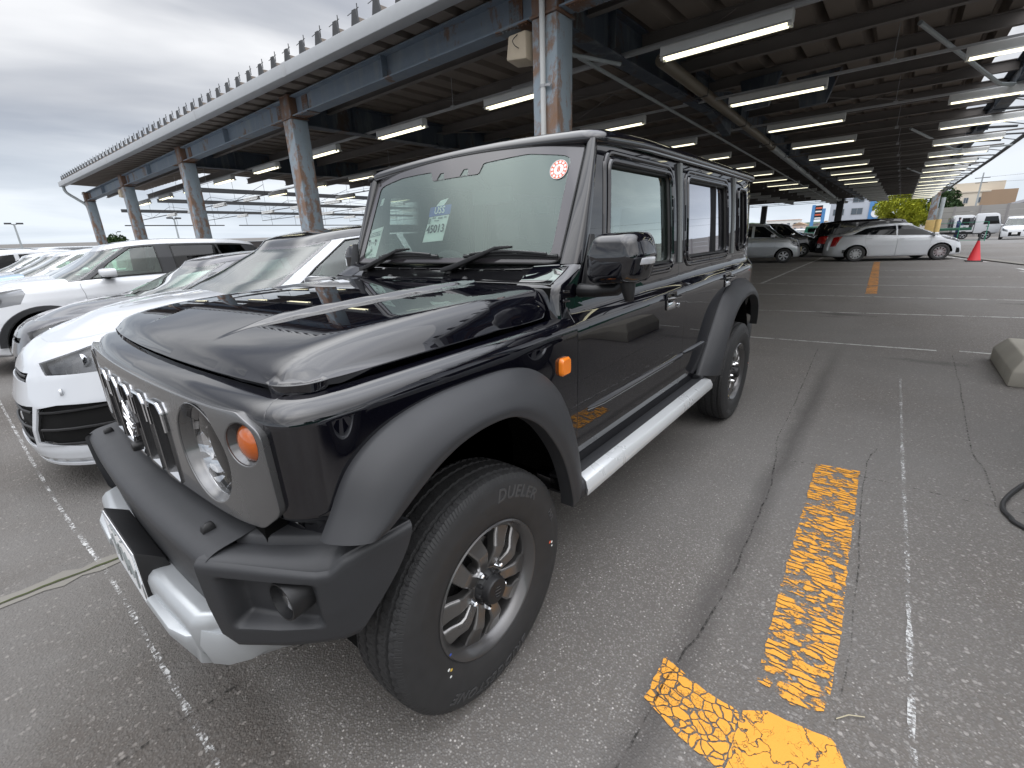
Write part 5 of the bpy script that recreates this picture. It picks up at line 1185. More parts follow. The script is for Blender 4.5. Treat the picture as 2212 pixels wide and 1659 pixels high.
# pipes
b = MB(); b.tube([(-5.3, -1.02, 3.26), (-13.2, -1.32, 3.27)], .075, 16); b.tube([(-13.1, -1.315, 3.26), (-13.25, -1.325, 3.26)], .086, 16)
pb_ = b.build('drain_pipe', 'pipe_brown', sharp=50); tag(pb_, 'thick brown drain pipe hung under the roof deck', 'pipe')
b = MB(); b.tube([(-13.2, -1.32, 3.25), (-44.5, -2.55, 3.2)], .075, 16); b.build('far_section', 'pipe_grey', pb_)
b = MB()
for x in np.arange(-7, -44, -2.66): b.tube([(x, -1.02-(x+5.3)*-.0388-.09, 3.2), (x, -1.02-(x+5.3)*-.0388-.09, 3.6)], .006, 5); b.tube([(x, -1.02-(x+5.3)*-.0388+.09, 3.2), (x, -1.02-(x+5.3)*-.0388+.09, 3.6)], .006, 5); b.box(x-.02, x+.02, -1.02-(x+5.3)*-.0388-.09, -1.02-(x+5.3)*-.0388+.09, 3.185, 3.195)
b.build('pipe_hanger', 'dark_steel', pb_)
b = MB(); b.tube([(-4.3, -1.55, 3.18), (-25, -2.3, 3.15), (-50, -3.1, 3.12)], .022, 8); tag(b.build('thin_pipe', 'pipe_grey'), 'thin grey pipe running far back under the roof', 'pipe')
b = MB(); b.tube(catmull([(-3.80, -1.52, .4), (-3.80, -1.52, 2.9), (-3.80, -1.52, 3.0), (-3.83, -1.50, 3.08), (-3.95, -1.45, 3.10), (-4.6, -1.2, 3.10)], 6), .020, 8); tag(b.build('riser_pipe', 'pipe_grey'), 'grey riser pipe with a hooked top just behind the near column', 'pipe')
b = MB(); b.tube([(-3.372, -1.385, .02), (-3.372, -1.385, 3.60)], .027, 12); cnd = b.build('conduit', 'lamp_white'); tag(cnd, 'white round conduit running up the face of the nearest column', 'conduit')
b = MB(); b.lathe([(.030, -.012), (.032, -.012), (.032, .012), (.030, .012)], 16, 'z', (-3.372, -1.385, 2.69)); b.box(-3.375, -3.36, -1.36, -1.30, 2.68, 2.70); b.tube([(-3.37, -1.31, 2.675), (-3.37, -1.29, 2.69)], .012, 6); b.build('pipe_clip', 'galv', cnd)
for i, (x, y, z) in enumerate(((-3.62, -1.70, 3.08), (-3.62, -17.42, 3.10))):
    s_ = empty('horn_speaker', ('beige loudspeaker box mounted on the nearest column', 'beige loudspeaker box mounted on the fourth column')[i], 'loudspeaker', (x, y, z), 0, 'loudspeakers on the columns')
    b = MB(); b.loft([[(a, -.03, c) for a, c in ((-.12, -.11), (.12, -.11), (.12, .12), (-.12, .12))], [(a, -.16, c) for a, c in ((-.16, -.13), (.16, -.13), (.16, .10), (-.16, .10))]], True, True) if False else b.loft([[(.05+.0, a, c) for a, c in ((-.14, -.10), (.14, -.14), (.14, .14), (-.10, .14))], [(.26, a*.9, c*.85) for a, c in ((-.14, -.10), (.14, -.14), (.14, .14), (-.10, .14))]], True, True)
    b.build('speaker_box', 'bracket_beige', s_, bevel=.02); b = MB(); b.box(-.10, .06, .0, .22, -.02, .02); b.build('speaker_bracket', 'rusty_steel', s_); 
    b = MB(); b.tube(catmull([(.262, .03, .10), (.30, .0, .05), (.31, .03, .0), (.27, .05, -.02)], 4), .004, 5); b.build('speaker_cable', 'rubber', s_)
# far columns under the deck
for i, (x, y, mat) in enumerate(((-44.8, -2.45, 'dark_steel'), (-50, -8.8, 'dark_steel'), (-45, 3.10, 'blue_steel'), (-43.5, 3.45, 'pipe_grey'))):
    c = empty('canopy_column', ('far dark column in the shade right of the small silver van', 'farthest dark column at the back of the lot, left', 'pale blue column with yellow foot behind the white hatchback', 'slim grey pipe column with yellow foot beside the blue one')[i], 'column', (x, y, gz(x)), 0, 'far canopy columns')
    b = MB(); h = 3.5-gz(x)-(.1 if i < 3 else .6)
    if i < 3: b.box(-.2, .2, -.22, .22, 0, h)
    else: b.tube([(0, 0, 0), (0, 0, h)], .12, 12)
    b.build('shaft', mat, c, bevel=.01)
    if i > 1: b = MB(); b.box(-.24, .24, -.26, .26, 0, 1.65) if i == 2 else b.tube([(0, 0, 0), (0, 0, 1.65)], .16, 12); b.build('column_guard', 'guard_yellow', c, bevel=.01)
# edge frame on the right: chord, purlin ends, braces
b = MB(); P_ = [(-4, 3.75, 3.55), (-12, 3.75, 3.52), (-25, 3.72, 3.48), (-48, 3.5, 3.42)]; b.tube(P_, .055, 10); ef = b.build('edge_chord', 'dark_steel'); tag(ef, 'dark tube along the open right edge of the canopy', 'tube')
b0 = None
for i, x in enumerate(np.arange(-5.5, -47, -1.33)):
    b = MB()
    if i % 2 == 0: b.tube([(x, 2.55, 3.62), (x, 3.75, 3.52)], .022, 6); b.tube([(x, 2.75, 3.6), (x-1.33, 3.74, 3.52)], .012, 5)
    else: b.tube([(x, 2.55, 3.64), (x, 3.4, 3.56)], .03, 6)
    b.build('edge_rib', 'dark_steel', ef)
for i, x in enumerate((-7.2, -15.2, -26)):
    b = MB(); b.tube([(x, 1.3, 3.52), (x-2.6, 2.3, 3.2), (x-5.2, 3.7, 3.42)], .028, 8); tag(b.build('brace_rod', 'pipe_grey'), ('pale diagonal brace rod near the right edge of the roof', 'middle diagonal brace rod under the right roof edge', 'farthest diagonal brace rod under the right roof edge')[i], 'brace')
for i, (p0, p1) in enumerate((((-5.2, -4.6, 3.5), (-9.0, -.2, 3.5)), ((-5.2, -.2, 3.5), (-9, -5.2, 3.48)), ((-4.2, -9, 3.5), (-8.5, -4.5, 3.5)), ((-9.2, -.6, 3.5), (-13, 2.5, 3.5)), ((-9.2, 2.4, 3.5), (-13, -1.3, 3.5)))):
    b = MB(); b.tube([p0, p1], .009, 6); tag(b.build('tie_rod', 'purlin'), ('thin tie rod crossing above the near lamps', 'thin tie rod crossing the first one above the near lamps', 'thin tie rod above the lamps left of the near column', 'thin tie rod slanting towards the right roof edge', 'thin tie rod slanting away from the right roof edge')[i], 'rod', 'tie rods under the roof deck')

# concrete block, cone
M['concrete'] = plain('concrete', (.34, .32, .275), .9, bscale=60, bstr=.4, var=.22, vs=3)
b = MB(); b.loft([[(x, y, 0) for x, y in ((-5.50, 2.40), (-4.47, 2.395), (-4.45, 3.4), (-5.5, 3.4))], [(x, y, .125) for x, y in ((-5.50, 2.40), (-4.47, 2.40), (-4.45, 3.4), (-5.5, 3.4))], [(x, y, .235) for x, y in ((-5.42, 2.47), (-4.55, 2.46), (-4.52, 3.4), (-5.42, 3.4))]], True, True)
tag(b.build('concrete_block', 'concrete', bevel=.012), 'weathered low concrete block at the right edge of the lot', 'block')
M['cone_red'] = plain('cone_red', (.62, .03, .04), .55)
cn = empty('traffic_cone', 'red traffic cone standing right of the white hatchback', 'cone', (-21.35, 3.60, 0))
b = MB(); b.lathe([(.0, .70), (.028, .70), (.03, .68), (.17, .035), (.175, .03)], 28, 'z'); b.build('cone_body', 'cone_red', cn); b = MB(); b.lathe([(.0, .78), (.022, .78), (.030, .72), (.034, .66)], 20, 'z'); b.build('cone_tip', 'dark_steel', cn)
b = MB(); b.box(-.21, .21, -.21, .21, 0, .035); b.build('cone_base', 'rubber', cn, bevel=.008)

# ------------------------------------------------------------ other cars: plan rings lofted upwards
def small_wheel(parent, loc, Rt, w, style, side):
    wh = bpy.data.objects.new('wheel', None); COL.objects.link(wh); wh.parent = parent; wh.location = loc
    if side < 0: wh.rotation_euler = (0, 0, math.pi)
    rr = Rt*.64; h = w/2
    b = MB(); b.lathe([(rr, h*.8), (rr+.02, h*.95), ((rr+Rt)/2, h), (Rt-.015, h*.9), (Rt, h*.6), (Rt, -h*.6), (Rt-.015, -h*.9), (rr, -h*.8)], 40); b.build('tyre', 'rubber', wh)
    b = MB(); b.lathe([(rr+.004, h*.78), (rr-.005, h*.80), (rr-.02, h*.6), (rr-.03, -h*.5)], 40); 
    n = {'mesh': 10, 'five': 5, 'six': 6}[style]
    for k in range(n):
        a = 2*math.pi*k/n+.3
        if style == 'mesh':
            for d in (-.22, .22): b.beam((rr*.18*math.cos(a), h*.62, rr*.18*math.sin(a)), (rr*.97*math.cos(a+d), h*.70, rr*.97*math.sin(a+d)), .013, .02)
        else:
            wd = .075 if style == 'five' else .07
            c0 = Vector((math.cos(a), 0, math.sin(a))); c1 = Vector((-math.sin(a), 0, math.cos(a)))
            P_ = [c0*rr*.15-c1*wd*.3, c0*rr*.15+c1*wd*.3, c0*rr*.97+c1*wd*.55, c0*rr*.97-c1*wd*.55]
            b.add([tuple(p+Vector((0, h*.62, 0))) for p in P_]+[tuple(p+Vector((0, h*.52, 0))) for p in P_], [(0, 1, 2, 3), (0, 4, 5, 1), (1, 5, 6, 2), (2, 6, 7, 3), (3, 7, 4, 0)])
    b.lathe([(.0, h*.72), (.03, h*.72), (.055, h*.62), (.055, h*.4)], 20); b.build('rim', 'rim_silver', wh)
    b = MB(); b.lathe([(.0, h*.3), (rr-.01, h*.3), (rr-.01, h*.2)], 24); b.build('brake_disc', 'void', wh)
M['rim_silver'] = plain('rim_silver', (.55, .56, .58), .3, .6, var=.04)
def se(theta, n):
    c, s = np.cos(theta), np.sin(theta); return np.sign(c)*np.abs(c)**(2/n), np.sign(s)*np.abs(s)**(2/n)
class Shell:      # rings given by functions of k
    def __init__(s, xf, xr, w, z, n): s.xf, s.xr, s.w, s.z, s.n = xf, xr, w, z, n
    def tab(s):
        k = .5; n = float(s.n(k)); a = (float(s.xf(k))-float(s.xr(k)))/2; w = float(s.w(k)); th = np.linspace(0, math.pi, 4001); c, q = se(th, n)
        d = np.concatenate([[0], np.cumsum(np.hypot(np.diff(a*c), np.diff(w*q)))]); s.tu = d/d[-1]; s.tt = th
    def __call__(s, u, k):
        if not hasattr(s, 'tu'): s.tab()
        u = np.asarray(u, float); k = np.asarray(k, float); uu_ = ((u+1) % 2)-1; th = np.sign(uu_+1e-15)*np.interp(np.abs(uu_), s.tu, s.tt)
        xf, xr, w, n = s.xf(k), s.xr(k), s.w(k), s.n(k); c, q = se(th, n)
        xc = (xf+xr)/2; a = (xf-xr)/2; x = xc+a*c; y = w*q; return np.stack([x, y, s.z(x, k)], 1)
    def su(s, x, k):   # u on the left side for a given x at ring k
        us = np.linspace(.001, .999, 700); X = s(us, np.full(700, k))[:, 0]; return float(np.interp(-x, -X, us))
    def sk(s, x, z):
        ks = np.linspace(0, 1, 120); zz = np.array([float(s.z(np.array([x]), np.array([kk]))[0]) for kk in ks]); return float(np.interp(z, zz, ks))
    def at(s, x, z): k = s.sk(x, z); return (s.su(x, k), k)
def T1(a, b): return lambda k: np.interp(k, a, b)
def make_car(name, label, sp, loc, rz, group=None, cat='car', hide=()):
    g = sp; car = empty(name, label, cat, loc, rz, group)
    H, W, wb, xF, xR = g['H'], g['W']/2, g['wb'], g['front'], g['rear']; Rt = g.get('Rt', .31); zb = g.get('zb', .18)
    belt = interp(*zip(*g['belt'])); roof = smooth_interp(*zip(*g['roof'])); pm = g['paint']; rm = g.get('roof_paint', pm)
    K = [0, .08, .22, .42, .62, .80, .90, .96, 1.0]; F_ = [0, .03, .14, .34, .56, .78, .90, .97, 1.0]
    fk = T1(K, F_)
    lo = Shell(T1(K, [xF-.07, xF-.02, xF-.005, xF, xF-.02, xF-.06, xF-.10, xF-.15, xF-.22]), T1(K, [xR+.08, xR+.03, xR, xR, xR+.02, xR+.05, xR+.08, xR+.12, xR+.18]),
               T1(K, [W-.07, W-.03, W-.012, W-.004, W, W-.010, W-.03, W-.055, W-.105]), lambda x, k: zb+fk(k)*(belt(x)-zb), T1([0, 1], [g.get('n0', 4.2), g.get('n1', 4.0)]))
    gb = g['glass_base']; gt = g['glass_top']; nb_ = g.get('gn', 4.5); wt = g.get('wt', W-.26)
    gw = T1([0, .5, .86, 1], [W-.10, W-.10-(W-.10-wt)*.40, wt+.012, wt-.03])
    gh = Shell(T1([0, .5, .86, 1], [gb[0], gb[0]*.52+gt[0]*.48+.02, gt[0]+.03, gt[0]-.03]), T1([0, .5, .86, 1], [gb[1], (gb[1]+gt[1])/2-.03, gt[1]-.02, gt[1]+.04]), gw,
               lambda x, k: (belt(x)-.012)*(1-k)+(roof(x)-.018)*k, T1([0, 1], [nb_, nb_]))
    # body shell with wheel arches, doors cut out
    holes = []; ra = Rt+.055
    def arch(xc):
        P_ = []
        for i in range(25):
            a = math.pi*i/24; x = xc+ra*math.cos(a)*1.02; z = Rt+ra*math.sin(a)*.98
            P_.append(lo.at(x, z))
        return P_
    aL = [arch(0.), arch(-wb)]
    def side_outline(sgn):
        bot = []
        return bot
    u_end = .9999
    # the lower outline dips into the arches
    def low(sgn):
        P_ = []
        for A in aL:
            k_ = 0.0; P_ += [(A[0][0], 0.)]+[(u, k) for u, k in A if k > .001]+[(A[-1][0], 0.)]
        return [(sgn*u, k) for u, k in P_]
    outl = [(-u_end, 0)]+low(-1)[::-1]+low(1)+[(u_end, 0), (u_end, 1), (-u_end, 1)]
    doors = []
    for (xa, xb) in g['doors']:
        n_ = 7; zA = g.get('door_z', .30)
        D = []
        ks = np.linspace(.10, .975, n_)
        for k in ks: D.append((lo.su(xa+(.05*(k-.5) if xa == g['doors'][0][0] else 0), k), float(k)))
        for k in ks[::-1]:
            x = xb
            # rear door edge follows the rear arch
            z = float(lo.z(np.array([x]), np.array([k]))[0]); dxa = -wb+math.sqrt(max(0, (ra+.06)**2-(z-Rt)**2)) if abs(z-Rt) < ra+.06 else -99
            x = max(x, dxa) if x < -wb+ra+.1 else x
            D.append((lo.su(x, k), float(k)))
        doors.append(D)
    hl = g['headlight']; HLp = [(u, k) for u, k in hl]
    gr = g.get('grilles', []); tl = g['taillight']
    allh = [[(s*u, k) for u, k in P_] for P_ in doors+[HLp, tl] for s in (1, -1)]+[P_ for P_ in gr]
    allh = [P_ if area(P_) < 0 else P_[::-1] for P_ in allh]
    kw = dict(step=.018, vstep=.05, gap=0, flange=.012, cen=(-1.2, 0, .5))
    bd = panel('body', outl, lo, pm, car, holes=allh, **kw)
    for D in doors:
        for s in (1, -1):
            D2 = [(s*(u), k) for u, k in D]; D2 = inset(D2, .0016)
            dr = panel('door', D2, lo, pm, car, **kw)
            uu_ = [abs(p[0]) for p in D2]; uh = max(uu_)-.028 if g.get('handle', 1) else None
            p = lo(np.array([s*uh]), np.array([.86]))[0]
            b = MB(); b.tube([(p[0]+.09, p[1], p[2]), (p[0]+.07, p[1]+s*.03, p[2]+.003), (p[0]-.05, p[1]+s*.03, p[2]+.003), (p[0]-.07, p[1], p[2])], .011, 6); b.build('door_handle', g.get('handle_mat', pm), dr)
    for s in (1, -1):
        q = [(s*u, k) for u, k in HLp]; hl_ = panel('headlight', inset(q, .001), lo, 'lamp_glass', car, **{**kw, 'flange': 0})
        back = lambda u, k: lo(u, k)-np.stack([np.full(len(np.atleast_1d(u)), .035), np.zeros(len(np.atleast_1d(u))), np.zeros(len(np.atleast_1d(u)))], 1)
        panel('lamp_bowl', inset(q, -.002), back, 'lamp_dark', hl_, **{**kw, 'flange': 0})
        cu, ck = np.mean([p[0] for p in q]), np.mean([p[1] for p in q])
        for du in (-.028, .012):
            p = lo(np.array([cu+du*s]), np.array([ck]))[0]; b = MB(); b.lathe([(.0, -.03), (.02, -.028), (.034, -.012), (.036, 0)], 16, 'x', tuple(p-np.array([.010, s*.004, 0]))); b.build('projector', 'chrome', hl_)
        panel('taillight', inset([(s*u, k) for u, k in tl], .001), lo, 'red_lens', car, **kw)
    for P_ in gr: panel('front_grille', inset(P_, -.002), lambda u, k: lo(u, k)*np.array([1, 1, 1])-np.array([.03, 0, 0]), 'intake_black', car, **{**kw, 'flange': 0, 'cen': (-2, 0, .5)})
    for P_ in gr:
        if abs(P_[0][0]) > .001 and g.get('fins'):
            ks = [p[1] for p in P_]; us = [p[0] for p in P_]
            for kk in np.linspace(min(ks)+.06, max(ks)-.06, 3):
                q = lo(np.linspace(min(us)*1.0+.01 if min(us) > 0 else min(us)+.01, max(us)-.01, 6), np.full(6, kk)); b = MB(); b.tube([tuple(p-np.array([.014, 0, 0])) for p in q], .008, 6); b.build('grille_bar', 'black_plastic', car)
    # hood surface
    kk1 = np.array([1.0]); uc = lo.su(gb[0]-.12 if g.get('van') else gb[0]-.30, 1.)
    us = np.linspace(-uc, uc, 61); edge_ = lo(us, np.ones(61)); xc_ = edge_[0][0]
    yy = edge_[:, 1]; o_ = np.argsort(yy); yq, xq = yy[o_], edge_[o_, 0]
    def hoodf(x, y):
        x = np.asarray(x, float); y = np.asarray(y, float); wl = np.interp(x, edge_[:31, 0], np.abs(edge_[:31, 1])) if edge_[0, 0] < edge_[30, 0] else np.abs(y)+.1
        q = np.clip(np.abs(y)/np.maximum(wl, .02), 0, 1); z = belt(x)
        xe = np.interp(y, yq, xq); rise = g.get('crown', .045)*sstep(0, .35, (xe-x)); z = z+rise*(1-q**2.6)
        crease = g.get('crease', .010)*sstep(.62, .70, q)*sstep(1.0, .85, q)*sstep(.05, .3, xe-x); return np.stack([x, y, z+crease], 1)
    hol = [(float(p[0])-.001, float(p[1])) for p in edge_]
    hol = hol+[(xc_, float(edge_[-1, 1])), (xc_, float(edge_[0, 1]))] if False else hol
    panel('hood', hol, hoodf, pm, car, step=.03, gap=.0, flange=.0, cen=(-1, 0, 0))
    # tail: deck behind the rear glass
    ur = lo.su(gb[1]+.25, 1.); us = np.linspace(ur, 2-ur, 31); e2 = lo(us, np.ones(31)); 
    panel('tail_deck', [(float(p[0]), float(p[1])) for p in e2], lambda x, y: np.stack([np.asarray(x), np.asarray(y), belt(np.asarray(x))+.0], 1), pm, car, step=.06, gap=0, flange=0, cen=(-1, 0, 0))
    # greenhouse
    gh.tab(); uq = np.linspace(0, .4, 400); yq_ = gh(uq, np.full(400, .5))[:, 1]/float(gw(.5)); up = float(np.interp(g.get('pillar_y', .91), yq_, uq)); hp_ = (gb[0]-gb[1])+2*W-.5; pw = g.get('pillar_w', .10)/hp_; wind = [(-up, .05), (up, .05), (up-.004, .90), (-(up-.004), .90)]
    sidew = []
    for (x0, x1, q) in g['windows']:     # x0 front limit (None = along the pillar), x1 rear limit, q: raked rear edge
        ks = np.linspace(.07, .84, 7); P_ = []
        for k in ks: P_.append((up+pw if x0 is None else gh.su(x0, k), float(k)))
        for k in ks[::-1]: P_.append((min(gh.su(x1-q*(1-k)*1., k), .97-up), float(k)))
        # drop degenerate ones
        sidew.append(P_)
    rq = up*.8; rearw = [(1-rq, .10), (1+rq, .10), (1+rq*.95, .86), (1-rq*.95, .86)]
    _unused = [(1-.13, .10), (1+.13, .10), (1+.12, .86), (1-.12, .86)]
    allw = [wind]+[[(s*u, k) for u, k in P_] for P_ in sidew for s in (1, -1)]
    pil = g.get('pillar_paint', pm); kg = dict(step=.014, vstep=.05, gap=0, flange=.012, cen=(-1.2, 0, .9))
    ghm = lambda u, k: gh(u, k)
    cabin = empty if False else None
    cb = panel('cabin_frame', [(-.9999, 0), (.9999, 0), (.9999, 1), (-.9999, 1)], ghm, pil, car, holes=[w if area(w) < 0 else w[::-1] for w in allw], **kg)
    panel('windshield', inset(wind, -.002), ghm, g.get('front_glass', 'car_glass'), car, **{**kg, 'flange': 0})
    wsx = panel('windshield_border', [(-up+.0, .05), (up, .05), (up-.004, .90), (-(up-.004), .90)], lambda u, k: gh(u, k)+np.array([.002, 0, .001]), 'frit', car, holes=[rpoly([(-up+.012, .115, .01), (up-.012, .115, .01), (up-.015, .86, .01), (-(up-.015), .86, .01)], 3)], **{**kg, 'flange': 0})
    for i, P_ in enumerate(sidew):
        mt = g['glass'] if g.get('glass') else 'privacy_glass' if i >= g.get('privacy_from', 1) else 'car_glass'
        for s in (1, -1):
            w = panel('window', inset([(s*u, k) for u, k in P_], -.002), ghm, mt, car, **{**kg, 'flange': 0})
            if g.get('near'):
                Q = densify([(s*u, k) for u, k in P_], .02); q = gh(np.array([p[0] for p in Q]), np.array([p[1] for p in Q])); q = [tuple(v) for v in q]; q.append(q[0]); b = MB(); b.tube(q, .008, 6, cap=False); b.build('window_seal', 'seal', w)
    # roof cap: lid over the top ring
    us = np.linspace(-.999, .999, 80); top = gh(us, np.ones(80)); rings = []
    cx = (gt[0]+gt[1])/2
    for kq in (.885, .94): rings.append([(p[0], p[1], p[2]) for p in gh(us, np.full(80, kq))*np.array([1, 1.004, 1])+np.array([0, 0, .003])])
    for q, dz in ((1.003, .002), (.93, .009), (.80, .016), (.5, .026), (.15, .030)):
        rings.append([(cx+(p[0]-cx)*q, p[1]*q, float(roof(cx+(p[0]-cx)*q))-.018+dz) for p in top])
    b = MB(); b.loft(rings, True, True); b.build('roof', rm, car, sharp=60)
    # front and rear bumper lower skirts, underside, interior
    b = MB(); b.box(xR+.45, xF-.50, -W+.32, W-.32, zb+.02, .5); b.box(-.40, xF-.55, -W+.42, W-.42, .45, belt(xF-.3)-.16); b.build('underbody', 'void', car)
    b = MB()
    xi = gb[0]-.42; b.box(xi-.35, xi+.02, -W+.18, W-.18, .6, belt(xi)-.03); b.box(xR+.4, xi, -W+.16, W-.16, .35, .48); b.build('cabin_floor', 'interior', car)
    for x in ((xi-1.0, xi-1.95) if not g.get('short') else (xi-1.0,)):
        for y in (-.36, .36):
            b = MB(); b.loft([[(x-.02-dz*.25, y-w_, .5+dz), (x+.10-dz*.25, y-w_, .5+dz), (x+.10-dz*.25, y+w_, .5+dz), (x-.02-dz*.25, y+w_, .5+dz)] for dz, w_ in ((0, .22), (.5, .20), (.60, .10), (.62, .10), (.80, .09))], True, True); b.build('seat', g.get('seat', 'interior_light'), car, bevel=.03)
    for s in (1, -1):
        # mirror on the door
        ux = up+pw+.012; p = gh(np.array([s*ux]), np.array([.12]))[0]
        m_ = MB(); mx, my, mz = p[0]-.10, p[1]+s*.13, p[2]+.045
        rg = []
        for dx, q in ((.09, .45), (.075, .8), (.03, 1.), (-.05, 1.), (-.065, .95)):
            rg.append([(mx+dx, my+a*q, mz+c*q) for a, c in rpoly([(-.10, -.055, .03), (.10, -.045, .03), (.10, .045, .04), (-.09, .060, .03)], 3)])
        m_.loft(rg, True, True); mr = m_.build('side_mirror', g.get('mirror_mat', pm), car, sharp=50)
        b = MB(); b.tube([(mx-.01, my-s*.04, mz-.05), (p[0]-.06, p[1]-s*.01, p[2]-.03)], .022, 8); b.build('mirror_foot', 'black_plastic', mr)
    for x in (0., -wb):
        for s in (1, -1):
            small_wheel(car, (x, s*(W-.115), Rt), Rt, .20, g.get('rim', 'five'), s)
            b = MB(); n = 16; rg = lambda y: [(x+(ra)*math.cos(math.pi*i/n), s*y, Rt+ra*math.sin(math.pi*i/n)) for i in range(n+1)]
            b.loft([rg(W-.02), rg(W-.32)], False); b.add(rg(W-.32)+[(x, s*(W-.32), .2)], [tuple(range(n+2))]); b.build('wheel_housing', 'void', car)
    # wipers
    for y0 in ((.52, .02) if g.get('wipers', 1) else ()):
        P_ = []
        q = gh(np.array([.0]), np.array([.0]))[0]
        pv = Vector((q[0]+.03, y0+.0, q[2]-.0)); 
        def wp(y, k):
            lo_, hi = -.16, .16; us_ = np.linspace(lo_, hi, 161); pp = gh(us_, np.full(161, k)); i = int(np.argmin(abs(pp[:, 1]-y))); return Vector(pp[i])
        a = [wp(y0-.05, .02)+Vector((.06, 0, .0)), wp(y0-.3, .07)+Vector((.02, 0, .03)), wp(y0-.52, .09)+Vector((.01, 0, .02))]
        b = MB(); b.tube(a, [.014, .010, .006], 6); bl = [wp(y0-.08-.52*i/6, .065)+Vector((.012, 0, .010)) for i in range(7)]; b.tube(bl, .008, 6); b.build('wiper', 'black_plastic', car)
    if g.get('arch_trim'):
        for A in aL:
            for s in (1, -1):
                us_ = np.array([s*u for u, k in A]); ks_ = np.array([k for u, k in A]); q = lo(us_, ks_); b = MB()
                rg = []
                for i, p in enumerate(q):
                    xc = 0. if A is aL[0] else -wb; d = Vector((p[0]-xc, 0, p[2]-Rt)).normalized(); o = Vector(p); rg.append([tuple(o+d*.0+Vector((0, s*.012, 0))), tuple(o+d*.055+Vector((0, s*.010, 0))), tuple(o+d*.06-Vector((0, s*.01, 0)))])
                b.loft(rg, False); b.build('arch_trim', 'dark_plastic', car)
    if g.get('lip'):
        us = np.linspace(-.20, .20, 61); q0 = lo(us, np.full(61, .0)); q1 = lo(us, np.full(61, .10)); cxx = np.array([xF-.9, 0, 0])
        ex = lambda q, d, z: [(p[0]+(p[0]-cxx[0])*d, p[1]*(1+d), z) for p in q]
        b = MB(); b.loft([ex(q0, -.04, zb+.03), ex(q0, .035, zb+.012), ex(q0, .05, zb+.004), ex(q0, .045, zb-.012), ex(q0, -.04, zb-.012)], False); b.build('front_lip', pm, car, sharp=40)
        b = MB(); y_ = W*.62; b.lathe([(.0, .012), (.016, .010), (.018, 0)], 16, 'x', (float(lo(np.array([.105]), np.array([.70]))[0][0])-.002, float(lo(np.array([.105]), np.array([.70]))[0][1]), float(lo(np.array([.105]), np.array([.70]))[0][2]))); b.build('parking_sensor', pm, car)
    if g.get('plate'):
        b = MB(); x = xF-.005; b.box(x, x+.012, -.165, .165, .42, .58); b.build('licence_plate', g['plate'], car, bevel=.002)
    return car
M['lamp_dark'] = plain('lamp_dark', (.22, .225, .235), .25, .6)
HATCH = dict(H=1.46, W=1.78, wb=2.64, front=.90, rear=-3.36, Rt=.32, zb=.20, paint='pearl_white', roof_paint='black_gloss',
    belt=[(.95, .765), (.70, .83), (.40, .90), (0, .955), (-.4, .985), (-1.5, 1.01), (-3.0, 1.06), (-3.4, 1.04)], roof=[(.2, 1.0), (-.4, 1.22), (-.75, 1.355), (-1.1, 1.425), (-1.6, 1.455), (-2.2, 1.44), (-2.8, 1.38), (-3.3, 1.25)],
    glass_base=(.10, -3.20), glass_top=(-.78, -2.80), wt=.56, gn=4.6, doors=[(-.48, -1.52), (-1.52, -2.42)], windows=[(None, -1.50, 0), (-1.58, -2.35, .3)], headlight=[(.070, .90), (.085, .82), (.150, .78), (.185, .80), (.200, .88), (.200, .975), (.14, .965)],
    grilles=[[(-.055, .78), (.055, .78), (.055, .84), (-.055, .84)], [(.064, .30), (.165, .22), (.180, .56), (.10, .62), (.075, .60)], [(-.064, .30), (-.165, .22), (-.180, .56), (-.10, .62), (-.075, .60)], [(-.058, .24), (.058, .24), (.070, .62), (-.070, .62)]], lip=1, pillar_w=.17,
    taillight=[(.835, .70), (.92, .70), (.92, .90), (.83, .90)], rim='five', near=1, fins=1, mirror_mat='black_gloss', n0=3.2, n1=2.9, crown=.06)
COMPACT = dict(HATCH, paint='grey_paint', roof_paint='grey_paint', mirror_mat='grey_paint', W=1.695, front=.78, rear=-3.1, wb=2.5, H=1.5, fins=0)
SUV = dict(H=1.62, W=1.695, wb=2.525, front=.68, rear=-3.1, Rt=.33, zb=.22, paint='white_paint', roof_paint='white_paint', pillar_paint='dark_plastic',
    belt=[(.75, .80), (.55, .93), (.2, .985), (-.2, 1.0), (-.6, 1.02), (-2.6, 1.06), (-3.1, 1.06)], roof=[(.1, 1.02), (-.45, 1.28), (-.75, 1.42), (-1.1, 1.475), (-1.6, 1.485), (-2.3, 1.46), (-3.0, 1.36)],
    glass_base=(.02, -2.95), glass_top=(-.72, -2.65), wt=.60, gn=4., doors=[(-.40, -1.28), (-1.28, -2.2)], windows=[(None, -1.24, 0), (-1.42, -1.95, .15), (-2.0, -2.5, .3)], headlight=[(.065, .80), (.12, .76), (.20, .78), (.205, .90), (.19, .97), (.07, .93)],
    grilles=[[(-.06, .25), (.06, .25), (.055, .70), (-.055, .70)]], taillight=[(.80, .60), (.92, .60), (.92, .88), (.79, .88)], rim='five', near=1, arch_trim=1, n0=4, n1=3.4, crown=.05, handle_mat='chrome')
SEDAN = dict(HATCH, H=1.48, front=.85, rear=-3.5, wb=2.65, fins=0, mirror_mat='white_paint', paint='white_paint', roof_paint='white_paint')
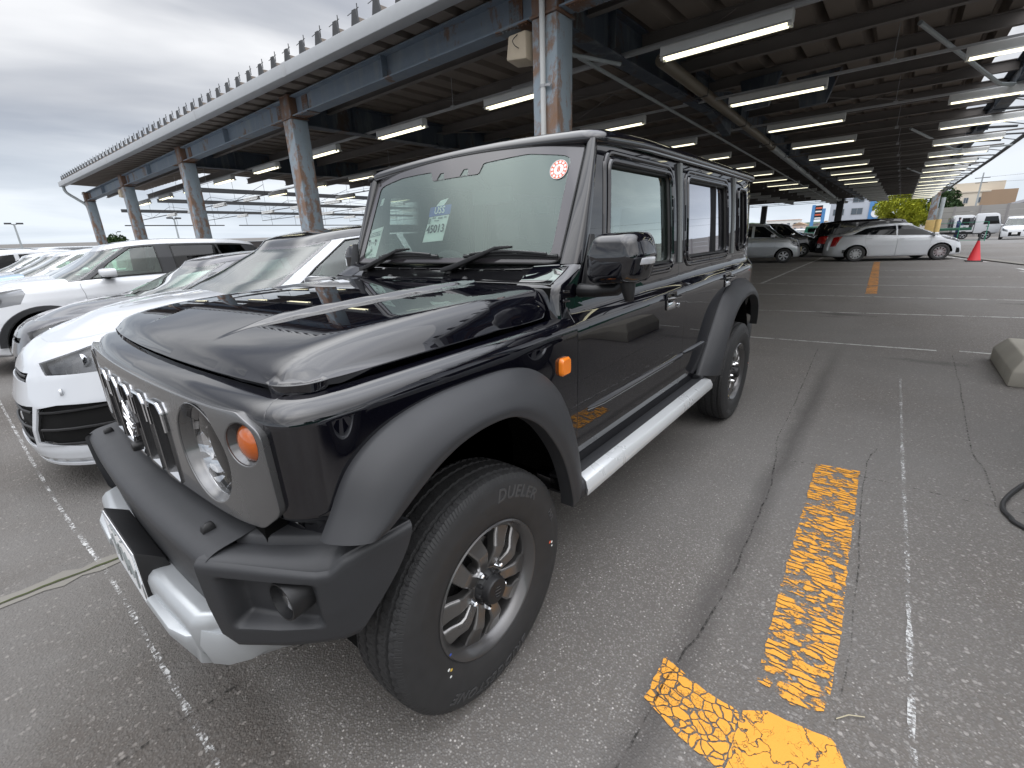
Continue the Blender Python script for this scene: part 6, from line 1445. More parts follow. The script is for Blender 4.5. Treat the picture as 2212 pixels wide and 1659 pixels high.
LIFT = dict(HATCH, glass='dark_glass', lip=0, pillar_w=.10, H=1.49, W=1.745, wb=2.70, front=.93, rear=-3.53, Rt=.315, zb=.19, paint='pearl_white', roof_paint='pearl_white', mirror_mat='white_paint',
    belt=[(.95, .66), (.7, .80), (.3, .90), (-.2, .96), (-1.5, .99), (-2.6, 1.06), (-3.3, 1.10), (-3.6, 1.02)], roof=[(.5, .98), (0, 1.16), (-.5, 1.36), (-.95, 1.47), (-1.4, 1.49), (-2.0, 1.45), (-2.6, 1.34), (-3.3, 1.14)],
    glass_base=(.42, -3.40), glass_top=(-.80, -2.60), wt=.56, gn=5.2, doors=[(-.36, -1.42), (-1.42, -2.45)], windows=[(None, -1.40, 0), (-1.46, -2.66, .55)], privacy_from=0, rim='mesh', fins=0, near=0, plate=None,
    headlight=[(.07, .84), (.12, .80), (.21, .86), (.24, .95), (.235, .985), (.10, .94)], grilles=[[(-.05, .12), (.05, .12), (.05, .40), (-.05, .40)], [(.10, .18), (.15, .18), (.15, .50), (.115, .50)], [(-.10, .18), (-.15, .18), (-.15, .50), (-.115, .50)]], taillight=[(.892, .55), (.935, .55), (.93, .90), (.866, .93), (.876, .80)])
VAN = dict(glass='dark_glass', H=1.85, W=1.70, wb=2.85, front=.80, rear=-3.85, Rt=.32, zb=.2, paint='black_paint', van=1,
    belt=[(.8, .85), (.5, 1.0), (.2, 1.06), (-.5, 1.08), (-3.8, 1.10)], roof=[(.2, 1.15), (-.15, 1.45), (-.5, 1.68), (-.9, 1.80), (-1.6, 1.84), (-3.0, 1.82), (-3.8, 1.74)],
    glass_base=(.15, -3.82), glass_top=(-.62, -3.62), wt=.66, gn=6, doors=[(-.40, -1.35), (-1.35, -2.4)], windows=[(None, -1.3, 0), (-1.42, -2.4, 0), (-2.5, -3.5, 0)], headlight=[(.07, .70), (.155, .72), (.165, .9), (.08, .86)],
    grilles=[[(-.06, .2), (.06, .2), (.06, .66), (-.06, .66)]], taillight=[(.83, .60), (.92, .60), (.92, .95), (.82, .95)], rim='five', n0=5, n1=5, mirror_mat='black_paint')
KEI = dict(VAN, H=1.55, W=1.475, wb=2.34, front=.55, rear=-2.85, Rt=.27, paint='silver_paint', belt=[(.6, .72), (.4, .86), (.1, .93), (-.4, .96), (-2.9, 1.0)], roof=[(.2, 1.0), (-.2, 1.22), (-.5, 1.40), (-.9, 1.51), (-1.5, 1.54), (-2.4, 1.52), (-2.9, 1.44)],
    glass_base=(.12, -2.8), glass_top=(-.62, -2.62), wt=.56, gn=5, doors=[(-.35, -1.18), (-1.18, -2.05)], windows=[(None, -1.12, 0), (-1.22, -2.0, 0), (-2.08, -2.55, 0)], rim='six', mirror_mat='white_paint', short=1, n0=4, n1=4, privacy_from=0, plate='yellow_plate', headlight=[(.08, .70), (.15, .68), (.185, .76), (.175, .92), (.09, .90)])
def shared(): pass
white_hatch = make_car('hatchback', 'pearl white hatchback with black roof and mirrors beside the black off-road car', HATCH, (-.20, -2.30, 0), 0, 'cars parked in the front row')
grey_compact = make_car('hatchback', 'dark grey compact car squeezed between two white cars', COMPACT, (-.22, -4.50, 0), 0, 'cars parked in the front row')
grey_compact.scale = (1, 1, .88)
white_suv = make_car('compact_suv', 'white compact suv with black pillars and chrome door handles', SUV, (.10, -6.86, 0), 0, 'cars parked in the front row')

# rest of the front row, receding to the left
sed_w = make_car('sedan', 'cream white car with dark window frames and dark mirrors, fourth in the front row', dict(SEDAN, near=0, mirror_mat='grey_paint', pillar_paint='dark_plastic'), (-.12, -9.25, 0), 0, 'cars parked in the front row')
sed_b = make_car('sedan', 'light blue car with white pillars and mirrors, fifth in the front row', dict(SEDAN, near=0, paint='blue_paint', pillar_paint='white_paint', mirror_mat='white_paint'), (.0, -11.6, 0), 0, 'cars parked in the front row')
def again(src, label, loc, rz=0., group=None, scale=None):
    o = copy_tree(src); o.location = loc; o.rotation_euler = (0, 0, rz); o['label'] = label
    if group: o['group'] = group
    if scale: o.scale = scale
    return o
FR = 'cars parked in the front row'
sed_s = make_car('sedan', 'silver car with pale windshield, sixth in the front row', dict(SEDAN, near=0, paint='silver_paint', mirror_mat='silver_paint', roof_paint='silver_paint'), (-.05, -13.9, 0), 0, FR)
again(sed_s, 'silver car with pale windshield, seventh in the front row', (.1, -16.2, 0), 0, FR)
box_w = make_car('kei_van', 'small white boxy van at the far left edge of the front row', dict(KEI, paint='white_paint', plate=None, mirror_mat='white_paint', pillar_paint='white_paint'), (.4, -19.0, 0), 0, FR)
# second row behind the first: boxy pale off-road cars and white vans
BOXY = dict(VAN, H=1.70, W=1.62, wb=2.25, front=.5, rear=-2.85, paint='silver_paint', roof_paint='silver_paint', mirror_mat='silver_paint', belt=[(.6, .98), (.3, 1.03), (-.3, 1.08), (-2.9, 1.10)], roof=[(.0, 1.16), (-.42, 1.40), (-.58, 1.62), (-.8, 1.68), (-2.8, 1.68)], glass_base=(-.30, -2.85), glass_top=(-.56, -2.78), wt=.62, doors=[(-.5, -1.4)], windows=[(None, -1.3, 0), (-1.45, -2.5, 0)], privacy_from=1)
R2 = 'cars parked in the far rows'
bx = make_car('off_road_car', 'pale grey boxy off-road car in the far row, front one of the pair', BOXY, (-1.1, -23.5, 0), .15, R2)
again(bx, 'pale grey boxy off-road car in the far row, rear one of the pair', (-.2, -27.0, 0), .15, R2)
again(box_w, 'small white van with its roof showing behind the white compact suv', (-2.9, -23.4, 0), 0, R2)
colors = [sed_w, sed_s, white_suv, box_w, sed_b, grey_compact]
names = ['white', 'silver', 'white', 'white', 'blue', 'grey']; kinds = ['sedan', 'sedan', 'suv', 'boxy van', 'sedan', 'compact car']
def slim(src, label, loc, rz, group):      # body, glass, roof and wheels only, for cars a few pixels high
    o = src.copy(); COL.objects.link(o); o.location = loc; o.rotation_euler = (0, 0, rz); o['label'] = label; o['group'] = group; o['category'] = src['category']
    for ch in src.children:
        if ch.name.split('.')[0] in ('body', 'cabin_frame', 'windshield', 'window', 'roof', 'hood', 'door', 'headlight', 'underbody'):
            c = ch.copy(); COL.objects.link(c); c.parent = o
        elif ch.name.startswith('wheel') and 'housing' not in ch.name:
            c = ch.copy(); COL.objects.link(c); c.parent = o
            for g_ in ch.children: d_ = g_.copy(); COL.objects.link(d_); d_.parent = c
    return o
rnd = random.Random(11); k = 0
ordn = ['first', 'second', 'third', 'fourth', 'fifth', 'sixth', 'seventh', 'eighth', 'ninth', 'tenth']
for r_, (yy, x0, n_) in enumerate(((-31.5, 2.5, 6), (-38, 3.5, 7), (-47, 5.5, 8))):
    for i in range(n_):
        q = rnd.randrange(6); x = x0-2.6*i*(1+.15*r_)
        slim(colors[q], '%s %s in the %s distant row on the left, %s from the left' % (names[q], kinds[q], ('nearer', 'middle', 'last')[r_], ordn[i]), (x, yy+rnd.uniform(-.3, .3), 0), R(90+rnd.uniform(-6, 6)), R2)
# right-hand side under the canopy
prius = make_car('liftback', 'pearl white liftback with mesh alloy wheels parked across the far aisle', LIFT, (-22.20, 2.46-.10, 0), R(90)+R(21.5)*.0+.38*.0, None)
prius.scale = (.955, 1, .90); prius.location = (-22.92, 2.43, 0); prius.rotation_euler = (0, 0, R(90)+math.atan2(.98, 2.42)*1.0)
kei = make_car('kei_van', 'small silver tall wagon with white mirrors at the left end of the far aisle', KEI, (-21.1, -1.99, 0), R(97), None)
wag = make_car('wagon', 'dark grey wagon parked right behind the small silver one', dict(KEI, W=1.6, H=1.60, wb=2.5, rear=-3.0, Rt=.29, paint='grey_paint', roof_paint='dark_paint', plate=None, mirror_mat='chrome'), (-25.6, -2.0, 0), R(97), None)
again(sed_s, 'silver sedan nose showing beyond the dark grey wagon', (-31.5, -2.7, 0), R(97))['category'] = 'car'
mini = make_car('minivan', 'black minivan with its roof showing above the white liftback', dict(VAN, privacy_from=0), (-26.4, 2.10, 0), R(90)+.34, None); mini.scale = (1, 1, .845)
far_g = empty('far_suv', 'dark green suv beyond the fence, left of the white liftback', 'car', (-58, -4.2, gz(-58)), R(95))
b = MB(); b.loft([[(x*1., y, z) for x, z in ((2.1, .45), (2.1, .95), (1.2, 1.1), (.6, 1.72), (-2.0, 1.75), (-2.15, 1.1), (-2.15, .45))] for y in (-.82, .82)], True, True); b.build('body', 'green_paint', far_g, bevel=.06)
b = MB()
for s in (-1, 1): b.box(.05, .75, s*.80, s*.835, 1.14, 1.56); b.box(-1.8, -.08, s*.80, s*.835, 1.14, 1.56)
b.build('window', 'privacy_glass', far_g)
for x in (-1.35, 1.35):
    for s in (-1, 1): small_wheel(far_g, (x, s*.75, .34), .34, .2, 'five', s)
again(box_w, 'white car facing the camera beyond the fence', (-57, -6.3, gz(-57)), R(20))
# silver van at the far right, white trucks
vanR = make_car('silver_van', 'white van facing the camera at the far right, beyond the green fence', dict(VAN, paint='white_paint', roof_paint='white_paint', mirror_mat='white_paint', privacy_from=1, W=1.78, plate='plate_white'), (-56.2, 8.9, gz(-56)), R(-8), None, 'van')
def truck(name, label, loc, rz, bed, cabm='white_paint'):
    t = empty(name, label, 'truck', loc, rz)
    b = MB(); b.prism([(-.0, .55), (1.65, .55), (1.72, 1.25), (1.45, 2.15), (1.2, 2.25), (.05, 2.25), (.0, 2.1)], lambda a, c: (a, -.85, c), lambda a, c: (a, .85, c)); cb = b.build('cab', cabm, t, bevel=.07)
    b = MB(); b.prism([(1.735, 1.30), (1.74, 1.32), (1.50, 2.05), (1.49, 2.03)], lambda a, c: (a, -.72, c), lambda a, c: (a, .72, c)); b.build('windshield', 'privacy_glass', cb)
    for s in (-1, 1): b = MB(); b.prism([(.55, 1.32), (1.58, 1.32), (1.38, 1.98), (.60, 1.98)], lambda a, c: (a, s*.84, c), lambda a, c: (a, s*.865, c)); b.build('window', 'privacy_glass', cb); b = MB(); b.box(.75, .95, s*.865, s*.885, 1.12, 1.17); b.build('door_handle', 'dark_plastic', cb)
    b = MB(); b.box(-4.2, 1.5, -.42, .42, .48, .68); b.box(-2.9, -1.9, -.8, .8, .30, .62); b.build('chassis', 'dark_steel', t)
    b = MB(); b.box(-4.4, -.12, -.92, .92, .85, 1.08); b.build('truck_bed', bed, t, bevel=.02)
    b = MB(); b.box(-.18, -.10, -.9, .9, 1.08, 2.0); b.box(-.35, -.15, -.5, -.1, 1.08, 1.9); b.build('bed_headboard', 'grey_paint', t, bevel=.01)
    for x in (.85, -3.2):
        for s in (-1, 1): small_wheel(t, (x, s*.78, .38), .38, .22, 'five', s)
    return t

M['green_bed'] = plain('green_bed', (.012, .08, .045), .5); M['fence_green'] = plain('fence_green', (.02, .20, .12), .5)
truck('flatbed_truck', 'white truck with dark green flatbed behind the green fence', (-60.5, 6.7, gz(-60)), R(88), 'green_bed')
truck('tow_truck', 'second white truck cab standing behind the green flatbed', (-64.5, 5.4, gz(-64)), R(96), 'white_paint')
# worker standing at the truck bed
def person(name, label, loc, rz, jacket, cap):
    p = empty(name, label, 'person', loc, rz)
    J = [((0, 0, .92), .13), ((0, 0, 1.12), .135), ((0, 0, 1.34), .15), ((0, 0, 1.48), .065), ((.03, 0, 1.56), .06), ((.04, 0, 1.66), .095), ((.03, 0, 1.74), .07),
         ((0, .18, 1.40), .06), ((.10, .25, 1.16), .048), ((.30, .20, 1.08), .035), ((.38, .19, 1.07), .03), ((0, -.18, 1.40), .06), ((.06, -.26, 1.14), .048), ((.24, -.24, 1.0), .035), ((.32, -.22, .98), .03),
         ((0, .09, .88), .095), ((.05, .10, .48), .065), ((0, .11, .09), .045), ((.14, .12, .04), .04), ((0, -.09, .88), .095), ((.02, -.11, .48), .065), ((-.05, -.12, .09), .045), ((.09, -.13, .04), .04)]
    E_ = [(0, 1), (1, 2), (2, 3), (3, 4), (4, 5), (5, 6), (2, 7), (7, 8), (8, 9), (9, 10), (2, 11), (11, 12), (12, 13), (13, 14), (0, 15), (15, 16), (16, 17), (17, 18), (0, 19), (19, 20), (20, 21), (21, 22)]
    me = bpy.data.meshes.new('body'); me.from_pydata([j[0] for j in J], E_, []); o = bpy.data.objects.new('body', me); COL.objects.link(o); o.parent = p; me.materials.append(M[jacket])
    sk = o.modifiers.new('skin', 'SKIN'); sv = me.skin_vertices[0].data
    for i, j in enumerate(J): sv[i].radius = (j[1], j[1])
    sv[0].use_root = True; q = o.modifiers.new('sub', 'SUBSURF'); q.levels = 1; q.render_levels = 2
    b = MB(); b.lathe([(.0, .10), (.06, .09), (.098, .05), (.105, .0), (.10, -.01)], 20, 'z', (.03, 0, 1.69)); b.prism([(.08, -.06), (.19, -.04), (.19, .04), (.08, .06)], lambda a, c: (a, c, 1.695), lambda a, c: (a, c, 1.71)); b.build('cap', cap, p)
    b = MB(); b.lathe([(.0, .06), (.05, .05), (.075, .0), (.06, -.05), (.0, -.07)], 16, 'z', (.062, 0, 1.63)); b.build('face', 'skin', p)
    return p
M['skin'] = plain('skin', (.45, .28, .20), .6); M['navy'] = plain('navy', (.025, .04, .11), .8); M['cap_dark'] = plain('cap_dark', (.02, .02, .03), .8)
person('person', 'person in a navy work jacket and dark cap bending over the truck bed', (-62.3, 5.75, gz(-62)+.25), R(60), 'navy', 'cap_dark')
# green fence between the canopy and the service road, right and left of the aisle
def rail_fence(name, label, pts, h, mat, step, rails=(0.5, 1.), net=False, post=.03):
    f_ = empty(name, label, 'fence', (0, 0, 0)); P = densify(pts, step, False)
    for (x, y) in P: b = MB(); b.tube([(x, y, gz(x)), (x, y, gz(x)+h)], post, 6); b.build('post', mat, f_)
    for r_ in rails:
        b = MB(); b.tube([(x, y, gz(x)+h*r_) for x, y in P], post*.5, 5); b.build('rail', mat, f_)
    return f_
rail_fence('green_fence', 'green tubular fence in front of the trucks', [(-52.5, 3.6), (-52.0, 6.8)], 1.45, 'fence_green', 1.6, (.04, 1.))
rail_fence('green_fence', 'green tubular fence beyond the silver wagons', [(-46, -7.5), (-46.5, -1.8)], 1.4, 'fence_green', 1.9, (.3, 1.))
# noise wall with posts
M['wall_grey'] = plain('wall_grey', (.33, .32, .31), .85, var=.2, vs=.3); M['wall_post'] = plain('wall_post', (.25, .24, .24), .8)
nw = empty('noise_wall', 'long grey panelled noise wall behind the trucks', 'wall', (0, 0, 0))
A_, B_ = np.array([-82., 4.2]), np.array([-66., 30.])
for i in range(13):
    a = A_+(B_-A_)*i/12; c = A_+(B_-A_)*(i+1)/12; ha, hc = 3.0+.012*i, 3.0
    b = MB()
    for z0, z1 in ((gz(-75), 1.05), (1.07, 1.75), (1.77, 2.42), (2.44, 3.05)):
        b.beam((a[0], a[1], (z0+z1)/2), (c[0], c[1], (z0+z1)/2), .12, z1-z0)
    b.build('panel', 'wall_grey', nw)
    b = MB(); b.box(a[0]-.12, a[0]+.12, a[1]-.12, a[1]+.12, gz(-75), 3.10); b.build('post', 'wall_post', nw)
# buildings
def building(name, label, loc, rz, W_, D_, H_, mat, rows, cols, win='privacy_glass', wz=1.2, ww=1.5, z0=1.6, pitch=3., roofmat=None, gable=0, faces=('f', 's')):
    o = empty(name, label, 'building', loc, rz); b = MB(); b.box(-D_, 0, 0, W_, 0, H_)
    b.build('wall', mat, o, bevel=.03)
    if gable:
        b = MB(); b.prism([(-.3, H_), (W_+.3, H_), (W_/2, H_+gable)], lambda a, c: (-D_-.3, a, c), lambda a, c: (.3, a, c)); b.build('roof', roofmat or mat, o)
    else: b = MB(); b.box(-D_-.15, .15, -.15, W_+.15, H_, H_+.35); b.build('roof', roofmat or mat, o, bevel=.03)
    for r_ in range(rows):
        for c_ in range(cols):
            y = W_*(c_+.5)/cols; z = z0+r_*pitch; b = MB(); b.box(-.02, .06, y-ww/2, y+ww/2, z, z+wz); fr = b.build('window', 'frame_grey', o); b = MB(); b.box(.06, .075, y-ww/2+.08, y-.04, z+.08, z+wz-.08); b.box(.06, .075, y+.04, y+ww/2-.08, z+.08, z+wz-.08); b.build('pane', 'pane_dark', fr)
    return o
M['frame_grey'] = plain('frame_grey', (.30, .31, .32), .6); M['pane_dark'] = plain('pane_dark', (.05, .07, .09), .08, coat=1)
M['wall_white'] = plain('wall_white', (.62, .62, .60), .85, var=.08, vs=.2); M['wall_pink'] = plain('wall_pink', (.62, .50, .44), .85, var=.1, vs=.2); M['wall_beige'] = plain('wall_beige', (.58, .52, .43), .85, var=.1, vs=.2)
M['wall_brown'] = plain('wall_brown', (.33, .235, .16), .85, var=.15, vs=.2); M['roof_dark'] = plain('roof_dark', (.14, .14, .15), .8); M['wall_cool'] = plain('wall_cool', (.42, .45, .50), .8, var=.08, vs=.2); M['sign_blue'] = plain('sign_blue', (.08, .24, .50), .5); M['sign_white'] = plain('sign_white', (.8, .82, .85), .5)
gb_ = building('office_building', 'grey office building with a blue sign panel behind the liftback', (-150, -13.6, -.5), R(-3), 11.5, 10, 9.2, 'wall_cool', 3, 3, ww=2.4, wz=1.6, z0=1.6, pitch=2.9)
b = MB(); b.box(.0, .18, 8.2, 11.3, .8, 9.0); sg = b.build('sign_panel', 'sign_blue', gb_, bevel=.02)
b = MB(); b.lathe([(.0, .1), (1.0, .1), (1.0, 0)], 24, 'x', (.19, 9.75, 4.6)); b.build('sign_disc', 'sign_white', sg)
building('apartment_block', 'low pink and white apartment block in front of the wooded hills', (-230, -44, 0), R(2), 12, 10, 4.6, 'wall_white', 2, 5, ww=1.1, wz=1.0, z0=.6, pitch=1.9, roofmat='wall_pink')
bb = building('tall_building', 'beige building with brown end wall rising above the noise wall', (-150, 8.3, 0), R(0), 7.2, 12, 7.4, 'wall_beige', 2, 3, ww=.8, wz=1.2, z0=2.8, pitch=2.4)
b = MB(); b.box(-12, .1, 6.0, 11.5, 0, 7.7); b.build('end_wall', 'wall_brown', bb); b = MB(); b.box(-10, -2, 1.5, 9.5, 7.4, 9.6); b.build('penthouse', 'wall_beige', bb)
building('gabled_warehouse', 'white warehouse with grey pitched roof at the right edge', (-110, 14.6, 0), R(0), 16, 30, 3.4, 'wall_white', 0, 0, gable=2.6, roofmat='roof_dark')
for i in range(7):
    building('house', 'small %s house among the roofs below the hills' % ('white', 'pink', 'cream', 'grey', 'pale pink', 'brown roofed', 'low white')[i], (-190-10*(i % 3), -34+4.6*i, -.2), R(8*(i % 3)-8), 4.0, 7, 2.3+.3*(i % 2), ('wall_white', 'wall_pink', 'wall_beige')[i % 3], 1, 2, ww=.8, wz=.7, z0=1.0, gable=.9, roofmat=('roof_dark', 'wall_brown')[i % 2])
for i, (y, h) in enumerate(((-8.4, 5.2), (-7.0, 4.6))):
    s_ = empty('sign_pylon', ('tall blue sign pylon with red striped panel', 'shorter blue sign pylon beside the striped one')[i], 'sign', (-90, y-1.4, -.5), 0)
    b = MB(); b.box(-.2, .2, -.22, .22, 0, h); b.build('pole', 'sign_blue', s_)
    if i == 0:
        b = MB(); b.box(-.15, .21, .25, 1.2, h-2.2, h-.1); pn = b.build('sign_board', 'cap_dark', s_)
        for q in range(4): b = MB(); b.box(.21, .22, .30, 1.15, h-2.1+.5*q, h-1.9+.5*q); b.build('stripe', 'sticker_red' if q % 2 else 'sign_white', pn)
# hills
def hills():
    M['hill_green'] = plain('hill_green', (.055, .085, .05), .95, var=.45, vs=.035)
    b = MB(); rnd = random.Random(3); n = 220
    def hz_(y): return 1.2+11.5*max(0, math.sin((y+560)/780*math.pi))**.6*(1+.16*math.sin(y*.021)+.10*math.sin(y*.057+1))
    rings = []
    for k_, (x, q) in enumerate(((-860, 0.), (-880, .45), (-900, .8), (-930, 1.0), (-1000, .9))):
        rings.append([(x+rnd.uniform(-4, 4), -560+780*i/n, -2+hz_(-560+780*i/n)*q+rnd.uniform(-.35, .55)*(q > .3)) for i in range(n+1)])
    b.loft(rings, False); o = b.build('hills', 'hill_green', sharp=5); tag(o, kind='structure')
hills()
# trees
def mat_leaf(name, c1, c2, c3):
    t = NT(name); v = t.coord(); oi = t.n('ShaderNodeObjectInfo'); n = t.noise(v, 1.6, 3, .6); n2 = t.noise(v, 14, 2, .6)
    c = t.mix(t.ramp(n, [(.35, 0.), (.65, 1.)]), c1, c2); c = t.mix(t.ramp(n2, [(.45, 0.), (.7, 1.)]), c, c3)
    return t.done(t.bsdf(c, .7, spec=.25))
M['leaf_yellow'] = mat_leaf('leaf_yellow', (.24, .27, .02), (.40, .40, .03), (.16, .21, .02)); M['leaf_dark'] = mat_leaf('leaf_dark', (.035, .07, .025), (.06, .10, .035), (.02, .045, .02)); M['bark'] = plain('bark', (.10, .075, .055), .95)
def tree(name, label, loc, rad, h, leaf, n, ls, seed, trunk_h=None):
    t = empty(name, label, 'tree', loc); rnd = random.Random(seed); th = trunk_h or h*.35
    b = MB(); b.tube([(0, 0, 0), (.05, .03, th*.6), (0, .1, th), (0, 0, h*.7)], [rad*.09, rad*.075, rad*.06, rad*.02], 8)
    for k_ in range(6): a = k_*1.05; b.tube([(0, 0, th*.9), (rad*.35*math.cos(a), rad*.35*math.sin(a), th+rad*.35), (rad*.7*math.cos(a), rad*.7*math.sin(a), th+rad*.6)], [rad*.04, rad*.03, rad*.01], 5)
    b.build('trunk', 'bark', t)
    cl = []
    for _ in range(26):
        u, v, w = rnd.gauss(0, 1), rnd.gauss(0, 1), rnd.gauss(0, 1); L_ = math.sqrt(u*u+v*v+w*w); q = rnd.uniform(.45, .95)
        cl.append((u/L_*rad*q, v/L_*rad*q, (h+th)/2+w/L_*(h-th)/2*q, rad*rnd.uniform(.22, .40)))
    b = MB()
    for _ in range(n):
        c = rnd.choice(cl); u, v, w = rnd.gauss(0, 1), rnd.gauss(0, 1), rnd.gauss(0, 1); L_ = math.sqrt(u*u+v*v+w*w); q = rnd.uniform(.6, 1)
        p = Vector((c[0]+u/L_*c[3]*q, c[1]+v/L_*c[3]*q, c[2]+w/L_*c[3]*q)); a = Vector((rnd.gauss(0, 1), rnd.gauss(0, 1), rnd.gauss(0, 1))).normalized(); e_ = a.orthogonal().normalized(); s = ls*rnd.uniform(.6, 1.3)
        b.add([p-a*s, p+e_*s*.5, p+a*s, p-e_*s*.5], [(0, 1, 2, 3)])
    me = b.build('crown', leaf, t, sharp=180); return t
tree('broadleaf_tree', 'bright yellow-green round tree behind the white liftback', (-78, .9, -.5), 2.6, 5.6, 'leaf_yellow', 6500, .17, 1, 1.2)
tree('broadleaf_tree', 'second yellow-green tree just left of the blue column', (-80, 2.6, -.5), 1.8, 5.0, 'leaf_yellow', 3500, .17, 2, 1.2)
tree('evergreen_tree', 'dark green tree rising behind the yellow-green ones', (-92, 4.4, -.5), 3.0, 7.6, 'leaf_dark', 4200, .24, 4, 1.5)
tree('evergreen_tree', 'dark green tree at the left end of the noise wall', (-86, 6.2, -.5), 1.8, 4.8, 'leaf_dark', 2600, .2, 5, 1.)
tree('small_tree', 'small dark green tree beside the elevated road, left', (-11.8, -64, 0), 1.5, 3.5, 'leaf_dark', 2400, .16, 6, .8)
# elevated road on the left, lamp posts, poles
M['road_dark'] = plain('road_dark', (.05, .045, .045), .9); M['road_pale'] = plain('road_pale', (.36, .35, .34), .85)
er = empty('elevated_road', 'low elevated road crossing behind the parked cars on the left', 'bridge', (0, 0, 0))
b = MB(); b.beam((60, -155, 2.55), (-70, -128, 2.75), 9, 1.35); b.build('deck_girder', 'road_dark', er); b = MB(); b.beam((60, -150.4, 3.75), (-70, -123.4, 3.85), .3, .75); b.build('parapet', 'road_pale', er)
for i in range(9):
    q = i/8; b = MB(); b.box(60-130*q-.8, 60-130*q+.8, -152+27*q-1, -152+27*q+1, 0, 2.2); b.build('pier', 'road_pale', er)
def lamp_post(label, loc, h, arm, rz=0):
    p = empty('lamp_post', label, 'lamp post', loc, rz); b = MB(); b.tube([(0, 0, 0), (0, 0, h)], [.10, .06], 8); b.build('pole', 'pipe_grey', p)
    for s in (1, -1) if arm == 2 else (1,): b = MB(); b.tube([(0, 0, h-.1), (s*.2, 0, h)], .03, 6); b.box(min(s*.15, s*.6), max(s*.15, s*.6), -.14, .14, h-.03, h+.10); b.build('lamp_head', 'dark_steel', p)
    return p
lamp_post('tall double-headed lamp post at the far left', (-4.5, -60, 0), 4.3, 2, 0)
lamp_post('tall double-headed lamp post seen between the third and fourth columns', (-14.5, -52, 0), 4.4, 2, .3)
lamp_post('small floodlight on the elevated road, left', (-6, -120, 0), 5.6, 1, 0)
lamp_post('square floodlight above the small dark tree', (-19.5, -100, 0), 5.0, 1, 3.1)
def pole(label, loc, h):
    p = empty('utility_pole', label, 'utility pole', loc); b = MB(); b.tube([(0, 0, 0), (0, 0, h)], [.16, .10], 8); b.build('pole', 'pipe_grey', p)
    b = MB(); b.box(-.05, .05, -1.0, 1.0, h-.9, h-.8); b.box(-.05, .05, -.8, .8, h-1.7, h-1.6); b.build('crossarm', 'dark_steel', p); return p
pole('utility pole with crossarms above the brown building', (-120, 11.3, 0), 9.4)
b = MB(); b.tube([(-120, 11.3, 8.6), (-90, 22, 7.0), (-60, 40, 7.5)], .02, 4); b.tube([(-120, 11.3, 7.8), (-90, 24, 5.8), (-60, 44, 6.5)], .02, 4); tag(b.build('power_line', 'dark_steel'), 'thin power lines sagging across the sky on the right', 'cable')
# kerb strip of the service road at the right
flat('service_road', [(-26.2, 3.35), (-19.0, 4.75), (-10, 7.2), (-10, 30), (-66, 30), (-66, 3.3), (-40, 3.3)], plain('road_grey', (.16, .155, .15), .9, var=.12, vs=3), .006)
ribbon('kerb_strip', [(-34, 3.6), (-26.4, 3.25), (-19.7, 4.55), (-10, 7.3)], .30, 'joint', z=.03)
flat('light_pavement', [(-34, -6), (-34, 3.2), (-50, 3.2), (-50, -10)], plain('pale_paving', (.34, .35, .33), .85, var=.1), .007)
for i, (p0, p1) in enumerate((((-26.5, 2.6), (-20.9, 3.9)), ((-16.9, 4.1), (-15.9, 4.6)), ((-18.1, 4.2), (-17.3, 4.3)))): ribbon('white_marking', [p0, p1], .09, 'white_line', z=.0045)
# what stands behind the camera and shows in the paint: a silver car, a green net fence, trees and houses
M['net_green'] = plain('net_green', (.02, .11, .07), .8)
slv = make_car('wagon', 'silver wagon parked alongside, behind the camera', dict(KEI, W=1.69, H=1.52, wb=2.5, front=.75, rear=-3.25, Rt=.31, plate=None), (-.35, 3.42, 0), 0, None)
nf = empty('net_fence', 'tall green net fence behind the camera', 'fence', (0, 0, 0))
for i in range(12):
    b = MB(); b.box(-26+3.6*i-.03, -26+3.6*i+.03, 11.97, 12.03, 0, 2.0); b.build('post', 'fence_green', nf)
b = MB(); b.box(-26, 14, 12.0, 12.01, .1, 1.55); b.build('net', 'net_green', nf)
for i, x in enumerate((-16, -9, -3.5, 4.)): tree('hedge_tree', ('round tree behind the net fence, far back', 'round tree behind the net fence, middle', 'round tree behind the net fence, near', 'round tree behind the net fence, front')[i], (x, 18+1.5*(i % 2), 0), 2.2, 3.6+.5*(i % 2), 'leaf_dark', 1800, .26, 20+i, .8)
for i, x in enumerate((-24, -12.5, 1)): building('house', ('white house behind the net fence, rear', 'cream house behind the net fence, middle', 'white house behind the net fence, front')[i], (x, 26, 0), R(90), 6, 6, 3.4, ('wall_white', 'wall_beige')[i % 2], 1, 2, gable=1.6, roofmat='roof_dark')
pole('utility pole behind the net fence', (-11, 15, 0), 8.5)
off_road_car()
# ------------------------------------------------------------ papers behind the windshield
def on_glass(y, z, off=-.006):
    t = (z-1.205)/.427; q = (y/.62)**2
    return Vector((-.588-.184*t+.012-.032*q+off*.92, y, 1.205+.427*t-.030*q*t-.004*q+.004+off*.4))
def sheet(parent, name, mat, c, off, thick=.0006, n=6):     # c: corners (y, z) in order bottom left, bottom right, top right, top left as seen from outside
    b = MB(); V = []
    for j in range(n+1):
        for i in range(n+1):
            u, v = i/n, j/n; y = (c[0][0]*(1-u)+c[1][0]*u)*(1-v)+(c[3][0]*(1-u)+c[2][0]*u)*v; z = (c[0][1]*(1-u)+c[1][1]*u)*(1-v)+(c[3][1]*(1-u)+c[2][1]*u)*v
            V.append(tuple(on_glass(y, z, off)))
    b.add(V, [(j*(n+1)+i, j*(n+1)+i+1, (j+1)*(n+1)+i+1, (j+1)*(n+1)+i) for j in range(n) for i in range(n)]); o = b.build(name, mat, parent, sharp=80)
    return o
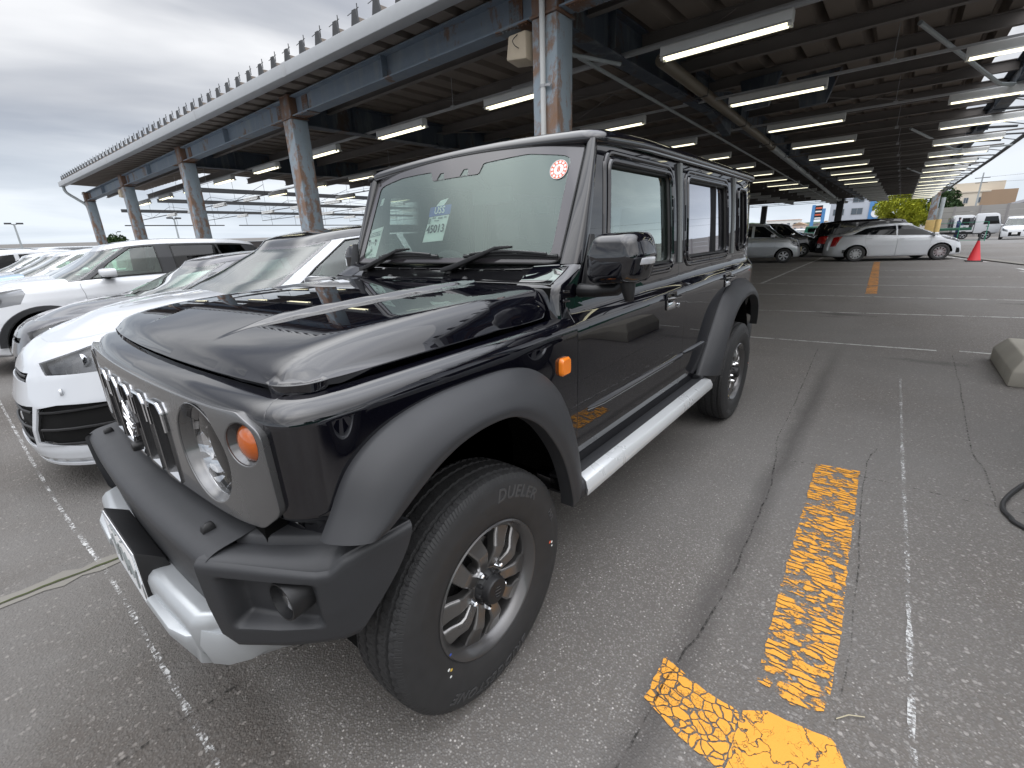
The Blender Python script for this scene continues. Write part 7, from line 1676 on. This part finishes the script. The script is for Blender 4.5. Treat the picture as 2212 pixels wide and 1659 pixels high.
def glass_text(parent, string, size, yc, zc, off, mat='ink', bold=True, rot=0., spacing=1.):
    V, F = text_mb(string, size, 0, bold, spacing=spacing); b = MB(); cr, sr = math.cos(rot), math.sin(rot)
    b.add([tuple(on_glass(yc+v[0]*cr-v[1]*sr, zc+v[0]*sr+v[1]*cr, off)) for v in V], F); return b.build('lettering', mat, parent, sharp=80)
pt_ = empty('paper_tag', 'white paper tag numbered 45013 with a blue USS header behind the windshield', 'paper tag')
sheet(pt_, 'sheet', 'paper', [(-.118, 1.293), (.012, 1.298), (.018, 1.402), (-.108, 1.398)], -.008)
hd_ = sheet(pt_, 'header', 'paper_blue', [(-.112, 1.399), (.022, 1.404), (.020, 1.444), (-.114, 1.439)], -.007)
glass_text(hd_, 'USS', .040, -.046, 1.4215, -.0045, 'paper', True, .035, 1.05)
glass_text(pt_, '45013', .046, -.048, 1.345, -.0045, 'ink', True, .035)
for y, z, w, h in ((-.098, 1.380, .016, .022), (-.070, 1.392, .022, .006), (-.030, 1.390, .030, .007), (.0, 1.392, .016, .006), (-.05, 1.380, .03, .004)): sheet(pt_, 'print_mark', 'ink_grey', [(y-w/2, z-h/2), (y+w/2, z-h/2), (y+w/2, z+h/2), (y-w/2, z+h/2)], -.0045, n=1)
sheet(pt_, 'tape', 'paper', [(-.075, 1.440), (-.025, 1.442), (-.005, 1.470), (-.055, 1.462)], -.0055)
pn_ = empty('paper_notice', 'white paper notice with Japanese lettering in the lower corner of the windshield', 'paper notice')
sheet(pn_, 'sheet', 'paper', [(-.585, 1.232), (-.470, 1.238), (-.462, 1.385), (-.568, 1.375)], -.007)
hb_ = sheet(pn_, 'header', 'ink_grey', [(-.568, 1.335), (-.470, 1.342), (-.468, 1.366), (-.565, 1.358)], -.0055)
glass_text(hb_, 'キーロック車', .019, -.518, 1.350, -.004, 'paper', True, .05)
glass_text(pn_, 'のPは', .016, -.527, 1.306, -.0045, 'ink', True, .05)
glass_text(pn_, '↓', .034, -.527, 1.276, -.0045, 'ink', True, .05)
for y in (-.556, -.497): b = MB(); b.tube([on_glass(y, 1.293, -.004), on_glass(y, 1.318, -.004)], .0022, 6); b.tube([on_glass(y, 1.312, -.004), on_glass(y, 1.322, -.004)], .0055, 8); b.build('key_mark', 'ink', pn_)
glass_text(pn_, '－ 確認用 －', .014, -.528, 1.247, -.0045, 'ink_grey', True, .05)
ps_ = empty('round_sticker', 'round red and white sticker with the number 8 in the upper corner of the windshield', 'sticker')
def disc_on(parent, name, mat, r0, r1, off, yc=.527, zc=1.540, n=40):
    b = MB(); V = [tuple(on_glass(yc+r*math.cos(2*math.pi*i/n), zc+r*math.sin(2*math.pi*i/n), off)) for r in (r0, r1) for i in range(n)]
    b.add(V, [(i, (i+1) % n, n+(i+1) % n, n+i) for i in range(n)]); return b.build(name, mat, parent, sharp=80)
disc_on(ps_, 'outer_rim', 'paper', .0335, .0352, .0042); disc_on(ps_, 'red_ring', 'sticker_red', .0195, .0335, .004); disc_on(ps_, 'centre', 'paper', .0005, .0195, .004)
for i in range(12):
    a = math.pi*2*i/12; disc_on(ps_, 'white_dot', 'paper', .0002, .0052, .0045, .527+.0265*math.cos(a), 1.540+.0265*math.sin(a), 10)
glass_text(ps_, '8', .026, .527, 1.540, .0050, 'sticker_red', True)
sk_ = empty('square_sticker', 'small pale square sticker in the far upper corner of the windshield', 'sticker')
sheet(sk_, 'sheet', 'paper', [(-.548, 1.495), (-.520, 1.497), (-.516, 1.530), (-.542, 1.528)], -.006)
